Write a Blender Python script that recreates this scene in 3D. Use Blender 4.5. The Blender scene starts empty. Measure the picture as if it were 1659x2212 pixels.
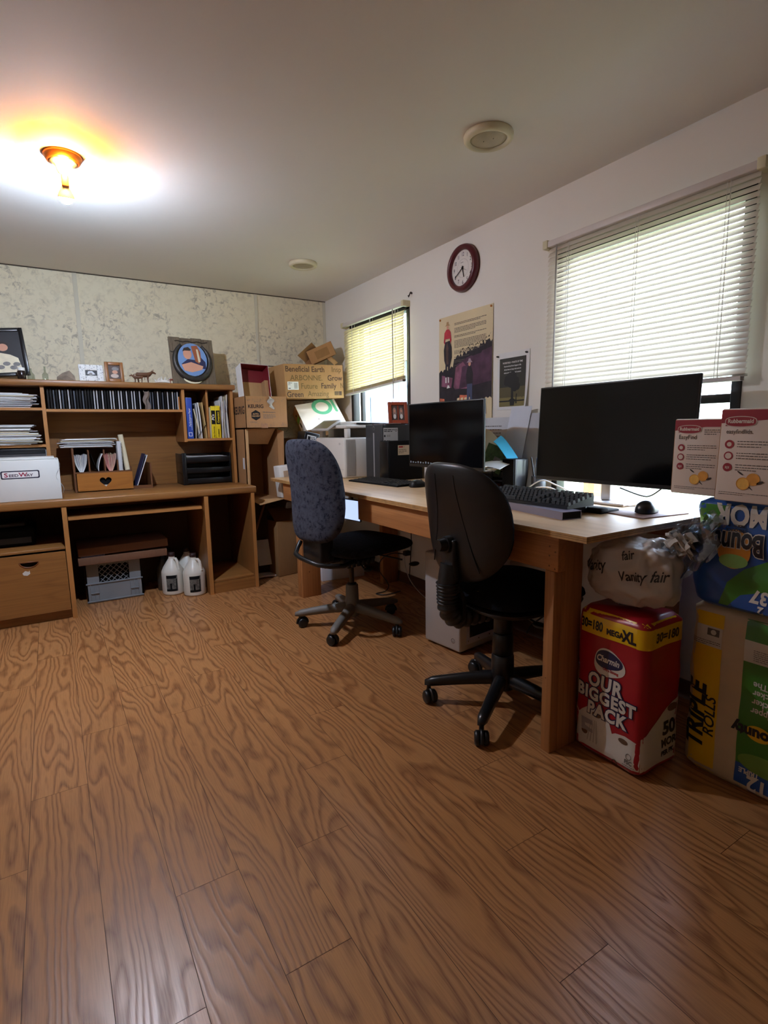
import bpy, bmesh, math, random
from mathutils import Vector as V, Matrix as M4
from mathutils.bvhtree import BVHTree

# ------------------------------------------------------------------ camera, world, sun, exposure
SC = bpy.context.scene
COL = SC.collection
cam_data = bpy.data.cameras.new('camera')
cam_data.sensor_fit = 'HORIZONTAL'
cam_data.sensor_width = 36.0
cam_data.lens = 36.0 * 1163.35 / 1659.0
cam_data.clip_start = 0.02
cam = bpy.data.objects.new('camera', cam_data)
COL.objects.link(cam)
CAM_ROT = ((0.8503377, 0.09391325, -0.51778963),
           (-0.5259424, 0.11872616, -0.84219279),
           (-0.01761788, 0.9884758, 0.15035028))
cam.matrix_world = M4.Translation((0, 0, 1.08)) @ M4(CAM_ROT).to_4x4()
SC.camera = cam

SC.view_settings.view_transform = 'Standard'
SC.view_settings.look = 'None'
SC.view_settings.gamma = 1.0
SC.view_settings.use_curve_mapping = False
SC.view_settings.exposure = 1.28
cy = SC.cycles
cy.use_denoising = True
cy.max_bounces = 8
cy.diffuse_bounces = 5
cy.glossy_bounces = 3
cy.transmission_bounces = 4
cy.transparent_max_bounces = 10
cy.caustics_reflective = False
cy.caustics_refractive = False
cy.sample_clamp_indirect = 5.0

SKY_STRENGTH = 8.5
world = bpy.data.worlds.new('sky')
SC.world = world
world.use_nodes = True
wn, wl = world.node_tree.nodes, world.node_tree.links
bg = wn['Background']
tc = wn.new('ShaderNodeTexCoord')
sp = wn.new('ShaderNodeSeparateXYZ')
rp = wn.new('ShaderNodeValToRGB')
rp.color_ramp.elements[0].position = 0.0
rp.color_ramp.elements[0].color = (0.76, 0.87, 1.0, 1)
rp.color_ramp.elements[1].position = 0.8
rp.color_ramp.elements[1].color = (0.50, 0.68, 1.0, 1)
wl.new(tc.outputs['Generated'], sp.inputs[0])
wl.new(sp.outputs['Z'], rp.inputs[0])
wl.new(rp.outputs[0], bg.inputs['Color'])
bg.inputs['Strength'].default_value = SKY_STRENGTH

sun_d = bpy.data.lights.new('sun', 'SUN')
sun_d.energy = 7.0
sun_d.angle = 0.02
sun_d.color = (1.0, 0.95, 0.86)
sun = bpy.data.objects.new('sun', sun_d)
COL.objects.link(sun)
sun.rotation_euler = V((0.70, 0.25, -0.80)).to_track_quat('-Z', 'Y').to_euler()


def portal(name, loc, normal, sx, sy):
    d = bpy.data.lights.new(name, 'AREA')
    d.shape = 'RECTANGLE'
    d.size, d.size_y = sx, sy
    d.cycles.is_portal = True
    o = bpy.data.objects.new(name, d)
    COL.objects.link(o)
    o.location = loc
    o.rotation_euler = V(normal).to_track_quat('-Z', 'Y').to_euler()


WX, WY, ZC = 2.075, 4.26, 2.148          # right wall, back wall, ceiling
LX, FY = -2.3, -2.0                      # left wall and the wall behind the camera
portal('daylight_portal_one', (WX + 0.12, 3.42, 1.4), (-1, 0, 0), 0.8, 0.96)
portal('daylight_portal_two', (WX + 0.12, 1.385, 1.33), (-1, 0, 0), 0.8, 1.04)

R = random.Random(11)


# ------------------------------------------------------------------ materials
def lin(c):
    return tuple(((x / 255.0) / 12.92 if x / 255.0 <= 0.04045 else ((x / 255.0 + 0.055) / 1.055) ** 2.4) for x in c) + (1.0,)


MATS = {}


def new_mat(name):
    m = bpy.data.materials.new(name)
    m.use_nodes = True
    nt = m.node_tree
    return m, nt.nodes, nt.links, nt.nodes['Principled BSDF']


def noise(n, l, vec, scale, detail=2.0, rough=0.5, dist=0.0):
    t = n.new('ShaderNodeTexNoise')
    t.inputs['Scale'].default_value = scale
    t.inputs['Detail'].default_value = detail
    t.inputs['Roughness'].default_value = rough
    t.inputs['Distortion'].default_value = dist
    if vec is not None:
        l.new(vec, t.inputs['Vector'])
    return t


def ramp(n, l, fac, stops):
    r = n.new('ShaderNodeValToRGB')
    e = r.color_ramp.elements
    while len(e) < len(stops):
        e.new(0.5)
    for k, (p, c) in enumerate(stops):
        e[k].position = p
        e[k].color = c if len(c) == 4 else tuple(c) + (1,)
    l.new(fac, r.inputs[0])
    return r


def mapping(n, l, src, scale=(1, 1, 1), loc=(0, 0, 0), rot=(0, 0, 0)):
    mp = n.new('ShaderNodeMapping')
    mp.inputs['Scale'].default_value = scale
    mp.inputs['Location'].default_value = loc
    mp.inputs['Rotation'].default_value = rot
    l.new(src, mp.inputs['Vector'])
    return mp.outputs[0]


def mix(n, l, fac, a, b, mode='MIX'):
    x = n.new('ShaderNodeMix')
    x.data_type = 'RGBA'
    x.blend_type = mode
    for s, val in ((x.inputs[0], fac), (x.inputs[6], a), (x.inputs[7], b)):
        if hasattr(val, 'links'):
            l.new(val, s)
        else:
            s.default_value = val
    return x.outputs[2]


def math_n(n, l, op, a, b=None, c=None):
    x = n.new('ShaderNodeMath')
    x.operation = op
    for s, val in zip(x.inputs, (a, b, c)):
        if val is None:
            continue
        if hasattr(val, 'links'):
            l.new(val, s)
        else:
            s.default_value = val
    return x.outputs[0]


def bump(n, l, height, strength, dist, bsdf):
    b = n.new('ShaderNodeBump')
    b.inputs['Strength'].default_value = strength
    b.inputs['Distance'].default_value = dist
    l.new(height, b.inputs['Height'])
    l.new(b.outputs[0], bsdf.inputs['Normal'])


def mat(name, rgb, rough=0.6, metal=0.0, var=0.06, scale=6.0, bmp=0.0, bscale=80.0, spec=0.5, emit=0.0, coat=0.0):
    if name in MATS:
        return MATS[name]
    m, n, l, b = new_mat(name)
    base = lin(rgb)
    t = n.new('ShaderNodeTexCoord')
    nz = noise(n, l, t.outputs['Object'], scale, 3.0)
    lo = tuple(max(0, x * (1 - var)) for x in base[:3]) + (1,)
    hi = tuple(min(1, x * (1 + var)) for x in base[:3]) + (1,)
    r = ramp(n, l, nz.outputs['Fac'], [(0.3, lo), (0.7, hi)])
    l.new(r.outputs[0], b.inputs['Base Color'])
    b.inputs['Roughness'].default_value = rough
    b.inputs['Metallic'].default_value = metal
    b.inputs['Specular IOR Level'].default_value = spec
    b.inputs['Coat Weight'].default_value = coat
    if emit:
        b.inputs['Emission Color'].default_value = base
        b.inputs['Emission Strength'].default_value = emit
    if bmp:
        nb = noise(n, l, t.outputs['Object'], bscale, 3.0)
        bump(n, l, nb.outputs['Fac'], bmp, 0.004, b)
    MATS[name] = m
    return m


def wood(name, light, dark, along='x', rough=0.4, freq=9.0, contrast=1.0, size=7.0):
    """wood with contour grain running along one axis"""
    if name in MATS:
        return MATS[name]
    m, n, l, b = new_mat(name)
    t = n.new('ShaderNodeTexCoord')
    sc = {'x': (0.12, 1, 1), 'y': (1, 0.12, 1), 'z': (1, 1, 0.12)}[along]
    v = mapping(n, l, t.outputs['Object'], sc)
    nz = noise(n, l, v, size, 2.0, 0.45)
    k = math_n(n, l, 'FRACT', math_n(n, l, 'MULTIPLY', nz.outputs['Fac'], freq))
    r = ramp(n, l, k, [(0.0, lin(light)), (0.62, lin(light)), (0.86, lin(dark)), (1.0, lin(light))])
    fine = noise(n, l, mapping(n, l, t.outputs['Object'], tuple(s * (0.15 if s < 1 else 1) for s in sc)), 160.0, 2.0)
    f2 = ramp(n, l, fine.outputs['Fac'], [(0.35, lin(dark)), (0.6, lin(light))])
    c = mix(n, l, 0.45 * contrast, lin(light), r.outputs[0])
    c = mix(n, l, 0.3 * contrast, c, f2.outputs[0])
    l.new(c, b.inputs['Base Color'])
    b.inputs['Roughness'].default_value = rough
    MATS[name] = m
    return m


def glassy(name, tint=(255, 255, 255), gloss=0.06):
    m, n, l, b = new_mat(name)
    n.remove(b)
    tr = n.new('ShaderNodeBsdfTransparent')
    tr.inputs[0].default_value = lin(tint)
    gl = n.new('ShaderNodeBsdfGlossy')
    gl.inputs['Roughness'].default_value = 0.03
    mx = n.new('ShaderNodeMixShader')
    fr = n.new('ShaderNodeLayerWeight')
    fr.inputs[0].default_value = 0.5
    f4 = math_n(n, l, 'POWER', fr.outputs['Facing'], 4.0)
    l.new(math_n(n, l, 'ADD', math_n(n, l, 'MULTIPLY', f4, 0.5), gloss * 0.5), mx.inputs[0])
    l.new(tr.outputs[0], mx.inputs[1])
    l.new(gl.outputs[0], mx.inputs[2])
    l.new(mx.outputs[0], n['Material Output'].inputs['Surface'])
    MATS[name] = m
    return m


def translucent(name, rgb, amount=0.5, rough=0.5):
    m, n, l, b = new_mat(name)
    b.inputs['Base Color'].default_value = lin(rgb)
    b.inputs['Roughness'].default_value = rough
    tr = n.new('ShaderNodeBsdfTranslucent')
    tr.inputs[0].default_value = lin(rgb)
    mx = n.new('ShaderNodeMixShader')
    mx.inputs[0].default_value = amount
    l.new(b.outputs[0], mx.inputs[1])
    l.new(tr.outputs[0], mx.inputs[2])
    l.new(mx.outputs[0], n['Material Output'].inputs['Surface'])
    MATS[name] = m
    return m


def floor_material():
    m, n, l, b = new_mat('oak_laminate')
    uv = n.new('ShaderNodeUVMap')
    uv.uv_map = 'grain'
    s = n.new('ShaderNodeSeparateXYZ')
    l.new(uv.outputs[0], s.inputs[0])
    v = mapping(n, l, uv.outputs[0], (1.0, 0.13, 1.0))
    wob = noise(n, l, mapping(n, l, uv.outputs[0], (1, 0.5, 1)), 11.0, 2.0, 0.5)
    big = noise(n, l, v, 8.0, 1.0, 0.4, 0.2)
    h = math_n(n, l, 'ADD', math_n(n, l, 'MULTIPLY', big.outputs['Fac'], 15.0),
               math_n(n, l, 'MULTIPLY', wob.outputs['Fac'], 1.5))
    h = math_n(n, l, 'ADD', h, math_n(n, l, 'MULTIPLY', s.outputs['X'], 26.0))
    fr = math_n(n, l, 'FRACT', h)
    line = ramp(n, l, fr, [(0.0, (0.0, 0.0, 0.0)), (0.40, (0.12, 0.12, 0.12)), (0.74, (1, 1, 1)), (0.90, (0.45, 0.45, 0.45)), (1.0, (0, 0, 0))])
    pore = noise(n, l, mapping(n, l, uv.outputs[0], (1.0, 0.035, 1.0)), 330.0, 2.0, 0.6)
    pr = ramp(n, l, pore.outputs['Fac'], [(0.40, (0, 0, 0)), (0.66, (1, 1, 1))])
    tone = noise(n, l, mapping(n, l, uv.outputs[0], (1.0, 0.25, 1.0)), 3.0, 2.0)
    light = mix(n, l, tone.outputs['Fac'], lin((172, 120, 74)), lin((192, 137, 86)))
    dark = lin((116, 68, 35))
    fac = math_n(n, l, 'MULTIPLY', line.outputs[0], math_n(n, l, 'ADD', 0.58, math_n(n, l, 'MULTIPLY', pr.outputs[0], 0.40)))
    c = mix(n, l, fac, light, dark)
    c = mix(n, l, math_n(n, l, 'MULTIPLY', pr.outputs[0], 0.22), c, dark)
    l.new(c, b.inputs['Base Color'])
    rr = math_n(n, l, 'ADD', 0.295, math_n(n, l, 'MULTIPLY', line.outputs[0], 0.10))
    l.new(rr, b.inputs['Roughness'])
    b.inputs['Specular IOR Level'].default_value = 0.45
    bump(n, l, line.outputs[0], 0.06, 0.002, b)
    MATS['oak_laminate'] = m
    return m


def wallpaper_material():
    m, n, l, b = new_mat('mottled_wall_panel')
    t = n.new('ShaderNodeTexCoord')
    o = t.outputs['Object']
    clump = noise(n, l, o, 5.5, 2.0, 0.5)
    leaf = noise(n, l, o, 26.0, 4.0, 0.68, 0.9)
    leaf2 = noise(n, l, mapping(n, l, o, (1, 1, 1), (3.1, 0, 1.7)), 24.0, 3.0, 0.6, 0.8)
    a = ramp(n, l, clump.outputs['Fac'], [(0.38, (0.15, 0.15, 0.15)), (0.60, (1, 1, 1))])
    k = ramp(n, l, leaf.outputs['Fac'], [(0.50, (0, 0, 0)), (0.64, (1, 1, 1))])
    k2 = ramp(n, l, leaf2.outputs['Fac'], [(0.50, (0, 0, 0)), (0.75, (1, 1, 1))])
    f1 = math_n(n, l, 'MULTIPLY', a.outputs[0], k.outputs[0])
    c = mix(n, l, math_n(n, l, 'MULTIPLY', k2.outputs[0], 0.45), lin((226, 214, 184)), lin((200, 185, 152)))
    c = mix(n, l, math_n(n, l, 'MULTIPLY', f1, 0.75), c, lin((150, 138, 122)))
    l.new(c, b.inputs['Base Color'])
    b.inputs['Roughness'].default_value = 0.65
    MATS['mottled_wall_panel'] = m
    return m


def speckle(name, base, fleck, scale=60.0, thr=0.55, rough=0.9, second=None):
    m, n, l, b = new_mat(name)
    t = n.new('ShaderNodeTexCoord')
    a = noise(n, l, t.outputs['Object'], scale, 2.0, 0.6)
    r = ramp(n, l, a.outputs['Fac'], [(thr - 0.05, lin(base)), (thr + 0.03, lin(fleck))])
    c = r.outputs[0]
    if second:
        a2 = noise(n, l, mapping(n, l, t.outputs['Object'], (1, 1, 1), (5, 2, 9)), scale * 0.6, 2.0)
        r2 = ramp(n, l, a2.outputs['Fac'], [(0.42, (1, 1, 1)), (0.58, (0, 0, 0))])
        c = mix(n, l, math_n(n, l, 'MULTIPLY', r2.outputs[0], 0.6), c, lin(second))
    l.new(c, b.inputs['Base Color'])
    b.inputs['Roughness'].default_value = rough
    b.inputs['Specular IOR Level'].default_value = 0.2
    bump(n, l, a.outputs['Fac'], 0.25, 0.002, b)
    MATS[name] = m
    return m


def board(name, rgb, rough=0.85):
    """corrugated cardboard"""
    if name in MATS:
        return MATS[name]
    m, n, l, b = new_mat(name)
    t = n.new('ShaderNodeTexCoord')
    f = noise(n, l, mapping(n, l, t.outputs['Object'], (1, 1, 0.2)), 90.0, 3.0)
    g = noise(n, l, t.outputs['Object'], 4.0, 3.0)
    base = lin(rgb)
    c = mix(n, l, f.outputs['Fac'], tuple(x * 0.88 for x in base[:3]) + (1,), tuple(min(1, x * 1.1) for x in base[:3]) + (1,))
    c = mix(n, l, math_n(n, l, 'MULTIPLY', g.outputs['Fac'], 0.35), c, tuple(x * 0.8 for x in base[:3]) + (1,))
    l.new(c, b.inputs['Base Color'])
    b.inputs['Roughness'].default_value = rough
    b.inputs['Specular IOR Level'].default_value = 0.25
    MATS[name] = m
    return m


# ------------------------------------------------------------------ mesh collector
class Face:
    """a flat drawing plane: x to the viewer's right, y up, d towards the viewer"""
    def __init__(s, o, u, v):
        s.o, s.u, s.v = V(o), V(u).normalized(), V(v).normalized()
        s.n = s.u.cross(s.v).normalized()

    def __call__(s, x, y, d=0.0):
        return s.o + s.u * x + s.v * y + s.n * d


class Drape(Face):
    """the same plane, but every point is carried along the view normal onto a mesh"""
    def __init__(s, o, u, v, mb):
        super().__init__(o, u, v)
        s.bvh = BVHTree.FromPolygons([tuple(p) for p in mb.v], [tuple(f) for f in mb.f])
        s.last = 0.0

    def __call__(s, x, y, d=0.0):
        p = s.o + s.u * x + s.v * y
        hit, nrm, i, dist = s.bvh.ray_cast(p + s.n * 0.5, -s.n, 1.0)
        if hit is None:
            hit, nrm, i, dist = s.bvh.find_nearest(p + s.n * s.last)
            return hit + s.n * d
        s.last = (hit - p).dot(s.n)
        return hit + s.n * d


def xface(x, y0, z0):        # a surface whose outside looks towards -x; origin at its viewer-left bottom
    return Face((x, y0, z0), (0, -1, 0), (0, 0, 1))


def yface(x0, y, z0):        # a surface whose outside looks towards -y
    return Face((x0, y, z0), (1, 0, 0), (0, 0, 1))


class MB:
    def __init__(s, m=None):
        s.v, s.f, s.fm, s.fs, s.mats, s.k = [], [], [], [], [], 0
        s.uv = None
        if m is not None:
            s.use(m)

    def use(s, m):
        if m not in s.mats:
            s.mats.append(m)
        s.k = s.mats.index(m)
        return s

    def add(s, vs, fs, smooth=False, M=None):
        o = len(s.v)
        s.v += [(M @ V(p)) if M is not None else V(p) for p in vs]
        for f in fs:
            s.f.append(tuple(i + o for i in f))
            s.fm.append(s.k)
            s.fs.append(smooth)
        return s

    def bm(s, b, smooth=False, M=None):
        b.verts.index_update()
        s.add([v.co.copy() for v in b.verts], [[v.index for v in f.verts] for f in b.faces], smooth, M)
        b.free()
        return s

    def box(s, lo, hi, b=0.0, M=None, seg=2):
        bm_ = bmesh.new()
        bmesh.ops.create_cube(bm_, size=1.0)
        c = [(lo[i] + hi[i]) / 2 for i in range(3)]
        d = [abs(hi[i] - lo[i]) for i in range(3)]
        for v in bm_.verts:
            v.co = V((c[0] + v.co.x * d[0], c[1] + v.co.y * d[1], c[2] + v.co.z * d[2]))
        if b:
            bmesh.ops.bevel(bm_, geom=list(bm_.edges), offset=min(b, min(d) * 0.49), segments=seg, affect='EDGES', profile=0.5)
        return s.bm(bm_, bool(b), M)

    def tube(s, pts, r, n=10, closed=False, M=None, caps=True):
        pts = [V(p) for p in pts]
        rs = r if isinstance(r, (list, tuple)) else [r] * len(pts)
        vs, fs = [], []
        N = len(pts)
        t0 = (pts[1] - pts[0]).normalized()
        up = V((0, 0, 1)) if abs(t0.z) < 0.9 else V((1, 0, 0))
        a = t0.cross(up).normalized()
        for i in range(N):
            if closed:
                t = (pts[(i + 1) % N] - pts[i - 1]).normalized()
            else:
                t = (pts[min(i + 1, N - 1)] - pts[max(i - 1, 0)]).normalized()
            a = (a - t * a.dot(t)).normalized()
            bb = t.cross(a)
            for j in range(n):
                q = 2 * math.pi * j / n
                vs.append(pts[i] + (a * math.cos(q) + bb * math.sin(q)) * rs[i])
        for i in range(N if closed else N - 1):
            for j in range(n):
                k = (i + 1) % N
                fs.append((i * n + j, i * n + (j + 1) % n, k * n + (j + 1) % n, k * n + j))
        s.add(vs, fs, True, M)
        if caps and not closed:
            o = [tuple(range(n - 1, -1, -1)), tuple((N - 1) * n + j for j in range(n))]
            s.add(vs[:n] + vs[-n:], [tuple(range(n - 1, -1, -1)), tuple(n + j for j in range(n))], False, M)
        return s

    def lathe(s, prof, n=28, M=None, smooth=True, sx=1.0, sy=1.0):
        vs, fs = [], []
        for r, z in prof:
            for j in range(n):
                q = 2 * math.pi * j / n
                vs.append((r * math.cos(q) * sx, r * math.sin(q) * sy, z))
        for i in range(len(prof) - 1):
            for j in range(n):
                fs.append((i * n + j, i * n + (j + 1) % n, (i + 1) * n + (j + 1) % n, (i + 1) * n + j))
        s.add(vs, fs, smooth, M)
        L = len(prof)
        s.add(vs[:n], [tuple(range(n - 1, -1, -1))], False, M)
        s.add(vs[(L - 1) * n:], [tuple(range(n))], False, M)
        return s

    def ball(s, c, r, n=20, M=None):
        rx, ry, rz = (r, r, r) if not isinstance(r, (tuple, list)) else r
        pr = [(math.sin(math.pi * i / 12) + 1e-4, -math.cos(math.pi * i / 12)) for i in range(13)]
        T = M4.Translation(c) @ M4.Diagonal((rx, ry, rz, 1))
        return s.lathe(pr, n, (M @ T) if M is not None else T)

    def prism(s, poly, t, F, d0=0.0):
        """2D outline pushed out from a drawing plane by t"""
        n = len(poly)
        vs = [F(x, y, d0) for x, y in poly] + [F(x, y, d0 + t) for x, y in poly]
        fs = [tuple(range(n, 2 * n)), tuple(range(n - 1, -1, -1))]
        fs += [(i, (i + 1) % n, n + (i + 1) % n, n + i) for i in range(n)]
        return s.add(vs, fs)

    def flat(s, poly, F, d=0.0006, cut=0.0):
        """printed patch"""
        if not cut:
            return s.add([F(x, y, d) for x, y in poly], [tuple(range(len(poly)))])
        b = bmesh.new()
        b.faces.new([b.verts.new((x, y, 0)) for x, y in poly])
        bmesh.ops.triangulate(b, faces=list(b.faces))
        for ax in (0, 1):
            lo = min(p[ax] for p in poly)
            hi = max(p[ax] for p in poly)
            k = lo + cut
            while k < hi:
                no = (1, 0, 0) if ax == 0 else (0, 1, 0)
                co = (k, 0, 0) if ax == 0 else (0, k, 0)
                bmesh.ops.bisect_plane(b, geom=list(b.verts) + list(b.edges) + list(b.faces), plane_co=co, plane_no=no)
                k += cut
        for v in b.verts:
            v.co = F(v.co.x, v.co.y, d)
        return s.bm(b, True)

    def rect(s, x0, y0, x1, y1, F, d=0.0006, cut=0.0):
        return s.flat([(x0, y0), (x1, y0), (x1, y1), (x0, y1)], F, d, cut)

    def disc(s, x, y, r, F, d=0.0006, ry=None, n=24, cut=0.0):
        ry = ry or r
        return s.flat([(x + r * math.cos(2 * math.pi * i / n), y + ry * math.sin(2 * math.pi * i / n)) for i in range(n)], F, d, cut)

    def ring(s, x, y, r0, r1, F, d=0.0006, n=28, sy=1.0):
        vs, fs = [], []
        for i in range(n):
            q = 2 * math.pi * i / n
            vs += [F(x + r0 * math.cos(q), y + r0 * sy * math.sin(q), d), F(x + r1 * math.cos(q), y + r1 * sy * math.sin(q), d)]
        for i in range(n):
            j = (i + 1) % n
            fs.append((2 * i, 2 * i + 1, 2 * j + 1, 2 * j))
        return s.add(vs, fs)

    def grid(s, fn, nu, nv, smooth=True, closed=False, M=None):
        vs = [fn(i / nu, j / nv) for j in range(nv + 1) for i in range(nu + (0 if closed else 1))]
        w = nu + (0 if closed else 1)
        fs = []
        for j in range(nv):
            for i in range(nu):
                i2 = (i + 1) % w if closed else i + 1
                fs.append((j * w + i, j * w + i2, (j + 1) * w + i2, (j + 1) * w + i))
        return s.add(vs, fs, smooth, M)

    def sheet(s, fn, nu, nv, t=0.0008, smooth=True):
        """a bent sheet with thickness; fn(u, v) -> point"""
        P = [[V(fn(i / nu, j / nv)) for i in range(nu + 1)] for j in range(nv + 1)]
        Nn = [[None] * (nu + 1) for _ in range(nv + 1)]
        for j in range(nv + 1):
            for i in range(nu + 1):
                a = P[j][min(i + 1, nu)] - P[j][max(i - 1, 0)]
                b = P[min(j + 1, nv)][i] - P[max(j - 1, 0)][i]
                c = a.cross(b)
                Nn[j][i] = c.normalized() if c.length > 1e-12 else V((0, 0, 1))
        w = nu + 1
        top = [P[j][i] + Nn[j][i] * t * 0.5 for j in range(nv + 1) for i in range(w)]
        bot = [P[j][i] - Nn[j][i] * t * 0.5 for j in range(nv + 1) for i in range(w)]
        o = len(top)
        fs = []
        for j in range(nv):
            for i in range(nu):
                q = (j * w + i, j * w + i + 1, (j + 1) * w + i + 1, (j + 1) * w + i)
                fs.append(q)
                fs.append(tuple(o + k for k in reversed(q)))
        s.add(top + bot, fs, smooth)
        edge = [i for i in range(w)] + [j * w + nu for j in range(1, nv + 1)] + [nv * w + i for i in range(nu - 1, -1, -1)] + [j * w for j in range(nv - 1, 0, -1)]
        ev = [top[k] for k in edge] + [bot[k] for k in edge]
        n = len(edge)
        s.add(ev, [((i + 1) % n, i, n + i, n + (i + 1) % n) for i in range(n)])
        return s

    def text(s, body, x, y, size, F, d=0.0008, align='LEFT', bold=0.0, shear=0.0, rot=0.0, sx=1.0, space=1.0, flip=False, sub=0.0):
        cu = bpy.data.curves.new('t', 'FONT')
        cu.body = body
        cu.size = size
        cu.align_x = align
        cu.offset = bold
        cu.shear = shear
        cu.space_character = space
        cu.resolution_u = 3
        ob = bpy.data.objects.new('t', cu)
        COL.objects.link(ob)
        dg = bpy.context.evaluated_depsgraph_get()
        me = bpy.data.meshes.new_from_object(ob.evaluated_get(dg))
        c, sn = math.cos(rot), math.sin(rot)
        b = bmesh.new()
        b.from_mesh(me)
        if sub:
            for _ in range(3):
                long = [e for e in b.edges if e.calc_length() > sub]
                if not long:
                    break
                bmesh.ops.subdivide_edges(b, edges=long, cuts=1)
                bmesh.ops.triangulate(b, faces=[f for f in b.faces if len(f.verts) > 4])
        k = -1 if flip else 1
        for v in b.verts:
            px, py = v.co.x * sx * k, v.co.y * k
            v.co = F(x + px * c - py * sn, y + px * sn + py * c, d)
        s.bm(b)
        bpy.data.objects.remove(ob)
        bpy.data.curves.remove(cu)
        bpy.data.meshes.remove(me)
        return s

    def lines(s, x, y, w, n, pitch, h, F, d=0.0006, seed=1):
        """rows of print too small to read: short word-like dashes"""
        rr = random.Random(seed)
        for i in range(n):
            px = x
            end = x + w * (1.0 if i < n - 1 else rr.uniform(0.5, 0.9))
            while px < end:
                q = min(rr.uniform(0.6, 2.2) * h * 2.4, end - px)
                s.rect(px, y - i * pitch - h, px + q, y - i * pitch, F, d)
                px += q + h * 0.8
        return s

    def mesh(s, name, inv=None):
        me = bpy.data.meshes.new(name)
        me.from_pydata([tuple(inv @ p) if inv is not None else tuple(p) for p in s.v], [], s.f)
        for m in s.mats:
            me.materials.append(m)
        me.polygons.foreach_set('material_index', s.fm)
        me.polygons.foreach_set('use_smooth', s.fs)
        if s.uv:
            ul = me.uv_layers.new(name='grain')
            for p in me.polygons:
                for li, uvc in zip(p.loop_indices, s.uv[p.index]):
                    ul.data[li].uv = uvc
        me.update()
        return me


def thing(name, label, cat, loc=(0, 0, 0), rz=0.0, group=None):
    o = bpy.data.objects.new(name, None)
    o.empty_display_size = 0.05
    COL.objects.link(o)
    o.location = loc
    o.rotation_euler = (0, 0, rz)
    o['label'], o['category'] = label, cat
    if group:
        o['group'] = group
    return o


def wmat(o):
    m = M4.Translation(o.location) @ o.rotation_euler.to_matrix().to_4x4()
    return wmat(o.parent) @ m if o.parent else m


def part(name, mb, parent, label=None, local=False):
    inv = None if local else wmat(parent).inverted()
    o = bpy.data.objects.new(name, mb.mesh(name, inv))
    COL.objects.link(o)
    o.parent = parent
    if label:
        o['label'] = label
    return o


def single(name, mb, label, cat, group=None, kind=None):
    xs = [p[0] for p in mb.v]
    ys = [p[1] for p in mb.v]
    zs = [p[2] for p in mb.v]
    c = V(((min(xs) + max(xs)) / 2, (min(ys) + max(ys)) / 2, min(zs)))
    o = bpy.data.objects.new(name, mb.mesh(name, M4.Translation(-c)))
    COL.objects.link(o)
    o.location = c
    o['label'], o['category'] = label, cat
    if group:
        o['group'] = group
    if kind:
        o['kind'] = kind
    return o


def struct(name, mb, parent=None):
    o = bpy.data.objects.new(name, mb.mesh(name, wmat(parent).inverted() if parent else None))
    COL.objects.link(o)
    if parent:
        o.parent = parent
    else:
        o['kind'] = 'structure'
    return o


def copy_tree(o, parent=None):
    c = o.copy()
    COL.objects.link(c)
    if parent:
        c.parent = parent
    for ch in list(o.children):
        copy_tree(ch, c)
    return c


def rotm(loc, rz=0, rx=0, ry=0):
    return M4.Translation(loc) @ M4.Rotation(rz, 4, 'Z') @ M4.Rotation(ry, 4, 'Y') @ M4.Rotation(rx, 4, 'X')


def superellipse(a, b, p, n=48):
    out = []
    for i in range(n):
        q = 2 * math.pi * i / n
        c, sn = math.cos(q), math.sin(q)
        out.append((a * math.copysign(abs(c) ** (2 / p), c), b * math.copysign(abs(sn) ** (2 / p), sn)))
    return out


def pad(mb, outline, front, back, mapf, rings=9, edge=0.5):
    """closed cushion: outline (u, v) points, front/back depth at the centre, mapf(u, v, d) -> point"""
    n = len(outline)
    rs = [math.sin(math.pi / 2 * i / rings) for i in range(rings + 1)]
    vs = []
    for sgn, dep in ((1, front), (-1, back)):
        for r in rs:
            d = sgn * dep * max(0.0, 1 - r ** 4) ** edge
            for (u, v) in outline:
                vs.append(mapf(u * max(r, 1e-3), v * max(r, 1e-3), d))
    fs = []
    L = rings + 1
    for i in range(rings):
        for j in range(n):
            k = (j + 1) % n
            fs.append((i * n + j, (i + 1) * n + j, (i + 1) * n + k, i * n + k))
            o = L * n
            fs.append((o + i * n + k, o + (i + 1) * n + k, o + (i + 1) * n + j, o + i * n + j))
    fs.append(tuple(range(n)))
    fs.append(tuple(L * n + j for j in range(n - 1, -1, -1)))
    mb.add(vs, fs, True)
    return mb


def open_carton(mb, lo, hi, M=None, t=0.004, bottom=True, sides='lrfb'):
    """cardboard box without a lid: l = -x, r = +x, f = -y, b = +y"""
    (x0, y0, z0), (x1, y1, z1) = lo, hi
    if bottom:
        mb.box((x0, y0, z0), (x1, y1, z0 + t), 0, M)
    if 'l' in sides:
        mb.box((x0, y0, z0), (x0 + t, y1, z1), 0, M)
    if 'r' in sides:
        mb.box((x1 - t, y0, z0), (x1, y1, z1), 0, M)
    if 'f' in sides:
        mb.box((x0, y0, z0), (x1, y0 + t, z1), 0, M)
    if 'b' in sides:
        mb.box((x0, y1 - t, z0), (x1, y1, z1), 0, M)
    return mb


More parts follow.
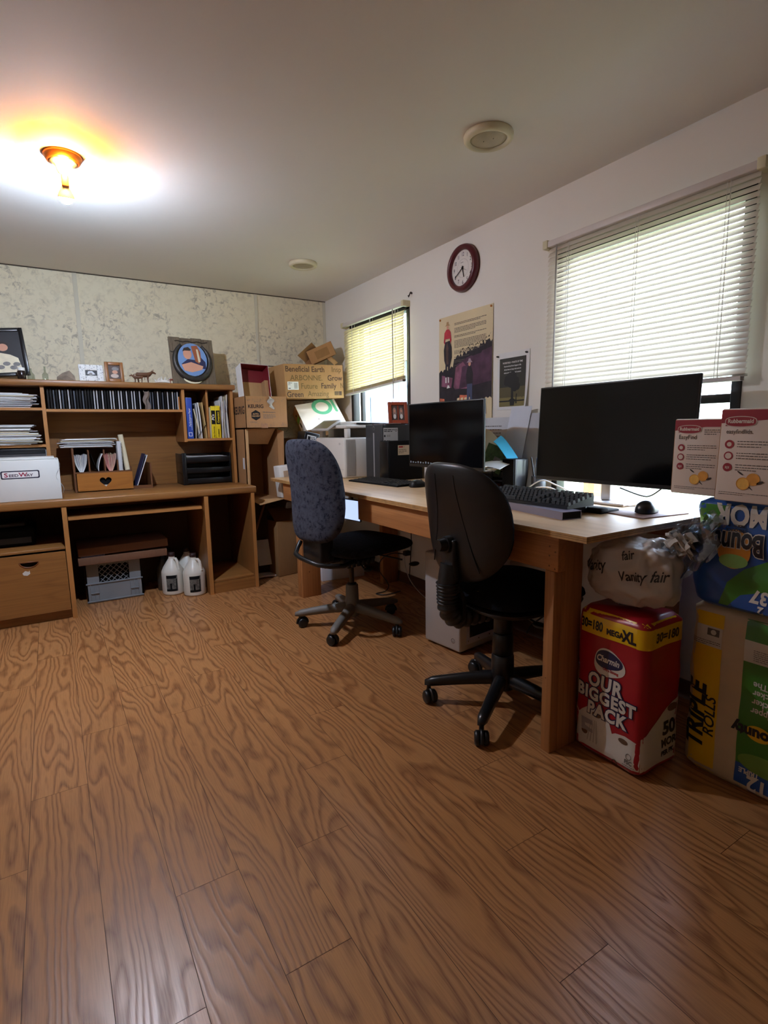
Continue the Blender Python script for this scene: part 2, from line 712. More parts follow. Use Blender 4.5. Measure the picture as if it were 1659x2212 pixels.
def paper_pile(mb, mats, x0, x1, y0, y1, z0, z1, n, seed, jit=0.02):
    rr = random.Random(seed)
    h = (z1 - z0) / n
    for i in range(n):
        mb.use(rr.choice(mats))
        w = (x1 - x0) * rr.uniform(0.8, 1.0)
        dd = (y1 - y0) * rr.uniform(0.85, 1.0)
        cx = (x0 + x1) / 2 + rr.uniform(-jit, jit)
        cyy = (y0 + y1) / 2 + rr.uniform(-jit, jit) * 0.5
        z = z0 + i * h
        a = rr.uniform(-0.06, 0.06)
        sag = rr.uniform(0, h * 0.25)
        hh = h * rr.uniform(0.5, 0.95)
        c, sn = math.cos(a), math.sin(a)

        def fn(u, v, w=w, dd=dd, cx=cx, cyy=cyy, z=z, c=c, sn=sn, sag=sag, hh=hh):
            px, py = (u - 0.5) * w, (v - 0.5) * dd
            return (cx + px * c - py * sn, cyy + px * sn + py * c, z + hh / 2 - sag * 4 * (u - 0.5) ** 2 * 0.6)
        mb.sheet(fn, 6, 3, hh)
    return mb

# ------------------------------------------------------------------ shared materials
floor_m = floor_material()
wallp = wallpaper_material()
ceil_m = mat('ceiling_paint', (224, 219, 212), 0.75, var=0.015, scale=2)
wall_m = mat('wall_paint', (228, 223, 213), 0.7, var=0.02, scale=2)
white_pl = mat('white_plastic', (225, 224, 218), 0.4, var=0.02)
cream_pl = mat('cream_plastic', (205, 196, 160), 0.5, var=0.04)
brass = mat('aged_brass', (190, 120, 60), 0.35, 0.9)
black_pl = mat('black_plastic', (22, 22, 23), 0.42, var=0.1)
black_sat = mat('black_satin', (16, 17, 19), 0.3, var=0.1)
black_mat = mat('black_matte', (14, 14, 15), 0.8, var=0.15, spec=0.2)
screen_m = mat('screen_black', (6, 6, 7), 0.12, var=0.0, spec=0.35)
dk_grey = mat('dark_grey_plastic', (52, 53, 56), 0.5)
grey_pl = mat('grey_plastic', (126, 122, 116), 0.5)
silver = mat('silver_metal', (196, 196, 200), 0.35, 0.6)
chrome = mat('steel', (170, 170, 172), 0.25, 0.9)
bronze = mat('dark_bronze_aluminium', (28, 24, 22), 0.45)
paper_w = mat('paper_white', (226, 225, 222), 0.8, var=0.04, spec=0.2)
paper_g = mat('paper_grey', (196, 196, 198), 0.8, var=0.05, spec=0.2)
paper_c = mat('paper_cream', (214, 202, 172), 0.8, var=0.05, spec=0.2)
ink = mat('black_ink', (24, 22, 22), 0.7, spec=0.2)
ink_soft = mat('grey_ink', (104, 96, 88), 0.8, spec=0.2)
red_ink = mat('red_ink', (160, 28, 40), 0.7, spec=0.2)
glass_m = glassy('window_glass')
desk_h = wood('desk_laminate_across', (148, 100, 52), (110, 72, 36), 'x', 0.38, 7)
desk_v = wood('desk_laminate_upright', (142, 94, 48), (106, 68, 34), 'z', 0.4, 7)
desk_edge = mat('desk_edge_band', (172, 118, 64), 0.45, var=0.1)
card = board('cardboard', (162, 120, 80))
card_lt = board('cardboard_light', (184, 144, 100))
card_dk = board('cardboard_brown', (140, 104, 66))
card_in = board('cardboard_inside', (168, 130, 92))


# ------------------------------------------------------------------ room shell
def build_floor():
    mb = MB(floor_m)
    mb.uv = {}
    w, gap, rr = 0.15, 0.0007, random.Random(5)
    offs = {-2: 0.31, -1: 0.61, 0: 0.93, 1: 0.02, 2: 0.905, 3: 0.006}
    ua = []
    for k in range(-16, 14):
        x0, x1 = 0.005 + k * w, 0.005 + (k + 1) * w
        x0, x1 = max(x0, LX), min(x1, WX)
        if x1 - x0 < 0.004:
            continue
        o = offs.get(k, (0.3 * (k + 1)) % 1.2)
        y = o - 1.2 * 4
        while y < WY:
            y0, y1 = max(y, FY), min(y + 1.2, WY)
            if y1 > y0 + 0.01:
                mb.add([(x0 + gap, y0 + gap, 0), (x1 - gap, y0 + gap, 0), (x1 - gap, y1 - gap, 0), (x0 + gap, y1 - gap, 0)], [(0, 1, 2, 3)])
                ou, ov = rr.uniform(0, 40), rr.uniform(0, 40)
                fl = rr.choice((1, -1))
                ua.append([((px - x0) * fl + ou, py + ov) for px, py in ((x0, y0), (x1, y0), (x1, y1), (x0, y1))])
            y += 1.2
    mb.use(mat('floor_seam', (84, 52, 30), 0.7))
    mb.box((LX, FY, -0.04), (WX, WY, -0.0012))
    for f in mb.f[len(ua):]:
        ua.append([(0, 0)] * len(f))
    mb.uv = ua
    struct('floor', mb)


def wall_with_hole(mb, axis, a, b, lo, hi, holes):
    """slab from a to b across the given axis, spanning lo..hi along the other one, with square holes (p0, p1, z0, z1)"""
    def bx(p0, p1, z0, z1):
        if p1 - p0 > 1e-4 and z1 - z0 > 1e-4:
            if axis == 'x':
                mb.box((a, p0, z0), (b, p1, z1))
            else:
                mb.box((p0, a, z0), (p1, b, z1))
    p = lo
    for (h0, h1, z0, z1) in sorted(holes):
        bx(p, h0, 0, ZC)
        bx(h0, h1, 0, z0)
        bx(h0, h1, z1, ZC)
        p = h1
    bx(p, hi, 0, ZC)


build_floor()
struct('ceiling', MB(ceil_m).box((LX - 0.1, FY - 0.1, ZC), (WX + 0.1, WY + 0.1, ZC + 0.15)))
W1 = (3.03, 3.81, 0.93, 1.875)
W2 = (0.995, 1.785, 0.735, 1.855)
mb = MB(wall_m)
wall_with_hole(mb, 'x', WX, WX + 0.10, FY, WY + 0.1, [W1, W2])
struct('wall_right', mb)
struct('wall_back', MB(wallp).box((LX - 0.1, WY, 0), (WX, WY + 0.1, ZC)))
mb = MB(wall_m)
wall_with_hole(mb, 'x', LX - 0.10, LX, FY, WY, [])
struct('wall_left', mb)
mb = MB(wall_m)
wall_with_hole(mb, 'y', FY - 0.10, FY, LX - 0.1, WX + 0.1, [])
struct('wall_front', mb)
bb = wood('baseboard_wood', (92, 58, 40), (62, 38, 26), 'y', 0.5)
struct('baseboard_right', MB(bb).box((WX - 0.012, FY, 0.0), (WX, WY, 0.075), 0.003))
struct('baseboard_back', MB(bb).box((LX, WY - 0.012, 0.0), (WX - 0.012, WY, 0.075), 0.003))
batten = mat('panel_batten', (206, 198, 176), 0.6)
for k, x in enumerate((-0.97, 0.248, 1.478, WX - 0.012)):
    struct('trim_%d' % (k + 1), MB(batten).box((x - 0.013, WY - 0.005, 0.0), (x + 0.013, WY, ZC - 0.004), 0.002))
struct('trim_5', MB(mat('panel_edge', (70, 58, 44), 0.8)).box((1.478, WY - 0.004, 1.60), (WX - 0.03, WY - 0.0005, 1.606)))
struct('trim_6', MB(mat('panel_edge', (70, 58, 44), 0.8)).box((LX, WY - 0.006, ZC - 0.006), (WX, WY, ZC)))


def window(idx, y0, y1, z0, z1, rail, bars):
    mb = MB(bronze)
    f = 0.034
    xa, xb = WX - 0.006, WX + 0.05
    mb.box((xa, y0 - 0.018, z0 - 0.012), (xb, y0 + f - 0.018, z1 + 0.012), 0.003)
    mb.box((xa, y1 - f + 0.018, z0 - 0.012), (xb, y1 + 0.018, z1 + 0.012), 0.003)
    mb.box((xa, y0 - 0.018, z1 - f + 0.012), (xb, y1 + 0.018, z1 + 0.012), 0.003)
    mb.box((xa, y0 - 0.018, z0 - 0.012), (xb, y1 + 0.018, z0 + f - 0.012), 0.003)
    for z in rail:
        mb.box((WX + 0.01, y0, z - 0.016), (WX + 0.045, y1, z + 0.016), 0.003)
    for y in bars:
        mb.box((WX + 0.012, y - 0.014, z0), (WX + 0.043, y + 0.014, rail[0] if rail else z1), 0.003)
    w = struct('window_%d' % idx, mb)
    struct('pane', MB(glass_m).box((WX + 0.026, y0 + 0.01, z0 + 0.01), (WX + 0.030, y1 - 0.01, z1 - 0.01)), w)


window(1, *W1, [], [3.70])
window(2, *W2, [1.172], [])

# ------------------------------------------------------------------ outside
def lawn_mat():
    m, n, l, b = new_mat('dry_lawn')
    t = n.new('ShaderNodeTexCoord')
    a = noise(n, l, t.outputs['Object'], 14.0, 5.0, 0.7)
    r = ramp(n, l, a.outputs['Fac'], [(0.35, lin((112, 132, 84))), (0.65, lin((176, 178, 138)))])
    l.new(r.outputs[0], b.inputs['Base Color'])
    b.inputs['Roughness'].default_value = 0.95
    return m


def ripple(u, v):
    x, y = WX + 0.1 + u * 40, -20 + v * 50
    return (x, y, -0.45 + 0.03 * math.sin(x * 1.3) * math.sin(y * 0.9))


struct('ground', MB(lawn_mat()).sheet(ripple, 40, 40, 0.05))
siding = mat('painted_siding', (112, 132, 152), 0.7, var=0.04)
shed = thing('shed', 'pale painted shed with upright board siding outside the far window', 'shed', (5.6, 9.3, -0.45))
mb = MB(siding)
mb.box((4.7, 6.5, -0.45), (6.6, 12.2, 2.1))
for i in range(28):
    mb.box((4.685, 6.52 + i * 0.203, -0.45), (4.70, 6.545 + i * 0.203, 2.1))
part('wall', mb, shed)
mb = MB(mat('shed_door_grey', (128, 146, 160), 0.6)).box((4.66, 8.0, -0.4), (4.684, 8.9, 1.65))
part('door', mb, shed)
mb = MB(mat('shed_roof', (120, 118, 116), 0.6))
mb.prism([(4.4, 2.05), (5.65, 2.7), (6.9, 2.05), (6.9, 2.13), (5.65, 2.78), (4.4, 2.13)], 6.1, Face((0, 12.4, 0), (1, 0, 0), (0, 0, 1)))
part('roof', mb, shed)

leaf_m = mat('leaf_green', (150, 176, 116), 0.7, var=0.3, scale=3)
rr = random.Random(3)
mb = MB(leaf_m)
for i in range(2600):
    c = V((rr.uniform(8.2, 9.6), rr.uniform(-4.5, 3.2), 0))
    c.z = -0.45 + abs(rr.gauss(0, 0.9)) * (1 - 0.25 * abs(c.x - 8.9))
    a, b2 = rr.uniform(0, 6.28), rr.uniform(-0.9, 0.9)
    u = V((math.cos(a), math.sin(a), b2)) * 0.11
    w = u.cross(V((rr.uniform(-1, 1), rr.uniform(-1, 1), 1))).normalized() * 0.06
    mb.add([c - u, c + w, c + u, c - w], [(0, 1, 2, 3)])
single('hedge', mb, 'green hedge beyond the lawn outside the near window', 'hedge', kind='stuff')


# ------------------------------------------------------------------ blinds
slat_m = translucent('blind_vinyl', (214, 205, 190), 0.11, 0.4)
slat_y = translucent('blind_vinyl_yellowed', (228, 214, 166), 0.13, 0.4)
cord_m = mat('blind_cord', (222, 218, 210), 0.7)


def blind(name, label, y_far, y_near, z_head, z_first, z_far, z_near, n, tilt, m, xc, wand_y, cords, stack):
    """y_far is the viewer-left end; the rail may hang lower at one end"""
    t = thing(name, label, 'blind', (xc, (y_far + y_near) / 2, min(z_far, z_near)))
    mb = MB(mat('headrail_white', (214, 206, 200), 0.4))
    mb.box((xc - 0.018, y_near + 0.012, z_head - 0.027), (xc + 0.012, y_far - 0.012, z_head), 0.003)
    part('headrail', mb, t)
    for y in (y_far, y_near):
        b = MB(cream_pl).box((xc - 0.022, y - 0.014, z_head - 0.032), (WX, y + 0.014, z_head + 0.005), 0.003)
        part('bracket', b, t, 'yellowed square end bracket')
    mb = MB(m)
    for i in range(n):
        f = i / (n - 1)
        zl = z_first + (z_far + 0.02 - z_first) * f
        zr = z_first + (z_near + 0.02 - z_first) * f
        bow = R.uniform(-0.001, 0.001)

        def fn(u, v, zl=zl, zr=zr, bow=bow):
            y = y_far - 0.008 + (y_near + 0.006 - (y_far - 0.008)) * u
            z = zl + (zr - zl) * u
            d = (v - 0.5) * 0.0255
            arch = 0.0018 * (1 - (2 * v - 1) ** 2)
            return (xc + d * math.cos(tilt) - arch * math.sin(tilt), y, z + d * math.sin(tilt) + arch * math.cos(tilt) + bow * math.sin(3.1 * u))
        mb.grid(fn, 6, 4)
    part('slats', mb, t)
    mb = MB(m)
    for k in range(stack):
        z0 = k * 0.0034

        def fs(u, v, z0=z0):
            y = y_far - 0.008 + (y_near + 0.006 - (y_far - 0.008)) * u
            return (xc + (v - 0.5) * 0.0255, y, z_far + (z_near - z_far) * u + 0.004 + z0)
        mb.sheet(fs, 6, 2, 0.0012)
    mb.use(mat('headrail_white', (214, 206, 200), 0.4))

    def fr(u, v):
        a = 2 * math.pi * v
        y = y_far - 0.016 + (y_near + 0.016 - (y_far - 0.016)) * u
        return (xc + 0.0135 * math.copysign(abs(math.cos(a)) ** 0.4, math.cos(a)), y, z_far + (z_near - z_far) * u - 0.004 + 0.008 * math.copysign(abs(math.sin(a)) ** 0.4, math.sin(a)))
    mb.grid(fr, 6, 16)
    part('bottom_rail', mb, t)
    for cyy in cords:
        mb = MB(cord_m)
        f = (y_far - cyy) / (y_far - y_near)
        zb = z_far + (z_near - z_far) * f
        for dx in (-0.013, 0.013):
            mb.tube([(xc + dx, cyy, z_head - 0.03), (xc + dx, cyy, zb)], 0.0009, 6)
        part('ladder_cord', mb, t)
        mb = MB(cord_m).tube([(xc - 0.015, cyy - 0.012, z_head - 0.03), (xc - 0.015, cyy - 0.012, zb)], 0.0012, 6)
        part('lift_cord', mb, t)
    mb = MB(mat('wand_clear', (168, 164, 158), 0.25))
    zw = z_head - 0.03
    mb.tube([(xc - 0.022, wand_y, zw), (xc - 0.024, wand_y, zw - 0.02), (xc - 0.024, wand_y, z_near - 0.12)], 0.0038, 6)
    part('tilt_wand', mb, t)
    return t


blind('venetian_blind', 'wide white venetian blind lowered over the window above the big monitor', 1.835, 0.946, 1.918, 1.880, 1.238, 1.238, 32,
      math.radians(58), slat_m, WX - 0.035, 1.765, (1.715, 1.385, 1.05), 3)
blind('venetian_blind', 'narrow yellowed venetian blind hanging crooked over the far window', 3.868, 3.018, 1.900, 1.838, 1.362, 1.408, 24,
      math.radians(60), slat_y, WX - 0.035, 3.13, (3.72, 3.45, 3.12), 7)

# ------------------------------------------------------------------ ceiling lamp and ceiling vents
def emitter(name, rgb, strength):
    m, n, l, b = new_mat(name)
    b.inputs['Base Color'].default_value = lin(rgb)
    b.inputs['Emission Color'].default_value = lin(rgb)
    b.inputs['Emission Strength'].default_value = strength
    return m


LAMP_WARM, LAMP_COOL = 190.0, 1700.0


def ceiling_lamp(x, y, label, facing):
    t = thing('ceiling_lamp', label, 'lamp', (x, y, ZC - 0.2), facing)
    mb = MB(brass)
    mb.lathe([(0.050, 0.200), (0.068, 0.199), (0.066, 0.190), (0.058, 0.176), (0.052, 0.172), (0.048, 0.174)], 36)
    part('canopy', mb, t, 'copper coloured canopy ring', local=True)
    mb = MB(mat('lamp_porcelain', (225, 220, 205), 0.35))
    mb.lathe([(0.047, 0.175), (0.047, 0.168), (0.030, 0.160), (0.022, 0.135), (0.018, 0.132)], 28)
    mb.use(ink)
    mb.lathe([(0.003, 0.1685), (0.003, 0.1665)], 8, M4.Translation((0.038, -0.012, 0)))
    part('socket_plate', mb, t, local=True)
    mb = MB(mat('socket_brown', (104, 70, 44), 0.5))
    mb.box((-0.012, -0.012, 0.086), (0.012, 0.012, 0.136), 0.003)
    part('socket', mb, t, 'brown socket between the two bulbs', local=True)
    mb = MB(emitter('bulb_warm_' + str(int(y * 10)), (255, 170, 78), LAMP_WARM))
    mb.ball((0, -0.047, 0.138), (0.026, 0.026, 0.026), 20)
    part('bulb', mb, t, 'warm bulb on the near side', local=True)
    mb = MB(emitter('bulb_cool_' + str(int(y * 10)), (208, 228, 255), LAMP_COOL))
    T = M4.Translation((0.0, 0.012, 0.094)) @ M4.Rotation(math.radians(197), 4, 'X')
    mb.lathe([(0.010, -0.012), (0.012, 0.004), (0.017, 0.014), (0.0235, 0.027), (0.0255, 0.038), (0.0225, 0.050), (0.014, 0.059), (0.003, 0.063)], 24, T)
    part('bulb', mb, t, 'cool white bulb hanging down', local=True)
    mb = MB(mat('shading_collar', (222, 218, 208), 0.4))
    mb.lathe([(0.011, -0.010), (0.0145, 0.002), (0.0190, 0.014), (0.0252, 0.027), (0.0282, 0.038), (0.0286, 0.0415), (0.0274, 0.0416), (0.0245, 0.028)], 24, T)  # added shield that keeps the cool bulb's light off the nearby ceiling
    part('added_collar', mb, t, 'opaque white collar added round the upper half of the bulb to shade the ceiling', local=True)
    return t


ceiling_lamp(0.150, 2.56, 'two-bulb bare ceiling lamp with a copper ring above the wooden desk', 0.0)


def vent(x, y, label, mark):
    t = thing('ceiling_vent', label, 'vent', (x, y, ZC - 0.03), 0, 'round vents in the ceiling')
    T = M4.Translation((x, y, ZC)) @ M4.Rotation(math.pi, 4, 'X')
    mb = MB(mat('vent_cream', (206, 196, 166), 0.5))
    mb.lathe([(0.070, 0.0), (0.088, 0.0), (0.091, 0.006), (0.090, 0.018), (0.083, 0.024), (0.070, 0.024), (0.066, 0.016)], 44, T)
    part('rim', mb, t)
    mb = MB(mat('vent_disc', (176, 164, 138), 0.35, 0.25, var=0.12, scale=18))
    mb.lathe([(0.0655, 0.002), (0.0655, 0.017), (0.055, 0.0185), (0.003, 0.020)], 44, T)
    if mark:
        F = Face((x, y, ZC - 0.0208), (-0.72, 0.69, 0), (-0.69, -0.72, 0))
        mb.use(ink)
        mb.text('VIA', 0, -0.009, 0.026, F, 0.0012, 'CENTER', 0.0004)
    part('disc', mb, t)


vent(1.482, 1.63, 'large looking round cream ceiling vent with letters on its disc', True)
vent(1.497, 3.372, 'plain round cream ceiling vent near the far corner of the room', False)

# ------------------------------------------------------------------ long wooden desk and its hutch
DT = 0.716                                # desk top height
DX0, DX1 = -0.78, 1.19
DY = 3.61
desk = thing('computer_desk', 'long brown wood laminate desk along the patterned wall', 'desk', (0.2, 3.92, 0))
mb = MB(desk_h)
mb.box((DX0, DY - 0.005, DT - 0.046), (DX1, WY - 0.02, DT), 0.008)
part('desktop', mb, desk)
for x0, x1 in ((DX0 + 0.02, DX0 + 0.044), (0.028, 0.052), (0.835, 0.860), (1.150, 1.172)):
    mb = MB(desk_v)
    mb.box((x0, DY + 0.004, 0.0), (x1, WY - 0.04, DT - 0.047))
    mb.use(desk_edge)
    mb.box((x0 - 0.0005, DY, 0.0), (x1 + 0.0005, DY + 0.0042, DT - 0.047))
    part('upright_panel', mb, desk)
part('back_panel', MB(mat('panel_back_dark', (92, 62, 36), 0.7)).box((DX0 + 0.05, WY - 0.06, 0.0), (0.834, WY - 0.042, DT - 0.05)), desk)
mb = MB(mat('panel_back_dark', (92, 62, 36), 0.7)).box((0.862, WY - 0.06, 0.0), (1.149, WY - 0.042, DT - 0.05))
part('back_panel', mb, desk)
part('support_strip', MB(mat('strip_brown', (128, 98, 72), 0.6)).box((0.90, 4.02, 0.20), (0.965, 4.04, DT - 0.05)), desk)
mb = MB(desk_h).box((0.056, DY + 0.006, 0.590), (0.818, 4.02, 0.608))
mb.use(desk_edge).box((0.056, DY + 0.002, 0.590), (0.818, DY + 0.006, 0.608))
part('keyboard_tray', mb, desk)
part('bottom_shelf', MB(desk_h).box((0.862, DY + 0.02, 0.075), (1.149, 4.16, 0.093), 0.002), desk)
part('plinth', MB(desk_h).box((0.862, DY + 0.012, 0.0), (1.149, DY + 0.030, 0.0745)), desk)
part('plinth', MB(desk_h).box((DX0 + 0.046, DY + 0.035, 0.0), (0.027, DY + 0.055, 0.058)), desk)
part('bottom_shelf', MB(desk_h).box((DX0 + 0.046, DY + 0.02, 0.42), (0.027, 4.16, 0.436), 0.002), desk)
# file drawer with its cut-out pull
mb = MB(desk_h)
Fd = yface(0, DY - 0.004, 0)
hx, hz = -0.158, 0.372
n = 18
hole = [(hx + 0.045 * math.cos(a), hz - 0.030 * math.sin(a)) for a in [math.pi * i / n for i in range(n + 1)]]
x0, x1, z0, z1 = DX0 + 0.048, 0.024, 0.060, 0.412
# a front plate with a half-moon opening, built from strips around it
mb.prism([(x0, z0), (x1, z0), (x1, hz - 0.031), (x0, hz - 0.031)], 0.018, Fd, -0.018)
mb.prism([(x0, hz), (x1, hz), (x1, z1), (x0, z1)], 0.018, Fd, -0.018)
mb.prism([(x0, hz - 0.031), (hx, hz - 0.031)] + [p for p in hole[::-1] if p[0] <= hx] + [(x0, hz)], 0.018, Fd, -0.018) if False else None
lp = [p for p in hole if p[0] <= hx + 1e-6][::-1]
rp2 = [p for p in hole if p[0] >= hx - 1e-6]
for a, b2 in zip(hole[:-1], hole[1:]):
    mb.prism([(a[0], hz - 0.031), (b2[0], hz - 0.031), b2, a][::-1], 0.018, Fd, -0.018)
mb.prism([(x0, hz - 0.031), (hx - 0.045, hz - 0.031), (hx - 0.045, hz), (x0, hz)], 0.018, Fd, -0.018)
mb.prism([(hx + 0.045, hz - 0.031), (x1, hz - 0.031), (x1, hz), (hx + 0.045, hz)], 0.018, Fd, -0.018)
mb.use(mat('torn_sticker', (206, 200, 190), 0.8))
mb.flat([(-0.195, 0.312), (-0.180, 0.325), (-0.165, 0.318), (-0.160, 0.326), (-0.158, 0.306), (-0.172, 0.296), (-0.190, 0.300)], Fd, 0.0006)
drawer = part('drawer', mb, desk)
mb = MB(mat('drawer_pull_wood', (116, 64, 26), 0.35))
arc = [Fd(hx + 0.046 * math.cos(a), hz - 0.031 * math.sin(a), 0.0) for a in [math.pi * i / 14 for i in range(15)]]
mb.tube(arc + [Fd(hx - 0.046, hz + 0.002, 0.0)], 0.0032, 8, closed=True)
part('handle', mb, drawer, 'half-moon pull')
part('drawer_box', MB(mat('drawer_inside', (60, 38, 20), 0.8)).box((x0 + 0.02, DY + 0.03, 0.07), (x1 - 0.01, 4.1, 0.40)), drawer)

HY = 3.938
HT = 1.418
hutch = thing('desk_hutch', 'brown wood hutch with cubbyholes standing on the long desk', 'shelf', (0.2, 4.09, DT))
HX0, HX1 = -0.75, 1.160
part('top_board', MB(desk_h).box((HX0 - 0.02, HY - 0.025, HT - 0.036), (HX1 + 0.014, WY - 0.012, HT), 0.006), hutch)
for x0, x1, z0 in ((HX0, HX0 + 0.018, DT), (-0.014, 0.006, DT), (0.806, 0.826, 1.022), (HX1 - 0.020, HX1, DT)):
    mb = MB(desk_v)
    mb.box((x0, HY + 0.003, z0 + 0.0005), (x1, WY - 0.03, HT - 0.037))
    mb.use(desk_edge)
    mb.box((x0, HY, z0 + 0.0005), (x1, HY + 0.003, HT - 0.037))
    part('upright_panel', mb, hutch)
mb = MB(desk_v).box((0.972, HY + 0.02, 1.046), (0.986, WY - 0.03, HT - 0.037))
mb.use(desk_edge).box((0.972, HY + 0.017, 1.046), (0.986, HY + 0.02, HT - 0.037))
part('divider', mb, hutch)
for x0, x1, z in ((0.0065, 0.8055, 1.244), (HX0 + 0.0185, -0.0145, 1.252), (HX0 + 0.0185, -0.0145, 1.030), (0.8265, HX1 - 0.0205, 1.044)):
    mb = MB(desk_h).box((x0, HY + 0.004, z - 0.016), (x1, WY - 0.031, z))
    mb.use(desk_edge).box((x0, HY + 0.001, z - 0.016), (x1, HY + 0.004, z))
    part('shelf', mb, hutch)
part('back_panel', MB(desk_h).box((HX0, WY - 0.029, DT + 0.001), (HX1, WY - 0.014, HT - 0.037)), hutch)
part('back_rail', MB(desk_h).box((0.0065, WY - 0.06, 1.10), (0.8055, WY - 0.0295, 1.228)), hutch)

# ------------------------------------------------------------------ things on top of the hutch
def frame(name, label, w, h, depth, border, fm, backm, M, picture, cat='picture frame', lean_leg=True):
    """picture(mb, F) draws the photo; M puts the bottom middle of the frame, facing -y, in the room"""
    t = thing(name, label, cat, M.translation)
    mb = MB(fm)
    mb.box((-w / 2, 0, 0), (-w / 2 + border, depth, h), 0.003, M)
    mb.box((w / 2 - border, 0, 0), (w / 2, depth, h), 0.003, M)
    mb.box((-w / 2 + border, 0, 0), (w / 2 - border, depth, border), 0.003, M)
    mb.box((-w / 2 + border, 0, h - border), (w / 2 - border, depth, h), 0.003, M)
    part('frame', mb, t)
    mb = MB(backm)
    mb.box((-w / 2 + border * 0.6, depth * 0.45, border * 0.6), (w / 2 - border * 0.6, depth * 0.8, h - border * 0.6), 0, M)
    F = Face(M @ V((-w / 2 + border, depth * 0.45, border)), M.to_3x3() @ V((1, 0, 0)), M.to_3x3() @ V((0, 0, 1)))
    picture(mb, F, w - 2 * border, h - 2 * border)
    part('photo', mb, t)
    return t


skin = mat('photo_skin', (206, 150, 124), 0.6, var=0.1)
hair_d = mat('photo_dark', (46, 34, 30), 0.6)
ph_grey = mat('photo_grey', (128, 124, 122), 0.6, var=0.2, scale=60)
ph_navy = mat('photo_navy', (36, 40, 78), 0.6)


def wedding(mb, F, w, h):
    mb.use(mat('photo_backdrop', (38, 36, 40), 0.5, var=0.3)).rect(0, 0, w, h, F, 0.0004)
    mb.use(mat('photo_cream_cloth', (226, 214, 186), 0.6, var=0.08, scale=30))
    mb.flat([(0, 0), (w * 0.97, 0), (w * 0.92, h * 0.35), (w * 0.80, h * 0.44), (w * 0.62, h * 0.50), (w * 0.52, h * 0.48), (w * 0.40, h * 0.60), (w * 0.24, h * 0.58), (0, h * 0.48)], F, 0.0008)
    mb.use(skin).disc(w * 0.70, h * 0.62, w * 0.085, F, 0.0012, h * 0.09).disc(w * 0.30, h * 0.76, w * 0.09, F, 0.0012, h * 0.10)
    mb.use(hair_d).disc(w * 0.70, h * 0.69, w * 0.10, F, 0.0010, h * 0.07).disc(w * 0.30, h * 0.84, w * 0.10, F, 0.0010, h * 0.06)
    mb.use(ph_grey)
    for x, y in ((0.62, 0.14), (0.72, 0.22), (0.82, 0.12), (0.55, 0.25), (0.88, 0.2)):
        mb.disc(w * x, h * y, w * 0.06, F, 0.0014, h * 0.05)


M = rotm((-0.232, 4.005, HT + 0.0165), math.radians(-4), math.radians(-11), math.radians(-5))
frame('picture_frame', 'large black framed wedding photo leaning on the wall above the desk', 0.36, 0.292, 0.018, 0.022, black_sat, hair_d, M, wedding)


def scan(mb, F, w, h):
    mb.use(mat('photo_black', (20, 20, 22), 0.5)).rect(0, 0, w, h, F, 0.0004)
    mb.use(mat('scan_white', (206, 210, 214), 0.6)).flat([(w * 0.15, h * 0.35), (w * 0.25, h * 0.85), (w * 0.6, h * 0.9), (w * 0.85, h * 0.3), (w * 0.5, h * 0.15)], F, 0.0008)
    mb.use(ph_grey).disc(w * 0.45, h * 0.3, w * 0.15, F, 0.001)


M = rotm((0.272, 3.93, HT), math.radians(2), math.radians(-10))
frame('picture_frame', 'small white speckled photo frame on the hutch top', 0.138, 0.105, 0.016, 0.036, speckle('white_speckled', (226, 226, 224), (150, 150, 152), 120, 0.62, 0.5), hair_d, M, scan)


def baby(mb, F, w, h):
    mb.use(mat('photo_sepia', (74, 54, 46), 0.5, var=0.3, scale=50)).rect(0, 0, w, h, F, 0.0004)
    mb.use(mat('photo_pale', (196, 176, 164), 0.6)).disc(w * 0.5, h * 0.22, w * 0.34, F, 0.0008, h * 0.15)
    mb.use(skin).disc(w * 0.55, h * 0.5, w * 0.24, F, 0.001, h * 0.13)
    mb.use(ph_grey).disc(w * 0.6, h * 0.74, w * 0.3, F, 0.0006, h * 0.14)


M = rotm((0.405, 3.925, HT), math.radians(3), math.radians(-10))
frame('picture_frame', 'small brown wooden photo frame beside the white one', 0.108, 0.128, 0.016, 0.02, wood('frame_oak', (148, 96, 48), (110, 66, 30), 'z', 0.4), hair_d, M, baby)

# barn-board plaque with an oval photo inside a horseshoe
M = rotm((0.905, 3.93, HT), math.radians(4), math.radians(-9))
t = thing('wooden_plaque', 'weathered barn board plaque with oval horse photo on the hutch', 'plaque', M.translation)
mb = MB(wood('barn_board', (112, 98, 80), (66, 56, 44), 'z', 0.85, 9, 1.2))
for i in range(4):
    x0 = -0.148 + i * 0.074
    mb.box((x0, 0, 0), (x0 + 0.0735, 0.018, 0.318 - 0.004 * (i % 2)), 0.002, M)
part('board', mb, t)
F = Face(M @ V((0, 0, 0)), M.to_3x3() @ V((1, 0, 0)), M.to_3x3() @ V((0, 0, 1)))
mb = MB(mat('horseshoe_iron', (70, 68, 66), 0.45, 0.7, var=0.3, scale=30))
pts = [F(0.118 * math.cos(a) - 0.005, 0.158 + 0.128 * math.sin(a), 0.006) for a in [math.radians(-235 + i * 290 / 30) for i in range(31)]]
mb.tube(pts, [0.010 + 0.012 * math.sin(math.pi * i / 30) for i in range(31)], 10)
mb.use(mat('barbed_wire', (60, 52, 46), 0.6, 0.5))
for z, xa, xb in ((0.290, -0.11, 0.11), (0.050, -0.10, 0.10), (0.215, -0.145, -0.10)):
    mb.tube([F(xa + (xb - xa) * i / 12, z + 0.004 * math.sin(i * 1.7), 0.004) for i in range(13)], 0.003, 6)
part('horseshoe', mb, t, 'dark iron horseshoe with wire')
mb = MB(mat('photo_sky_blue', (112, 146, 196), 0.5, var=0.1))
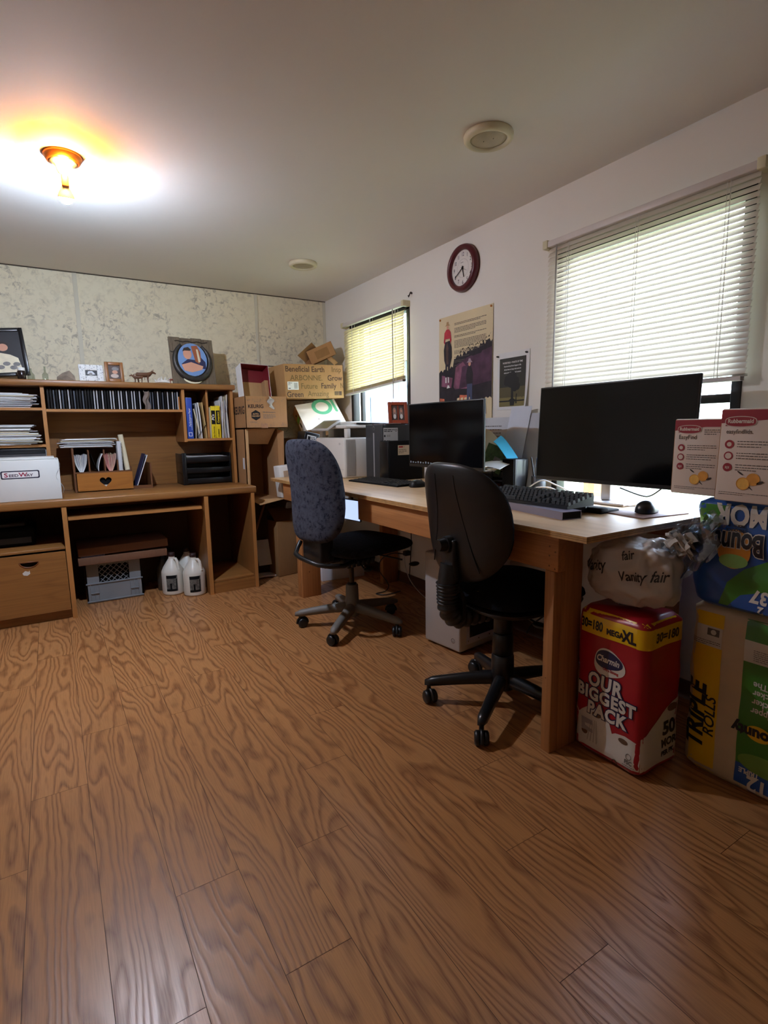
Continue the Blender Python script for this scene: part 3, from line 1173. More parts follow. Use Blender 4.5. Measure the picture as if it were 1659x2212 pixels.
mb.flat([(0.098 * math.cos(2 * math.pi * i / 40) - 0.008, 0.162 + 0.112 * math.sin(2 * math.pi * i / 40)) for i in range(40)], F, 0.020)
mb.use(ph_navy).flat([(-0.085, 0.13), (-0.04, 0.165), (0.01, 0.16), (0.05, 0.18), (0.078, 0.15), (0.08, 0.10), (0.0, 0.11), (-0.07, 0.11)], F, 0.0206)
mb.use(mat('photo_chestnut', (150, 84, 52), 0.5)).flat([(-0.01, 0.255), (0.03, 0.262), (0.05, 0.22), (0.05, 0.165), (0.035, 0.135), (0.01, 0.15), (0.0, 0.2)], F, 0.0212)
mb.use(paper_c).flat([(0.022, 0.235), (0.034, 0.235), (0.045, 0.15), (0.03, 0.145)], F, 0.0216)
mb.use(skin).disc(-0.04, 0.20, 0.028, F, 0.0212, 0.036).flat([(-0.085, 0.125), (-0.02, 0.145), (0.06, 0.12), (0.05, 0.095), (-0.02, 0.075), (-0.07, 0.085)], F, 0.0212)
mb.use(hair_d).flat([(-0.072, 0.215), (-0.06, 0.24), (-0.03, 0.248), (-0.012, 0.23), (-0.02, 0.222), (-0.055, 0.222)], F, 0.0216)
part('photo', mb, t, 'oval photo of a person hugging a brown horse')

# oval sign leaning on the plaque
M = rotm((0.892, 3.916, HT), math.radians(6), math.radians(-12))
mb = MB(mat('sign_cream', (226, 218, 190), 0.5))
F = Face(M @ V((0, 0, 0.036)), M.to_3x3() @ V((1, 0, 0)), M.to_3x3() @ V((0, 0, 1)))
mb.prism([(0.064 * math.cos(2 * math.pi * i / 40), 0.035 * math.sin(2 * math.pi * i / 40)) for i in range(40)], 0.008, F, -0.008)
mb.use(ink)
mb.lines(-0.035, 0.022, 0.07, 2, 0.008, 0.003, F, 0.0005, 4)
mb.text('Thank you', 0, -0.012, 0.021, F, 0.0006, 'CENTER', 0.0004, 0.35)
mb.lines(-0.02, -0.020, 0.04, 1, 0.006, 0.002, F, 0.0005, 5)
single('oval_sign', mb, 'small oval cream sign with black script leaning on the plaque', 'sign')

# little things between the frames
mb = MB(mat('jar_dark', (34, 22, 20), 0.2))
mb.lathe([(0.020, 0), (0.022, 0.004), (0.022, 0.045), (0.018, 0.050)], 20, M4.Translation((-0.098, 3.94, HT)))
mb2 = MB(white_pl).lathe([(0.019, 0.0505), (0.0195, 0.066), (0.018, 0.068)], 20, M4.Translation((-0.098, 3.94, HT)))
t = thing('jar', 'small dark jar with a white lid before the wedding photo', 'jar', (-0.098, 3.94, HT))
part('body', mb, t)
part('lid', mb2, t, 'white lid')
gl = glassy('clear_glassware', (226, 232, 226), 0.25)
mb = MB(gl).lathe([(0.018, 0.0), (0.020, 0.004), (0.019, 0.030), (0.008, 0.045), (0.006, 0.062), (0.008, 0.066)], 18, M4.Translation((-0.052, 3.955, HT)))
single('glass_bottle', mb, 'tiny clear glass bottle touching the wedding photo frame', 'bottle')
mb = MB(gl).lathe([(0.014, 0.0), (0.016, 0.004), (0.016, 0.034), (0.006, 0.046), (0.005, 0.075), (0.007, 0.080)], 18, M4.Translation((0.022, 3.95, HT)))
single('glass_bottle', mb, 'thin-necked clear glass bottle between the wedding photo and the rock', 'bottle')


def lump(mb, c, r, seed, n=14, rough=0.25):
    rr2 = random.Random(seed)
    dirs = [V((rr2.gauss(0, 1), rr2.gauss(0, 1), rr2.gauss(0, 1))).normalized() for _ in range(n)]
    b = bmesh.new()
    for d in dirs:
        b.verts.new((c[0] + d.x * r[0] * rr2.uniform(1 - rough, 1), c[1] + d.y * r[1] * rr2.uniform(1 - rough, 1), c[2] + max(-0.9, d.z) * r[2]))
    g = bmesh.ops.convex_hull(b, input=list(b.verts))
    bmesh.ops.delete(b, geom=[v for v in b.verts if not v.link_faces], context='VERTS')
    return mb.bm(b)


mb = MB(mat('rock_grey', (132, 118, 104), 0.8, var=0.25, scale=30))
b = bmesh.new()
for p in ((-0.052, 0, 0), (0.05, 0, 0), (0.045, 0.03, 0), (-0.04, 0.035, 0), (-0.05, 0.005, 0.02), (-0.02, 0.01, 0.045), (0.02, 0.012, 0.062), (0.045, 0.01, 0.03), (0.03, 0.03, 0.04), (0.0, -0.012, 0.03)):
    b.verts.new((0.132 + p[0], 3.935 + p[1], HT + p[2]))
bmesh.ops.convex_hull(b, input=list(b.verts))
mb.bm(b)
single('rock', mb, 'angular grey brown rock on the hutch top', 'rock')


def animal(mb, M, L, H, horns=False, tail=True):
    """standing four-legged figurine facing +x in local space, one continuous body"""
    def add(pts, rs):
        mb.tube(pts, rs, 10, False, M)
    add([(-0.50 * L, 0, 0.70 * H), (-0.42 * L, 0, 0.74 * H), (-0.2 * L, 0, 0.70 * H), (0.08 * L, 0, 0.70 * H), (0.28 * L, 0, 0.76 * H), (0.40 * L, 0, 0.88 * H), (0.48 * L, 0, 0.96 * H), (0.60 * L, 0, 0.92 * H), (0.70 * L, 0, 0.84 * H)],
        [0.03 * L, 0.11 * L, 0.14 * L, 0.15 * L, 0.14 * L, 0.09 * L, 0.075 * L, 0.06 * L, 0.035 * L])
    for x, y in ((-0.36, -0.07), (-0.34, 0.07), (0.20, -0.07), (0.24, 0.07)):
        add([(x * L, y * L, 0.66 * H), ((x - 0.02) * L, y * L, 0.34 * H), (x * L, y * L, 0.05 * H), ((x + 0.03) * L, y * L, 0.0)], [0.075 * L, 0.04 * L, 0.03 * L, 0.04 * L])
    for y in (-1, 1):
        add([(0.47 * L, y * 0.04 * L, 1.0 * H), (0.44 * L, y * 0.09 * L, 1.08 * H)], [0.03 * L, 0.008 * L])
        if horns:
            add([(0.50 * L, y * 0.04 * L, 1.02 * H), (0.52 * L, y * 0.11 * L, 1.10 * H), (0.55 * L, y * 0.10 * L, 1.24 * H)], [0.02 * L, 0.018 * L, 0.004 * L])
    if tail:
        add([(-0.50 * L, 0, 0.74 * H), (-0.60 * L, 0, 0.72 * H), (-0.62 * L, 0, 0.45 * H), (-0.58 * L, 0, 0.3 * H)], [0.025 * L, 0.025 * L, 0.03 * L, 0.008 * L])
    return mb


fig_b = mat('figurine_brown', (96, 60, 38), 0.55, var=0.2, scale=30)
mb = animal(MB(fig_b), rotm((0.583, 3.96, HT), math.radians(8)), 0.108, 0.074, True)
single('bull_figurine', mb, 'brown horned bull figurine standing with its head raised to the right', 'figurine')
mb = animal(MB(fig_b), rotm((0.535, 3.915, HT), math.radians(172)), 0.07, 0.045, True)
single('bull_figurine', mb, 'smaller brown horned figurine standing before the bull and facing left', 'figurine')
mb = MB(mat('figurine_white', (222, 216, 208), 0.4, var=0.1, scale=40))
rr = random.Random(8)
mb.tube([(0.645, 3.93, HT + 0.006), (0.675, 3.93, HT + 0.012), (0.705, 3.93, HT + 0.012), (0.735, 3.93, HT + 0.006)], [0.006, 0.010, 0.011, 0.006], 8)
for i in range(14):
    x = 0.650 + i * 0.006
    mb.tube([(x, 3.93, HT + 0.01), (x + rr.uniform(-0.012, 0.012), 3.93 + rr.uniform(-0.014, 0.014), HT + rr.uniform(0.02, 0.042))], [0.007, 0.003], 6)
single('white_figurine', mb, 'white coral-like ornament on the hutch beside the bull', 'ornament')
mb = animal(MB(mat('figurine_rust', (128, 66, 48), 0.5)), rotm((0.755, 3.93, HT), math.radians(15)), 0.045, 0.034, False)
single('horse_figurine', mb, 'tiny rust red animal figurine left of the plaque', 'figurine')

# ------------------------------------------------------------------ inside the hutch
case_d = mat('disc_case_black', (16, 16, 18), 0.25, var=0.2)
case_l = mat('disc_case_pale_spine', (172, 172, 176), 0.35, var=0.15)
case_b = mat('disc_case_smoke', (74, 78, 88), 0.3, var=0.2)


def disc_case(mat_spine, x, h):
    t = thing('disc_case', '', 'disc case', (x, HY + 0.05, 1.2445))
    mb = MB(case_d).box((x - 0.0052, HY + 0.030, 1.2445), (x + 0.0052, HY + 0.155, 1.2445 + h))
    part('case', mb, t)
    mb = MB(mat_spine).box((x - 0.0036, HY + 0.0285, 1.247), (x + 0.0036, HY + 0.030, 1.2445 + h - 0.003))
    part('spine', mb, t)
    return t


KINDS = {
    'd': (case_d, 0.124, 'black plastic disc case with a plain black spine in the hutch row', 'black disc cases in the hutch'),
    'l': (case_l, 0.124, 'disc case with a pale grey spine in the hutch row', 'pale-spined disc cases in the hutch'),
    'b': (case_b, 0.118, 'disc case with a smoky grey spine in the hutch row', 'smoky disc cases in the hutch'),
}
seq = 'ddbdlbdldbddbdddlldlddlldlldldlldl_dbbdldbdldlbl'
protos = {}
x = 0.024
for ch in seq:
    if ch == '_':
        x += 0.034
        continue
    sm, h, lab, grp = KINDS[ch]
    if ch not in protos:
        o = disc_case(sm, x, h)
        protos[ch] = o
        o['label'], o['group'] = lab, grp
    else:
        o = copy_tree(protos[ch])
        o.location.x = x
    x += 0.0158
mb = MB(mat('case_orange', (206, 130, 60), 0.4)).box((0.786, HY + 0.03, 1.2445), (0.797, HY + 0.15, 1.332))
single('booklet', mb, 'thin orange booklet at the right end of the disc row', 'booklet')
mb = MB(mat('grey_cloth', (120, 106, 98), 0.9, var=0.2, scale=40))
mb.sheet(lambda u, v: (0.567 + u * 0.034 + 0.006 * math.sin(9 * v), HY + 0.012 + 0.008 * math.sin(7 * u + 5 * v), 1.368 - v * 0.118 - 0.008 * math.sin(3.1 * u)), 8, 14, 0.003)
single('cloth_rag', mb, 'small grey brown cloth rag hanging among the disc cases', 'rag')

pw = [paper_w, paper_g, paper_w, paper_g, paper_c]
single('paper_pile', paper_pile(MB(), pw, -0.60, -0.035, HY + 0.02, HY + 0.24, 1.2525, 1.342, 16, 1), 'loose papers piled in the top left cubbyhole of the hutch', 'papers', kind='stuff')
single('paper_pile', paper_pile(MB(), pw + [paper_c], -0.60, -0.035, HY - 0.035, HY + 0.22, 1.0305, 1.150, 18, 2, 0.012), 'uneven loose papers piled in the middle left cubbyhole of the hutch', 'papers', kind='stuff')

# blue binder, folders, books, loose papers in the right cubbies
t = thing('binder', 'bright blue binder standing in the right cubbyhole', 'binder', (0.853, HY + 0.12, 1.0445))
mb = MB(mat('binder_blue', (44, 76, 170), 0.4, var=0.05))
mb.box((0.833, HY + 0.014, 1.0445), (0.874, HY + 0.235, 1.326), 0.002)
mb.use(paper_w)
F = Face((0.853, HY + 0.014, 1.0445), (0, 0, 1), (-1, 0, 0))
mb.text('Performance Paper', 0.085, -0.006, 0.016, F, 0.0006, 'LEFT', 0.0003)
mb.rect(0.016, -0.012, 0.044, 0.012, F, 0.0005)
mb.use(mat('binder_blue', (44, 76, 170)))
mb.rect(0.020, -0.008, 0.040, 0.008, F, 0.0009)
mb.use(paper_w)
mb.lines(0.06, -0.010, 0.12, 1, 0.004, 0.0025, F, 0.0006, 9)
part('cover', mb, t)
part('pages', MB(paper_w).box((0.838, HY + 0.02, 1.3262), (0.869, HY + 0.232, 1.3268)), t)


def leaning(mb, m, x0, lean, h, thick, y0=HY + 0.03, dep=0.2, wob=0.004, seed=0, z0=1.0445):
    rr2 = random.Random(seed)
    ph = rr2.uniform(0, 6)
    mb.use(m)
    mb.sheet(lambda u, v: (x0 + lean * v + wob * math.sin(3 * v + ph) + 0.003 * math.sin(4 * u + ph), y0 + u * dep, z0 + v * h), 5, 8, thick)


cols = [('grey folder leaning in the right cubbyhole', paper_g, 0.925, -0.022, 0.24), ('cream folder leaning beside the blue binder', paper_c, 0.918, -0.030, 0.205),
        ('white folder leaning in the right cubbyhole', paper_w, 0.937, -0.020, 0.25), ('tan folder upright against the cubbyhole divider', mat('folder_tan', (190, 160, 104), 0.7), 0.960, -0.012, 0.252)]
for i, (lab, m, x0, ln, h) in enumerate(cols):
    mb = MB(m)
    leaning(mb, m, x0, ln, h, 0.007, seed=i)
    single('folder', mb, lab, 'folder')
mb = MB(black_mat)
mb.tube([(0.905 + 0.0015 * i + 0.006 * math.cos(i * math.pi / 2), HY + 0.026 + 0.005 * math.sin(i * math.pi / 2), 1.052 + i * 0.0022) for i in range(60)], 0.0014, 5)
mb.use(paper_c)
leaning(mb, paper_c, 0.900, 0.0, 0.15, 0.003, HY + 0.034)
single('notebook', mb, 'spiral bound notebook among the leaning folders', 'notebook')

yel = mat('book_yellow', (232, 206, 30), 0.45)
mb = MB(mat('book_buff', (186, 172, 140), 0.6)).box((0.990, HY + 0.02, 1.0445), (1.000, HY + 0.2, 1.262))
single('book', mb, 'thin buff book left of the yellow pair', 'book')
for i, (x0, x1, h, word, lab) in enumerate(((1.0015, 1.032, 0.225, 'PCs', 'yellow and black paperback with PCs on its spine'), (1.033, 1.066, 0.228, 'Computers', 'yellow and black paperback right of the PCs one'))):
    t = thing('book', lab, 'book', (x0, HY + 0.03, 1.0445))
    mb = MB(yel).box((x0, HY + 0.016, 1.0445), (x1, HY + 0.2, 1.0445 + h), 0.002)
    F = Face(((x0 + x1) / 2, HY + 0.016, 1.0445), (0, 0, 1), (-1, 0, 0))
    mb.use(ink).rect(0.098, -0.0135, 0.195, 0.0135, F, 0.0005)
    mb.use(paper_w if i == 0 else yel).text(word, 0.146, -0.007, 0.026 if i == 0 else 0.017, F, 0.0009, 'CENTER', 0.0006, 0.2)
    mb.use(ink).text('For Dummies' if i == 0 else 'DUMMIES', 0.008, -0.005, 0.0135, F, 0.0008, 'LEFT', 0.0003)
    part('cover', mb, t)
    part('pages', MB(paper_c).box((x0 + 0.003, HY + 0.02, 1.0445 + h), (x1 - 0.003, HY + 0.197, 1.0445 + h + 0.0006)), t)
mb = MB(paper_w)
for i in range(11):
    leaning(mb, R.choice(pw), 1.070 + i * 0.006, R.uniform(-0.012, 0.006), R.uniform(0.25, 0.31), 0.0025, seed=20 + i, wob=0.007)
single('paper_pile', mb, 'crumpled white papers standing on edge right of the yellow books', 'papers', kind='stuff')

# black three tier letter tray
t = thing('letter_tray', 'black three-tier plastic letter tray on the right of the desk', 'letter tray', (0.968, 4.11, DT))
x0, x1, y0, y1 = 0.790, 1.134, 4.00, 4.215
for k in range(3):
    z = DT + 0.004 + k * 0.076
    mb = MB(black_sat)
    mb.box((x0, y0 + 0.01, z), (x1, y1, z + 0.005), 0.001)
    mb.box((x0 + 0.02, y0, z + 0.004), (x1 - 0.004, y0 + 0.006, z + 0.040), 0.002)
    mb.box((x0, y1 - 0.004, z), (x1, y1, z + 0.06), 0.001)
    part('tray', mb, t)
for xa in (x0, x1 - 0.006):
    mb = MB(black_sat).box((xa, y0 - 0.004, DT), (xa + 0.006, y1, DT + 0.222), 0.002)
    part('side_panel', mb, t)
part('corner_post', MB(black_sat).box((x0, y0 - 0.008, DT), (x0 + 0.030, y0 + 0.004, DT + 0.228), 0.003), t)
single('paper_pile', paper_pile(MB(), pw, x0 + 0.025, x1 - 0.02, y0 + 0.012, y1 - 0.02, DT + 0.158, DT + 0.205, 9, 5, 0.008), 'white papers lying in the top tier of the black letter tray', 'papers', kind='stuff')
single('paper_pile', paper_pile(MB(), pw, x0 + 0.025, x1 - 0.02, y0 + 0.012, y1 - 0.02, DT + 0.0105, DT + 0.036, 6, 6, 0.008), 'white papers lying in the bottom tier of the black letter tray', 'papers', kind='stuff')

# wooden desk organizer with a heart cut in its drawer
org_m = wood('organizer_pine', (170, 108, 44), (136, 80, 30), 'x', 0.4, 5)
org_d = mat('organizer_side', (104, 62, 30), 0.5)
t = thing('desk_organizer', 'wooden desk organizer whose drawer has a heart cut-out', 'organizer', (0.35, 4.07, DT))
ox0, ox1, oy0, oy1 = 0.118, 0.462, 3.965, 4.205
mb = MB(org_d)
mb.box((ox0, oy0 + 0.004, DT), (ox0 + 0.012, oy1, DT + 0.285))
mb.box((ox1 - 0.012, oy0 + 0.02, DT), (ox1, oy1, DT + 0.15))
mb.box((ox0 + 0.012, oy0 + 0.03, DT), (ox1 - 0.012, oy1, DT + 0.008))
mb.box((ox0 + 0.012, oy0 + 0.004, DT + 0.121), (ox1 - 0.012, oy1, DT + 0.129))
mb.box((ox0 + 0.012, oy1 - 0.008, DT + 0.008), (ox1 - 0.012, oy1, DT + 0.28))
part('body', mb, t)
for xx in (0.208, 0.298, 0.374):
    part('divider', MB(org_d).box((xx, oy0 + 0.012, DT + 0.1295), (xx + 0.008, oy1 - 0.009, DT + (0.27 if xx < 0.36 else 0.20))), t)
mb = MB(org_d)
mb.box((ox1, oy0 + 0.012, DT), (0.585, oy1, DT + 0.008))
mb.box((0.575, oy0 + 0.02, DT + 0.008), (0.585, oy1, DT + 0.17))
mb.box((ox1, oy0 + 0.012, DT + 0.008), (0.575, oy0 + 0.02, DT + 0.022))
part('side_bin', mb, t)
# drawer front with the heart
heart = []
for i in range(36):
    a = 2 * math.pi * i / 36
    heart.append((0.0022 * 16 * math.sin(a) ** 3, 0.0022 * (13 * math.cos(a) - 5 * math.cos(2 * a) - 2 * math.cos(3 * a) - math.cos(4 * a))))
Fo = Face((0.297, oy0 - 0.002, DT + 0.064), (1, 0, 0), (0, 0, 1))
mb = MB(org_m)
w2, h2 = 0.163, 0.057
out = []
for (hx2, hy2) in heart:
    k = min(w2 / max(abs(hx2), 1e-6), h2 / max(abs(hy2 - 0.0), 1e-6))
    out.append((hx2 * k, hy2 * k))
for i in range(36):
    j = (i + 1) % 36
    q = [heart[i], heart[j], out[j], out[i]]
    vs = [Fo(x, y, 0) for x, y in q] + [Fo(x, y, -0.01) for x, y in q]
    mb.add(vs, [(0, 1, 2, 3), (7, 6, 5, 4), (0, 4, 5, 1), (2, 6, 7, 3)])
for sx2 in (-1, 1):
    for sy2 in (-1, 1):
        cand = [p for p in out if abs(abs(p[0]) - w2) < 1e-5 and p[0] * sx2 > 0 and p[1] * sy2 > 0]
        cand2 = [p for p in out if abs(abs(p[1]) - h2) < 1e-5 and p[1] * sy2 > 0 and p[0] * sx2 > 0]
        if cand and cand2:
            a = max(cand, key=lambda p: abs(p[1]))
            b2 = max(cand2, key=lambda p: abs(p[0]))
            mb.add([Fo(*a), Fo(sx2 * w2, sy2 * h2), Fo(*b2)], [(0, 1, 2)])
dr = part('drawer', mb, t, 'orange brown drawer front with a heart hole')
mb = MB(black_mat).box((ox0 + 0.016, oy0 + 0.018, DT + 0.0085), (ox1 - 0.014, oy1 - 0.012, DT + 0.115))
mb.use(paper_w).box((0.28, oy0 + 0.014, DT + 0.0285), (0.315, oy0 + 0.0175, DT + 0.04))
part('drawer_box', mb, dr)


def bundle(mb, m, cx, y0, z0, w, h, n, seed, dep=0.16):
    """folded papers stuffed on edge, bulging at the middle"""
    rr2 = random.Random(seed)
    for i in range(n):
        mb.use(rr2.choice(m))
        o = (i / (n - 1) - 0.5)
        hh = h * rr2.uniform(0.88, 1.0)
        j = rr2.uniform(0, 0.012)
        mb.sheet(lambda u, v, o=o, hh=hh, j=j: (cx + o * w * (0.25 + 1.5 * v - 0.75 * v * v), y0 + j + u * dep, z0 + v * hh), 3, 6, 0.0022)
    return mb


single('paper_bundle', bundle(MB(), [paper_w, paper_g, paper_w], 0.165, oy0 + 0.008, DT + 0.1295, 0.075, 0.118, 16, 3), 'bundle of folded white papers in the organizer by its left side', 'papers', kind='stuff')
single('paper_bundle', bundle(MB(), [mat('pink_slip', (206, 122, 116), 0.8), mat('pink_slip_pale', (218, 158, 146), 0.8), paper_c], 0.335, oy0 + 0.008, DT + 0.1295, 0.074, 0.118, 14, 4), 'bundle of pink paper slips in the organizer', 'papers', kind='stuff')
mb = MB(black_mat)
mb.sheet(lambda u, v: (0.225 + 0.035 * (v ** 1.3), oy0 + 0.004 + u * 0.16, DT + 0.245 - 0.112 * v), 2, 8, 0.002)
mb.use(paper_w)
mb.sheet(lambda u, v: (0.262 + 0.030 * v ** 2, oy0 + 0.004 + u * 0.16, DT + 0.133 + 0.112 * v), 2, 8, 0.004)
single('brochure', mb, 'brochure sagging open in a V in the organizer', 'brochure')
mb = MB(paper_g)
mb.box((0.383, oy0 + 0.004, DT + 0.13), (0.408, oy0 + 0.17, DT + 0.322), 0.002, rotm((0, 0, 0)))
mb.use(black_mat)
for i in range(18):
    mb.tube([(0.404, oy0 + 0.004, DT + 0.14 + i * 0.0098), (0.411, oy0 - 0.002, DT + 0.142 + i * 0.0098), (0.414, oy0 + 0.006, DT + 0.144 + i * 0.0098)], 0.0013, 5)
single('notebook', mb, 'grey spiral notebook standing in the organizer', 'notebook')
mb = MB(paper_c)
mb.tube([(0.437, oy0 + 0.03, DT + 0.13), (0.412, oy0 + 0.05, DT + 0.365)], 0.016, 16, caps=False)
mb.tube([(0.437, oy0 + 0.03, DT + 0.13), (0.412, oy0 + 0.05, DT + 0.364)], 0.0125, 16, caps=False)
mb.tube([(0.437, oy0 + 0.03, DT + 0.13), (0.412, oy0 + 0.05, DT + 0.362)], 0.009, 16)
single('rolled_paper', mb, 'cream roll of paper standing tall in the organizer', 'paper roll')
single('paper_pile', paper_pile(MB(), pw, 0.060, 0.385, oy0 + 0.0, oy1 - 0.01, DT + 0.286, DT + 0.345, 12, 9, 0.018), 'loose white papers lying across the top of the wooden organizer', 'papers', kind='stuff')
mb = MB(ph_navy)
mb.sheet(lambda u, v: (0.478 + 0.075 * v, oy0 + 0.03 + u * 0.15, DT + 0.0085 + v * 0.225), 3, 6, 0.004)
mb.use(paper_w)
mb.sheet(lambda u, v: (0.490 + 0.076 * v, oy0 + 0.03 + u * 0.15, DT + 0.02 + v * 0.205), 3, 6, 0.004)
single('folder', mb, 'dark navy folder leaning in the side bin of the organizer', 'folder')

# white seed box and the dark box behind it
t = thing('white_box', 'white cardboard box with a red company logo at the left of the desk', 'box', (-0.2, 3.8, DT))
wb = mat('white_carton', (216, 215, 210), 0.6, var=0.04, scale=5)
mb = MB(wb)
bx0, bx1, by0, by1, bz1 = -0.46, 0.040, 3.650, 3.925, 0.948
mb.box((bx0, by0, DT), (bx1, by1, bz1), 0.004)
F = yface(0, by0, 0)
xl, zl = -0.204, 0.868
mb.use(mat('logo_navy', (32, 30, 52), 0.5))
rr_ = [(xl - 0.002 + 0.0835 * (1 if c[0] > 0 else -1) + 0.008 * c[0], zl + 0.0145 * (1 if c[1] > 0 else -1) + 0.008 * c[1]) for c in [(math.cos(a), math.sin(a)) for a in [2 * math.pi * (i + 0.5) / 24 for i in range(24)]]]
xl += 0.055
rr_ = [(p[0] + 0.055, p[1]) for p in rr_]
mb.flat(rr_, F, 0.0006)
mb.use(mat('logo_white', (230, 226, 224), 0.5))
mb.flat([((p[0] - xl) * 0.93 + xl, (p[1] - zl) * 0.74 + zl) for p in rr_], F, 0.0011)
lr = mat('logo_red', (150, 34, 62), 0.5)
lg = mat('logo_grey', (98, 84, 92), 0.5)
cx = xl - 0.078
for txt, m, sz, adv in (('S', lr, 0.032, 0.0215), ('EED', lg, 0.0215, 0.0470), ('W', lr, 0.032, 0.0350), ('AY', lg, 0.0205, 0.03)):
    mb.use(m).text(txt, cx, zl - 0.011, sz, F, 0.0016, 'LEFT', 0.0007, 0, 0, 1.22)
    cx += adv
part('carton', mb, t)
mb = MB(translucent('cling_film', (222, 224, 226), 0.4, 0.15))
mb.sheet(lambda u, v: (0.028 + 0.014 * math.sin(9 * v) + 0.012 * v, by0 - 0.004 + u * 0.09 + 0.006 * math.sin(11 * v), bz1 + 0.006 - v * 0.20 - 0.012 * u), 6, 16, 0.0008)
part('plastic_wrap', mb, t, 'loose clear plastic wrap on the corner')
mb = MB(wb)
mb.box((bx0 + 0.01, by0 + 0.01, bz1 + 0.0005), (bx1 - 0.02, by1 - 0.01, bz1 + 0.012), 0.003)
part('lid', mb, t)
mb = MB(mat('box_charcoal', (52, 48, 48), 0.6, var=0.15, scale=20))
mb.box((-0.50, 3.935, DT), (0.0 - 0.02, 4.20, 1.000), 0.003)
mb.use(black_sat).box((-0.50, 3.932, 0.975), (-0.02, 4.20, 1.006), 0.002)
mb.use(paper_g).box((-0.019, 3.94, 0.90), (-0.0165, 4.19, 0.998))
single('storage_box', mb, 'charcoal storage box in the bottom left of the hutch behind the white box', 'box')

# ------------------------------------------------------------------ under the long desk
grey_crate = mat('crate_grey', (128, 132, 136), 0.55, var=0.06)
t = thing('milk_crate', 'grey plastic milk crate under the long desk', 'crate', (0.29, 4.02, 0))
cx0, cx1, cy0, cy1, cz = 0.122, 0.452, 3.868, 4.175, 0.268
mb = MB(grey_crate)
F = yface(cx0, cy0, 0)
W = cx1 - cx0
for (x0, x1, z0, z1) in ((0.0, 0.075, 0.010, cz), (W - 0.075, W, 0.010, cz), (0.075, W - 0.075, 0.010, 0.128), (0.075, W - 0.075, 0.245, cz)):
    mb.prism([(x0, z0), (x1, z0), (x1, z1), (x0, z1)], 0.006, F, -0.006)
for z in (0.010, 0.128, 0.262):
    mb.box((cx0 - 0.004, cy0 - 0.006, z - 0.004), (cx1 + 0.004, cy0 + 0.002, z + 0.006), 0.002)
for x in (0.02, W - 0.075):
    for k in range(3):
        mb.box((cx0 + x + k * 0.024, cy0 - 0.005, 0.02), (cx0 + x + 0.004 + k * 0.024, cy0, 0.125), 0.001)
    mb.box((cx0 + x, cy0 - 0.007, 0.062), (cx0 + x + 0.052, cy0, 0.07), 0.001)
mb.box((cx0, cy0, 0.010), (cx0 + 0.006, cy1, cz))
mb.box((cx1 - 0.006, cy0, 0.010), (cx1, cy1, cz))
mb.box((cx0, cy1 - 0.006, 0.010), (cx1, cy1, cz))
mb.box((cx0, cy0, 0.0), (cx1, cy1, 0.010))
part('shell', mb, t)
mb = MB(grey_crate)
n = 7
for k in range(-3, n):
    for sg in (1, -1):
        a = 0.075 + k * 0.035
        p0, p1 = (a, 0.128), (a + 0.117, 0.245)
        if sg < 0:
            p0, p1 = (W - p0[0], 0.128), (W - p1[0], 0.245)
        pts = []
        for i in range(9):
            x, z = p0[0] + (p1[0] - p0[0]) * i / 8, p0[1] + (p1[1] - p0[1]) * i / 8
            if 0.072 < x < W - 0.072:
                pts.append(F(x, z, -0.003))
        if len(pts) > 1:
            mb.tube(pts, 0.0024, 6)
part('lattice', mb, t)
mb = MB(black_mat).box((cx0 + 0.008, cy0 + 0.012, 0.0105), (cx1 - 0.008, cy1 - 0.012, 0.250), 0.02)  # black block added so the crate's inside looks as dark as its shade
single('crate_shade_block', mb, 'black block added inside the grey milk crate to stand in for shade', 'bag')
flat_m = board('flat_carton_brown', (124, 88, 66))
for z0, z1, xs, lab in ((0.2695, 0.318, (0.088, 0.612), 'lower flat brown carton lying on the grey crate'), (0.3275, 0.378, (0.092, 0.622), 'upper flat brown carton on top of the one on the crate')):
    tilt = 0.0 if z0 < 0.3 else math.radians(-0.8)
    mb = MB(flat_m).box((xs[0], 3.80, z0), (xs[1], 4.16, z1), 0.003, M4.Translation((xs[0], 0, z0)) @ M4.Rotation(tilt, 4, 'Y') @ M4.Translation((-xs[0], 0, -z0)))
    single('flat_carton', mb, lab, 'carton')
mb = MB(mat('blue_magazine', (96, 104, 150), 0.5)).box((0.105, 3.81, 0.3185), (0.24, 4.0, 0.3265))
single('magazine', mb, 'bluish magazine poking out between the two flat cartons', 'magazine')

jug_m = mat('jug_white', (212, 208, 196), 0.4, var=0.05)
jug_cap = mat('jug_cap', (46, 26, 26), 0.4)
lab_g = mat('jug_label_photo', (92, 92, 88), 0.5, var=0.6, scale=70)


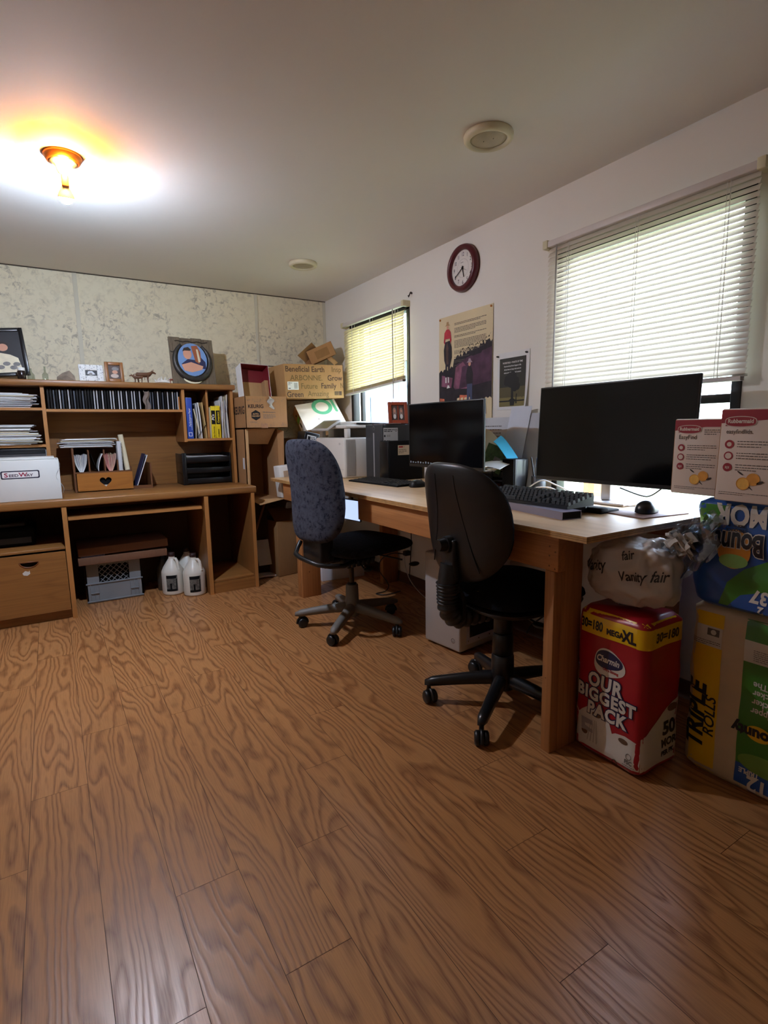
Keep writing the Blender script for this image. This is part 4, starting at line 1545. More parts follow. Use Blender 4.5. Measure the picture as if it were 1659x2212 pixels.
def jug(x, y, rz, label):
    t = thing('jug', label, 'jug', (x, y, 0), rz, 'white cleaner jugs under the desk')
    mb = MB(jug_m)
    n = 36
    prof = [(0.066, 0.0), (0.072, 0.006), (0.073, 0.012), (0.073, 0.150), (0.070, 0.162), (0.058, 0.188), (0.042, 0.212), (0.026, 0.236), (0.021, 0.243), (0.019, 0.256), (0.017, 0.262)]
    mb.lathe(prof, n)
    mb.use(lab_g)
    def cyl(a, z, d):
        return V(((0.073 + d) * math.cos(a), (0.073 + d) * math.sin(a), z))
    def patch(a0, a1, z0, z1, d):
        mb.grid(lambda u, v: cyl(a0 + (a1 - a0) * u, z0 + (z1 - z0) * v, d), 10, 2)
    d0 = -math.pi / 2
    patch(d0 - 0.95, d0 + 0.05, 0.030, 0.140, 0.0006)
    mb.use(black_mat)
    patch(d0 - 0.95, d0 - 0.05, 0.118, 0.138, 0.001)
    patch(d0 - 0.10, d0 - 0.02, 0.035, 0.115, 0.001)
    patch(d0 - 0.62, d0 - 0.46, 0.035, 0.085, 0.001)
    patch(d0 - 0.95, d0 - 0.05, 0.030, 0.045, 0.001)
    mb.use(ink_soft)
    for k in range(12):
        patch(d0 + 0.62, d0 + 1.2 - 0.15 * (k % 3), 0.045 + k * 0.0075, 0.049 + k * 0.0075, 0.001)
    part('body', mb, t, local=True)
    mb = MB(jug_m)
    pts = [(0.018, 0.0, 0.240), (0.040, 0.0, 0.243), (0.052, 0.0, 0.228), (0.056, 0, 0.205), (0.058, 0.0, 0.180), (0.060, 0.0, 0.168)]
    mb.tube(pts, [0.009, 0.010, 0.010, 0.010, 0.011, 0.013], 10)
    h = part('handle', mb, t, local=True)
    h.rotation_euler = (0, 0, math.radians(-70) - 0)
    mb = MB(jug_cap)
    mb.lathe([(0.0205, 0.258), (0.021, 0.260), (0.021, 0.281), (0.019, 0.283)], 20)
    part('cap', mb, t, 'dark cap', local=True)
    return t


jug(0.640, 3.815, 0.15, 'left white jug with a printed label under the desk')
jug(0.757, 3.705, 0.30, 'nearest white jug standing before the other two')
jug(0.757, 3.906, 0.1, 'white jug half hidden behind the nearest jug')
for x, y, h, lab in ((0.60, 3.945, 0.24, 'dark bottle behind the left white jug'), (0.66, 4.06, 0.27, 'dark bottle at the back under the desk')):
    T = M4.Translation((x, y, 0))
    tt = thing('bottle', lab, 'bottle', (x, y, 0))
    part('body', MB(mat('bottle_smoke', (70, 62, 54), 0.3)).lathe([(0.038, 0), (0.042, 0.006), (0.042, h * 0.62), (0.016, h * 0.82), (0.015, h * 0.9)], 20, T), tt)
    part('cap', MB(black_pl).lathe([(0.018, h * 0.9 + 0.0003), (0.018, h), (0.016, h + 0.002)], 16, T), tt)
mb = MB(black_mat)
mb.box((-0.42, 3.80, 0.4365), (-0.12, 4.12, 0.54), 0.015)
mb.use(dk_grey).box((-0.40, 3.792, 0.455), (-0.14, 3.80, 0.49), 0.003)
mb.use(black_sat).box((-0.40, 3.85, 0.54), (-0.16, 4.1, 0.575), 0.012)
single('old_printer', mb, 'dark old printer in the open bay above the file drawer', 'printer')

# ------------------------------------------------------------------ corner: cartons between the desk and the bench
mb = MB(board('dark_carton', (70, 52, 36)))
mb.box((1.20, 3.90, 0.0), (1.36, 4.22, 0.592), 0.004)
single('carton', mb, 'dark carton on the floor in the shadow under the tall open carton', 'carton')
t = thing('carton', 'tall open carton on end right of the hutch', 'carton', (1.29, 3.92, 0.593))
mb = MB(card)
tx0, tx1, ty0, ty1, tz0, tz1 = 1.178, 1.420, 3.755, 4.12, 0.594, 1.108
open_carton(mb, (tx0, ty0, tz0), (tx1, ty1, tz1), None, 0.006, True, 'lrb')
mb.box((tx0, ty0, tz1 - 0.006), (tx1, ty1, tz1))
part('body', mb, t)
def slab(mb, pts, nrm, tk):
    vs = [V(p) for p in pts]
    n2 = V(nrm) * tk
    k = len(vs)
    mb.add(vs + [v + n2 for v in vs], [tuple(range(k)), tuple(range(2 * k - 1, k - 1, -1))] + [(i, i + k, (i + 1) % k + k, (i + 1) % k) for i in range(k)])
    return mb


mb = slab(MB(card_lt), [(tx0 + 0.02, ty0 + 0.006, tz1 - 0.007), (tx1 - 0.02, ty0 + 0.006, tz1 - 0.007), (tx1 - 0.045, ty0 + 0.10, tz1 - 0.115), (tx0 + 0.03, ty0 + 0.10, tz1 - 0.110)], (0, 0.7, 0.7), 0.004)
part('flap', mb, t)
mb = slab(MB(card), [(tx1 - 0.006, ty0, tz0 + 0.01), (tx1 - 0.006, ty0, tz1 - 0.01), (tx1 + 0.030, ty0 - 0.03, tz1 - 0.02), (tx1 + 0.024, ty0 - 0.03, tz0 + 0.26)], (0.7, 0.7, 0), 0.004)
part('flap', mb, t)
mb = slab(MB(card_lt), [(tx0 + 0.02, ty0, tz0 + 0.004), (tx1, ty0, tz0 + 0.004), (tx1 + 0.02, ty0 - 0.12, tz0 + 0.018), (tx0 + 0.05, ty0 - 0.10, tz0 - 0.022)], (0, 0, 1), 0.004)
part('flap', mb, t)
mb = MB(card_lt)
mb.box((tx0 - 0.0, ty0 - 0.004, tz0), (tx0 + 0.022, ty0 + 0.03, tz1), 0.006)
part('flap', mb, t)
mb = MB(paper_g).box((tx0 - 0.0008, 3.80, 0.82), (tx0 - 0.0002, 3.84, 0.90))
part('sticker', mb, t)

# brand-printed brown carton on top of it, open, with a red box standing in it
t = thing('carton', 'open brown coffee brand carton with a black hexagon print', 'carton', (1.33, 3.9, 1.1085))
kx0, kx1, ky0, ky1, kz0, kz1 = 1.172, 1.478, 3.700, 4.08, 1.1095, 1.328
mb = MB(card)
open_carton(mb, (kx0, ky0, kz0), (kx1, ky1, kz1))
F = yface(kx0, ky0, kz0)
mb.use(ink)
mb.text('KEURIG', 0.018, 0.138, 0.034, F, 0.0008, 'LEFT', 0.0007, 0, 0, 0.95)
hxp = [(0.072 + 0.036 * math.sin(math.pi / 3 * i), 0.088 + 0.036 * math.cos(math.pi / 3 * i)) for i in range(6)]
mb.flat(hxp[::-1], F, 0.0006)
mb.use(card_lt)
mb.text('AUTO-', 0.072, 0.092, 0.0145, F, 0.0012, 'CENTER', 0.0004)
mb.text('DELIVERY', 0.072, 0.078, 0.0125, F, 0.0012, 'CENTER', 0.0004)
mb.use(ink_soft)
mb.text('20% off at keurig.com', 0.122, 0.106, 0.0105, F, 0.0008, 'LEFT', 0.0003)
mb.lines(0.125, 0.094, 0.09, 4, 0.008, 0.0035, F, 0.0007, 3)
mb.lines(0.03, 0.044, 0.085, 1, 0.008, 0.004, F, 0.0007, 4)
for i in range(60):
    x = 0.012 + 0.28 * R.random()
    z = R.choice((0.19, 0.02)) + R.uniform(-0.012, 0.014)
    mb.ring(x, z, 0.004, 0.005, F, 0.0006, 10, R.uniform(0.5, 1.0))
mb.use(mat('packing_tape', (150, 106, 70), 0.3)).rect(0.105, 0.0, 0.155, 0.03, F, 0.0006)
F = Face((kx0, ky1, kz0), (0, -1, 0), (0, 0, 1))
mb.use(ink).text('KEURIG', 0.10, 0.10, 0.075, F, 0.0008, 'LEFT', 0.0016)
part('body', mb, t)
mb = slab(MB(card_in), [(kx0 + 0.005, ky0 + 0.005, kz1), (kx0 + 0.005, ky1, kz1), (kx0 + 0.06, ky1 - 0.02, kz1 - 0.09), (kx0 + 0.06, ky0 + 0.02, kz1 - 0.09)], (-0.8, 0, -0.5), 0.003)
part('flap', mb, t)
mb = slab(MB(card_in), [(kx1 - 0.005, ky0 + 0.005, kz1), (kx1 - 0.06, ky0 + 0.02, kz1 - 0.09), (kx1 - 0.06, ky1 - 0.02, kz1 - 0.09), (kx1 - 0.005, ky1, kz1)], (0.8, 0, -0.5), 0.003)
part('flap', mb, t)
mb = slab(MB(card_lt), [(kx0 + 0.005, ky1 - 0.005, kz1), (kx1 - 0.005, ky1 - 0.005, kz1), (kx1 - 0.02, ky1 + 0.06, kz1 + 0.055), (kx0 + 0.02, ky1 + 0.06, kz1 + 0.055)], (0, 0.6, -0.7), 0.003)
part('flap', mb, t)
mb = MB(translucent('clear_tape', (206, 200, 190), 0.5, 0.2))
mb.sheet(lambda u, v: (kx0 + 0.165 + 0.035 * u + 0.008 * math.sin(9 * v), ky0 - 0.004 - 0.004 * math.sin(6 * u + 8 * v), kz1 + 0.004 - 0.075 * v - 0.02 * u), 6, 10, 0.0006)
part('tape', mb, t, 'peeling clear tape')

red_in = mat('box_red_lining', (122, 26, 34), 0.6, var=0.08)
t = thing('shoe_box', 'open white box with a dark red lining standing up in the brown carton', 'box', (1.31, 3.80, 1.27))
M = rotm((1.305, 3.79, 1.20), math.radians(3), math.radians(-13), math.radians(1.5))
mb = MB(red_in)
bw, bh, bd = 0.205, 0.372, 0.10
mb.box((-bw / 2, bd - 0.003, 0), (bw / 2, bd, bh), 0, M)
mb.box((-bw / 2, 0.001, 0), (-bw / 2 + 0.003, bd, bh), 0, M)
mb.box((bw / 2 - 0.003, 0.001, 0), (bw / 2, bd, bh), 0, M)
mb.box((-bw / 2, 0.001, bh - 0.003), (bw / 2, bd, bh), 0, M)
mb.box((-bw / 2, 0.001, 0), (bw / 2, bd, 0.003), 0, M)
mb.use(paper_w)
mb.box((-bw / 2 - 0.002, 0.0, 0), (-bw / 2, bd + 0.002, bh), 0, M)
mb.box((bw / 2, 0.0, 0), (bw / 2 + 0.002, bd + 0.002, bh), 0, M)
mb.box((-bw / 2 - 0.002, 0.0, bh), (bw / 2 + 0.002, bd + 0.002, bh + 0.002), 0, M)
part('body', mb, t)
mb = MB(card_lt).box((-bw / 2 + 0.03, bd - 0.012, 0.004), (bw / 2 - 0.03, bd - 0.0035, bh * 0.72), 0, M)
mb.use(card_in).box((bw / 2 - 0.03, 0.02, 0.004), (bw / 2 - 0.0035, bd - 0.004, bh * 0.72), 0, M)
part('insert', mb, t, 'brown card insert')

# worded carton
t = thing('carton', 'brown carton printed with words such as Earth, Grow and Family', 'carton', (1.75, 3.95, 1.31))
ang = math.radians(3)
M = rotm((1.500, 3.775, 1.320), ang, math.radians(0), math.radians(-1.6))
aw, ad, ah = 0.492, 0.34, 0.246
mb = MB(board('cardboard_tan', (174, 132, 86)))
mb.box((0, 0, 0), (aw, ad, ah), 0.003, M)
F = Face(M @ V((0, 0, 0)), M.to_3x3() @ V((1, 0, 0)), M.to_3x3() @ V((0, 0, 1)))
pb = mat('print_brown', (78, 52, 38), 0.7)
pl_ = mat('print_olive', (112, 86, 46), 0.7)
mb.use(pb).text('Beneficial Earth', 0.008, 0.192, 0.056, F, 0.0008, 'LEFT', 0.0008, 0, 0, 0.93)
mb.use(pl_).text('Insp', 0.392, 0.194, 0.056, F, 0.0008, 'LEFT', 0.0002, 0, 0, 0.93)
mb.text('ARBONNE.', 0.045, 0.130, 0.054, F, 0.0008, 'LEFT', 0.0005, 0, 0, 1.0)
mb.use(pb).text('Grow', 0.352, 0.130, 0.058, F, 0.0008, 'LEFT', 0.0008, 0, 0, 0.93)
mb.use(pl_).text('Future', 0.126, 0.070, 0.056, F, 0.0008, 'LEFT', 0.0006, 0, 0, 0.93)
mb.use(pb).text('Family', 0.294, 0.072, 0.056, F, 0.0008, 'LEFT', 0.0009, 0, 0, 0.93)
mb.use(pl_).text('N', 0.462, 0.074, 0.056, F, 0.0008, 'LEFT', 0.0004, 0, 0, 0.7)
mb.use(pb).text('Green', 0.010, 0.010, 0.056, F, 0.0008, 'LEFT', 0.0009, 0, 0, 0.93)
mb.use(pl_).text('Amazing', 0.180, 0.014, 0.056, F, 0.0008, 'LEFT', 0.0003, 0, 0, 0.93)
mb.use(pl_).rect(0.408, 0.020, 0.446, 0.050, F, 0.0007)
mb.use(pb).rect(0.448, 0.020, 0.472, 0.050, F, 0.0007)
mb.lines(0.410, 0.046, 0.034, 3, 0.008, 0.004, F, 0.0011, 6)
mb.use(paper_w).rect(0.020, 0.062, 0.108, 0.120, F, 0.0008)
mb.use(ink)
mb.lines(0.026, 0.112, 0.03, 2, 0.012, 0.004, F, 0.0012, 2)
mb.lines(0.026, 0.075, 0.03, 1, 0.012, 0.005, F, 0.0012, 3)
for i in range(12):
    mb.rect(0.072, 0.072 + i * 0.0035, 0.100, 0.072 + i * 0.0035 + (0.001 if i % 3 else 0.002), F, 0.0012)
part('body', mb, t)

# half open small carton thrown on top
t = thing('carton', 'small open carton with raised flaps on top of the worded carton', 'carton', (1.85, 3.97, 1.565))
M = rotm((1.855, 3.97, 1.632), math.radians(-14), math.radians(0), math.radians(-24))
mb = MB(card)
open_carton(mb, (-0.075, -0.09, -0.02), (0.135, 0.12, 0.085), M, 0.004, True, 'rfb')
mb.use(card_dk)
mb.box((-0.02, -0.091, 0.0), (0.09, -0.0905, 0.06), 0, M)
part('body', mb, t)
mb = slab(MB(card_dk), [(1.658, 3.90, 1.648), (1.735, 3.93, 1.602), (1.860, 3.95, 1.702), (1.782, 3.91, 1.752)], (0.1, 1, -0.1), 0.004)
part('flap', mb, t)
mb = slab(MB(card_lt), [(1.845, 3.885, 1.675), (1.885, 3.895, 1.698), (2.00, 3.91, 1.615), (1.955, 3.88, 1.59)], (0.1, 0.3, -0.9), 0.004)
part('flap', mb, t)

# white carton with the green letters
t = thing('carton', 'white-faced carton with big green letters tipped against the printer', 'carton', (1.83, 3.8, 1.05))
Cc = V((1.81, 3.851, 1.210))
cyw, cxp, cr2 = math.radians(-10.5), math.radians(-38.9), math.radians(-11.6)
Rm = M4.Rotation(cyw, 4, 'Z') @ M4.Rotation(cxp, 4, 'X') @ M4.Rotation(cr2, 4, 'Y')
M = M4.Translation(Cc) @ Rm
gw, gh = 0.335, 0.255
mb = MB(card)
mb.box((-gw / 2, 0.001, -gh / 2), (gw / 2, 0.11, gh / 2), 0.003, M)
mb.use(mat('carton_white_face', (226, 214, 192), 0.6, var=0.02))
mb.box((-gw / 2 + 0.001, 0.0, -gh / 2 + 0.001), (gw / 2 - 0.001, 0.003, gh / 2 - 0.001), 0, M)
F = Face(M @ V((-gw / 2, 0, -gh / 2)), M.to_3x3() @ V((1, 0, 0)), M.to_3x3() @ V((0, 0, 1)))
gr = mat('print_green', (96, 176, 128), 0.6)
mb.use(gr)
mb.ring(0.205, 0.195, 0.052, 0.083, F, 0.0010, 40, 0.92)
mb.flat([(0.292, 0.250), (0.314, 0.250), (0.318, 0.130), (0.308, 0.122), (0.296, 0.132)], F, 0.0010)
mb.use(ink_soft).disc(0.135, 0.085, 0.004, F, 0.001)
Fl = Face(M @ V((-gw / 2, 0.118, -gh / 2)), M.to_3x3() @ V((0, -1, 0)), M.to_3x3() @ V((0, 0, 1)))
mb.use(mat('label_green', (110, 160, 60), 0.6)).rect(0.03, 0.13, 0.10, 0.17, Fl, 0.0008)
mb.use(paper_w).rect(0.03, 0.055, 0.115, 0.125, Fl, 0.0008).rect(0.04, 0.01, 0.12, 0.05, Fl, 0.0008)
mb.use(ink).rect(0.06, 0.07, 0.078, 0.115, Fl, 0.0012).lines(0.05, 0.045, 0.05, 3, 0.011, 0.004, Fl, 0.0012, 2).disc(0.06, 0.195, 0.010, Fl, 0.0008)
part('body', mb, t)
mb = MB(board('support_carton', (120, 92, 64)))
mb.box((1.62, 3.80, 0.764), (2.05, 4.235, 1.03), 0.004)
mb.use(paper_g).box((1.617, 3.82, 0.98), (1.6195, 4.0, 1.02))
single('carton', mb, 'brown carton standing behind the printer under the green-lettered one', 'carton')
mb = MB(board('side_carton', (132, 104, 76))).box((1.865, 4.03, 1.0305), (2.05, 4.235, 1.318), 0.004)
single('carton', mb, 'plain carton in the corner behind the green-lettered one', 'carton')

# bits of carton on the floor
t = thing('carton', 'plain brown carton on the floor behind the blue chair', 'carton', (1.47, 3.93, 0))
M = rotm((1.382, 3.768, 0.0), math.radians(9))
mb = MB(card_dk)
mb.box((0, 0, 0), (0.225, 0.30, 0.425), 0.006, M)
mb.use(paper_c).box((0.175, -0.0008, 0.09), (0.2, -0.0002, 0.13), 0, M)
part('body', mb, t)
for pts, nr in (([(1.378, 3.79, 0.425), (1.60, 3.82, 0.425), (1.590, 3.90, 0.508), (1.352, 3.87, 0.512)], (0, 0.7, -0.7)), ([(1.34, 4.05, 0.426), (1.56, 4.09, 0.426), (1.57, 4.12, 0.53), (1.35, 4.10, 0.52)], (0, 1, -0.2))):
    part('flap', slab(MB(card_dk), pts, nr, 0.004), t)
t = thing('carton', 'white printed carton wedged behind the left end of the bench', 'carton', (1.47, 3.78, 0.6))
mb = MB(wb)
M = rotm((1.392, 3.645, 0.612), math.radians(6), 0, math.radians(-5))
mb.box((0, 0, 0), (0.17, 0.09, 0.225), 0.004, M)
F = Face(M @ V((0, 0, 0)), M.to_3x3() @ V((1, 0, 0)), M.to_3x3() @ V((0, 0, 1)))
mb.use(mat('label_buff', (176, 152, 128), 0.7)).rect(0.03, 0.14, 0.16, 0.19, F, 0.0008)
mb.use(ink).flat([(0.025, 0.055), (0.05, 0.055), (0.05, 0.062), (0.034, 0.062), (0.034, 0.09), (0.025, 0.09)], F, 0.001)
mb.lines(0.02, 0.035, 0.05, 2, 0.010, 0.004, F, 0.001, 8)
part('body', mb, t)
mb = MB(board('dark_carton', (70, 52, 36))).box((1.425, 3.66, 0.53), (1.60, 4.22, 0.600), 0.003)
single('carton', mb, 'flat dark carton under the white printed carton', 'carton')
mb = MB(wood('stick_wood', (150, 104, 66), (120, 78, 46), 'z', 0.6))
mb.tube([(1.205, 3.86, 0.235), (1.345, 3.86, 0.598)], 0.0085, 8)
mb.tube([(1.205, 3.86, 0.235), (1.165, 3.87, 0.012)], 0.0085, 8)
single('wooden_stick', mb, 'thin wooden stick leaning in the gap beside the desk', 'stick')
mb = MB(paper_g)
mb.sheet(lambda u, v: (1.255 + 0.10 * u - 0.01 * v, 3.84 + 0.03 * v, 0.09 + 0.19 * v), 4, 6, 0.002)
mb.sheet(lambda u, v: (1.24 + 0.13 * u, 3.80 + 0.10 * v, 0.012 + 0.004 * math.sin(4 * u)), 4, 4, 0.012)
single('loose_paper', mb, 'loose grey papers on the floor in the gap beside the desk', 'papers', kind='stuff')

# ------------------------------------------------------------------ plywood work bench
BT, BX, BY0, BY1 = 0.762, 1.303, 0.998, 3.63
ply_top = wood('plywood_face', (206, 170, 124), (176, 134, 90), 'y', 0.45, 8, 1.0, 4.0)
ply_edge = mat('plywood_edge', (184, 140, 84), 0.7, var=0.2, scale=40)
ply_dark = mat('plywood_glue', (112, 76, 42), 0.7)
fir = wood('fir_board', (182, 124, 72), (140, 84, 44), 'y', 0.55, 6)
fir_z = wood('fir_post', (172, 116, 66), (128, 78, 40), 'z', 0.55, 6)
bench = thing('work_bench', 'long homemade plywood work bench under the two windows', 'bench', (1.69, 2.25, 0))
mb = MB(ply_edge)
e = 0.001
mb.box((BX, BY0, BT - 0.020), (WX - 0.003, BY1, BT - 0.0006))
mb.use(ply_top).box((BX, BY0, BT - 0.0006), (WX - 0.003, BY1, BT))
mb.use(ply_dark)
for z in (0.006, 0.012):
    mb.box((BX - 0.0005, BY0 - 0.0005, BT - z - 0.0012), (BX + 0.01, BY1, BT - z))
    mb.box((BX, BY0 - 0.0005, BT - z - 0.0012), (WX - 0.004, BY0 + 0.01, BT - z))
part('tabletop', mb, bench)
mb = MB(fir).box((1.326, 1.118, 0.626), (1.362, 2.412, BT - 0.0205), 0.002)
mb.use(ply_dark)
F = xface(1.326, 1.118, 0)
for y, z in ((0.035, 0.705), (0.035, 0.675), (0.035, 0.642), (0.012, 0.690), (0.012, 0.635)):
    mb.disc(-y - 0.0, z, 0.0032, F, 0.0006)
part('apron', mb, bench)
part('apron', MB(fir).box((1.326, 2.66, 0.626), (1.362, BY1 - 0.17, BT - 0.0205), 0.002), bench)
part('apron', MB(fir).box((2.02, 1.118, 0.65), (2.058, BY1 - 0.17, BT - 0.0205), 0.002), bench)
part('apron', MB(mat('end_apron_wood', (164, 112, 66), 0.6)).box((1.3625, BY1 - 0.208, 0.626), (2.019, BY1 - 0.17, BT - 0.0205), 0.002), bench)
for (x0, x1, y0, y1) in ((1.362, 1.400, 1.118, 1.172), (1.3625, 1.400, 3.20, 3.412)):
    pass
mb = MB(fir_z)
mb.box((1.3265, 1.131, 0.0), (1.362, 1.170, 0.6255), 0.002)
mb.box((1.3625, 1.131, 0.0), (1.462, 1.169, BT - 0.0205), 0.002)
mb.use(ply_dark).disc(-0.02, 0.26, 0.0025, xface(1.3265, 1.17 - 0.035, 0), 0.0006)
part('leg', mb, bench)
mb = MB(fir_z)
mb.box((1.324, 3.222, 0.0), (1.362, 3.262, 0.6255), 0.002)
mb.box((1.325, 3.184, 0.0), (1.456, 3.2215, 0.6255), 0.003)
mb.use(mat('wood_knot', (104, 56, 28), 0.6)).disc(0.075, 0.33, 0.006, yface(1.325, 3.184, 0), 0.0006, 0.008).disc(0.05, 0.17, 0.004, yface(1.325, 3.184, 0), 0.0006)
part('leg', mb, bench)
part('leg', MB(fir_z).box((1.925, 3.16, 0.0), (2.055, 3.198, 0.649), 0.003), bench)
part('leg', MB(fir_z).box((1.955, 1.131, 0.0), (2.055, 1.169, 0.649), 0.003), bench)

# ------------------------------------------------------------------ printer, tower, boxes at the far end of the bench
lp = mat('printer_white', (214, 210, 202), 0.45, var=0.02)
lp2 = mat('printer_grey', (176, 172, 166), 0.5)
t = thing('laser_printer', 'big off-white laser printer with a tilted control panel', 'printer', (1.86, 3.4, BT))
px0, px1, py0, py1 = 1.672, 2.045, 3.215, 3.66
mb = MB(lp)
mb.box((px0, py0, BT), (px1, py1, 1.034), 0.012)
F = yface(px0, py0, 0)
mb.use(lp2)
mb.prism([(0.016, 0.775), (0.086, 0.775), (0.086, 1.022), (0.016, 1.022)], 0.001, F)
for i in range(13):
    mb.box((px0 + 0.018 + i * 0.0053, py0 - 0.003, 0.778), (px0 + 0.0202 + i * 0.0053, py0 - 0.0008, 1.018))
F2 = xface(px0, py1, 0)
mb.use(lp2)
mb.box((px0 - 0.001, py0 + 0.01, 0.8205), (px0 + 0.002, py1 - 0.01, 0.8225))
mb.rect(0.375, 0.985, 0.385, 1.000, F2, 0.0008)
mb.use(mat('printer_mark', (90, 90, 92), 0.5)).text('3', 0.392, 0.988, 0.016, F2, 0.001)
part('body', mb, t)
mb = MB(lp)
mb.box((px0 + 0.03, py0 + 0.005, 1.0345), (px0 + 0.055, py0 + 0.05, 1.095), 0.003)
mb.box((px0 + 0.03, py1 - 0.06, 1.0345), (px0 + 0.055, py1 - 0.01, 1.095), 0.003)
mb.box((px1 - 0.13, py0 + 0.005, 1.0345), (px1, py1 - 0.005, 1.095), 0.006)
mb.box((px0 + 0.10, py1 - 0.10, 1.0345), (px1, py1 - 0.005, 1.095), 0.004)
mb.use(dk_grey)
mb.box((px0 + 0.06, py0 + 0.05, 1.0345), (px1 - 0.14, py1 - 0.10, 1.0375))
part('output_tray', mb, t, 'dark recess over the body')
mb = MB(lp)
mb.box((px0 + 0.02, py0, 1.0955), (px1, py1, 1.120), 0.008)
mb.use(black_sat).box((px0 + 0.11, py0 - 0.005, 1.1205), (px1 - 0.01, py1 - 0.02, 1.133), 0.005)
mb.use(lp)
mb.box((px0 + 0.06, py0 + 0.02, 1.1205), (px0 + 0.20, py1 - 0.06, 1.142), 0.008)
part('scanner_lid', mb, t)
M = rotm((px0 - 0.045, py1 - 0.28, 1.082), 0, 0, math.radians(-32))
mb = MB(lp2).box((-0.005, -0.02, -0.002), (0.125, 0.24, 0.012), 0.004, M)
mb.use(mat('panel_screen', (104, 90, 66), 0.3)).box((0.012, 0.0, 0.0122), (0.108, 0.22, 0.0126), 0, M)
part('control_panel', mb, t, 'tilted grey control panel with a dim screen')
t = thing('ink_box', 'small black box with a white barcode label by the printer', 'box', (1.66, 3.69, 1.03))
M = rotm((1.585, 3.675, 1.0005), math.radians(10), 0, math.radians(12))
mb = MB(black_sat).box((0, 0, 0), (0.13, 0.10, 0.085), 0.004, M)
mb.use(mat('purple_end', (46, 26, 50), 0.5)).box((0.1295, 0.002, 0.004), (0.1305, 0.098, 0.08), 0, M)
F = Face(M @ V((0, 0, 0)), M.to_3x3() @ V((1, 0, 0)), M.to_3x3() @ V((0, 0, 1)))
mb.use(paper_w).rect(0.02, 0.012, 0.10, 0.062, F, 0.0008)
mb.use(ink).rect(0.026, 0.018, 0.05, 0.054, F, 0.0012).lines(0.055, 0.052, 0.04, 3, 0.011, 0.005, F, 0.0012, 3)
mb.use(yel).rect(0.05, 0.014, 0.066, 0.024, F, 0.0014)
part('body', mb, t)
single('carton', MB(board('low_carton', (110, 84, 58))).box((1.56, 3.665, 0.60), (1.618, 3.80, 1.000), 0.003), 'narrow brown carton holding up the small black box', 'carton')

t = thing('computer_tower', 'black computer tower with a silver stripe on the bench', 'computer', (1.96, 3.08, BT))
tx0, tx1, ty0, ty1, tz = 1.828, 2.06, 2.982, 3.190, 1.114
mb = MB(black_sat).box((tx0 + 0.012, ty0, BT), (tx1, ty1, tz), 0.003)
F = yface(tx0, ty0, BT)
mb.use(paper_g)
mb.flat([(0.008, 0.15), (0.038, 0.15), (0.038, 0.232), (0.122, 0.232), (0.122, 0.332), (0.008, 0.332)], F, 0.0008)
mb.use(ink)
mb.lines(0.016, 0.322, 0.08, 2, 0.010, 0.005, F, 0.0012, 2)
mb.ring(0.108, 0.316, 0.005, 0.008, F, 0.0012)
for k in range(4):
    mb.disc(0.021, 0.280 - k * 0.034, 0.006, F, 0.0012, 0.008)
mb.use(ink_soft).lines(0.036, 0.286, 0.03, 2, 0.008, 0.003, F, 0.0012, 5)
mb.lines(0.036, 0.252, 0.03, 1, 0.008, 0.003, F, 0.0012, 6)
part('case', mb, t)
mb = MB(dk_grey).box((tx0, ty0 - 0.002, BT), (tx0 + 0.0115, ty1 + 0.002, tz + 0.002), 0.003)
F = xface(tx0, ty1, BT)
mb.use(silver).rect(0.098, 0.012, 0.112, 0.300, F, 0.0009)
mb.use(chrome).ring(0.105, 0.330, 0.010, 0.0135, F, 0.0009)
part('front_bezel', mb, t, 'dark grey front with a silver stripe')
t = thing('computer_tower', 'smaller black computer box with a beige sticker before the striped tower', 'computer', (1.94, 2.87, BT))
mb = MB(black_mat).box((1.800, 2.855, BT), (2.055, 2.96, 1.012), 0.004)
F = yface(1.800, 2.855, BT)
mb.use(mat('sticker_beige', (206, 188, 160), 0.6)).rect(0.066, 0.160, 0.152, 0.222, F, 0.0008)
mb.use(red_ink).lines(0.072, 0.216, 0.07, 1, 0.01, 0.009, F, 0.0012, 3)
mb.use(ink_soft).lines(0.072, 0.196, 0.06, 3, 0.010, 0.004, F, 0.0012, 4)
part('case', mb, t)
part('front_bezel', MB(black_sat).box((1.792, 2.857, BT + 0.002), (1.7995, 2.958, 1.008), 0.003), t)

M = rotm((1.965, 2.99, 1.122), math.radians(-16), math.radians(-9))


def twin(mb, F, w, h):
    mb.use(mat('photo_dusk', (84, 70, 66), 0.4, var=0.4, scale=40)).rect(0, 0, w, h, F, 0.0004)
    for k in (0, 1):
        x0 = w * (0.04 + 0.52 * k)
        mb.use(mat('photo_mid', (150, 126, 116), 0.5, var=0.3, scale=50)).disc(x0 + w * 0.2, h * 0.5, w * 0.15, F, 0.0008, h * 0.34)
        mb.use(paper_w).disc(x0 + w * 0.2, h * 0.25, w * 0.11, F, 0.0012, h * 0.16)
        mb.use(skin).disc(x0 + w * 0.2, h * 0.62, w * 0.07, F, 0.0012, h * 0.1)
    mb.use(mat('frame_cherry', (150, 66, 40), 0.35)).rect(w * 0.45, 0, w * 0.55, h, F, 0.004)


frame('picture_frame', 'red brown double photo frame standing on the striped tower', 0.132, 0.142, 0.018, 0.022, wood('frame_cherry_wood', (160, 72, 44), (130, 52, 30), 'z', 0.35), hair_d, M, twin)
mb = MB(mat('book_maroon', (74, 24, 26), 0.5)).box((1.86, 2.992, tz + 0.0008), (2.055, 3.16, tz + 0.007), 0.002)
mb.use(paper_w).box((1.90, 2.986, tz + 0.0072), (1.98, 3.05, tz + 0.009))
single('notebook', mb, 'thin maroon notebook under the double photo frame', 'notebook')

# ------------------------------------------------------------------ keyboards and mice
key_m = mat('key_black', (30, 31, 33), 0.4, var=0.1)


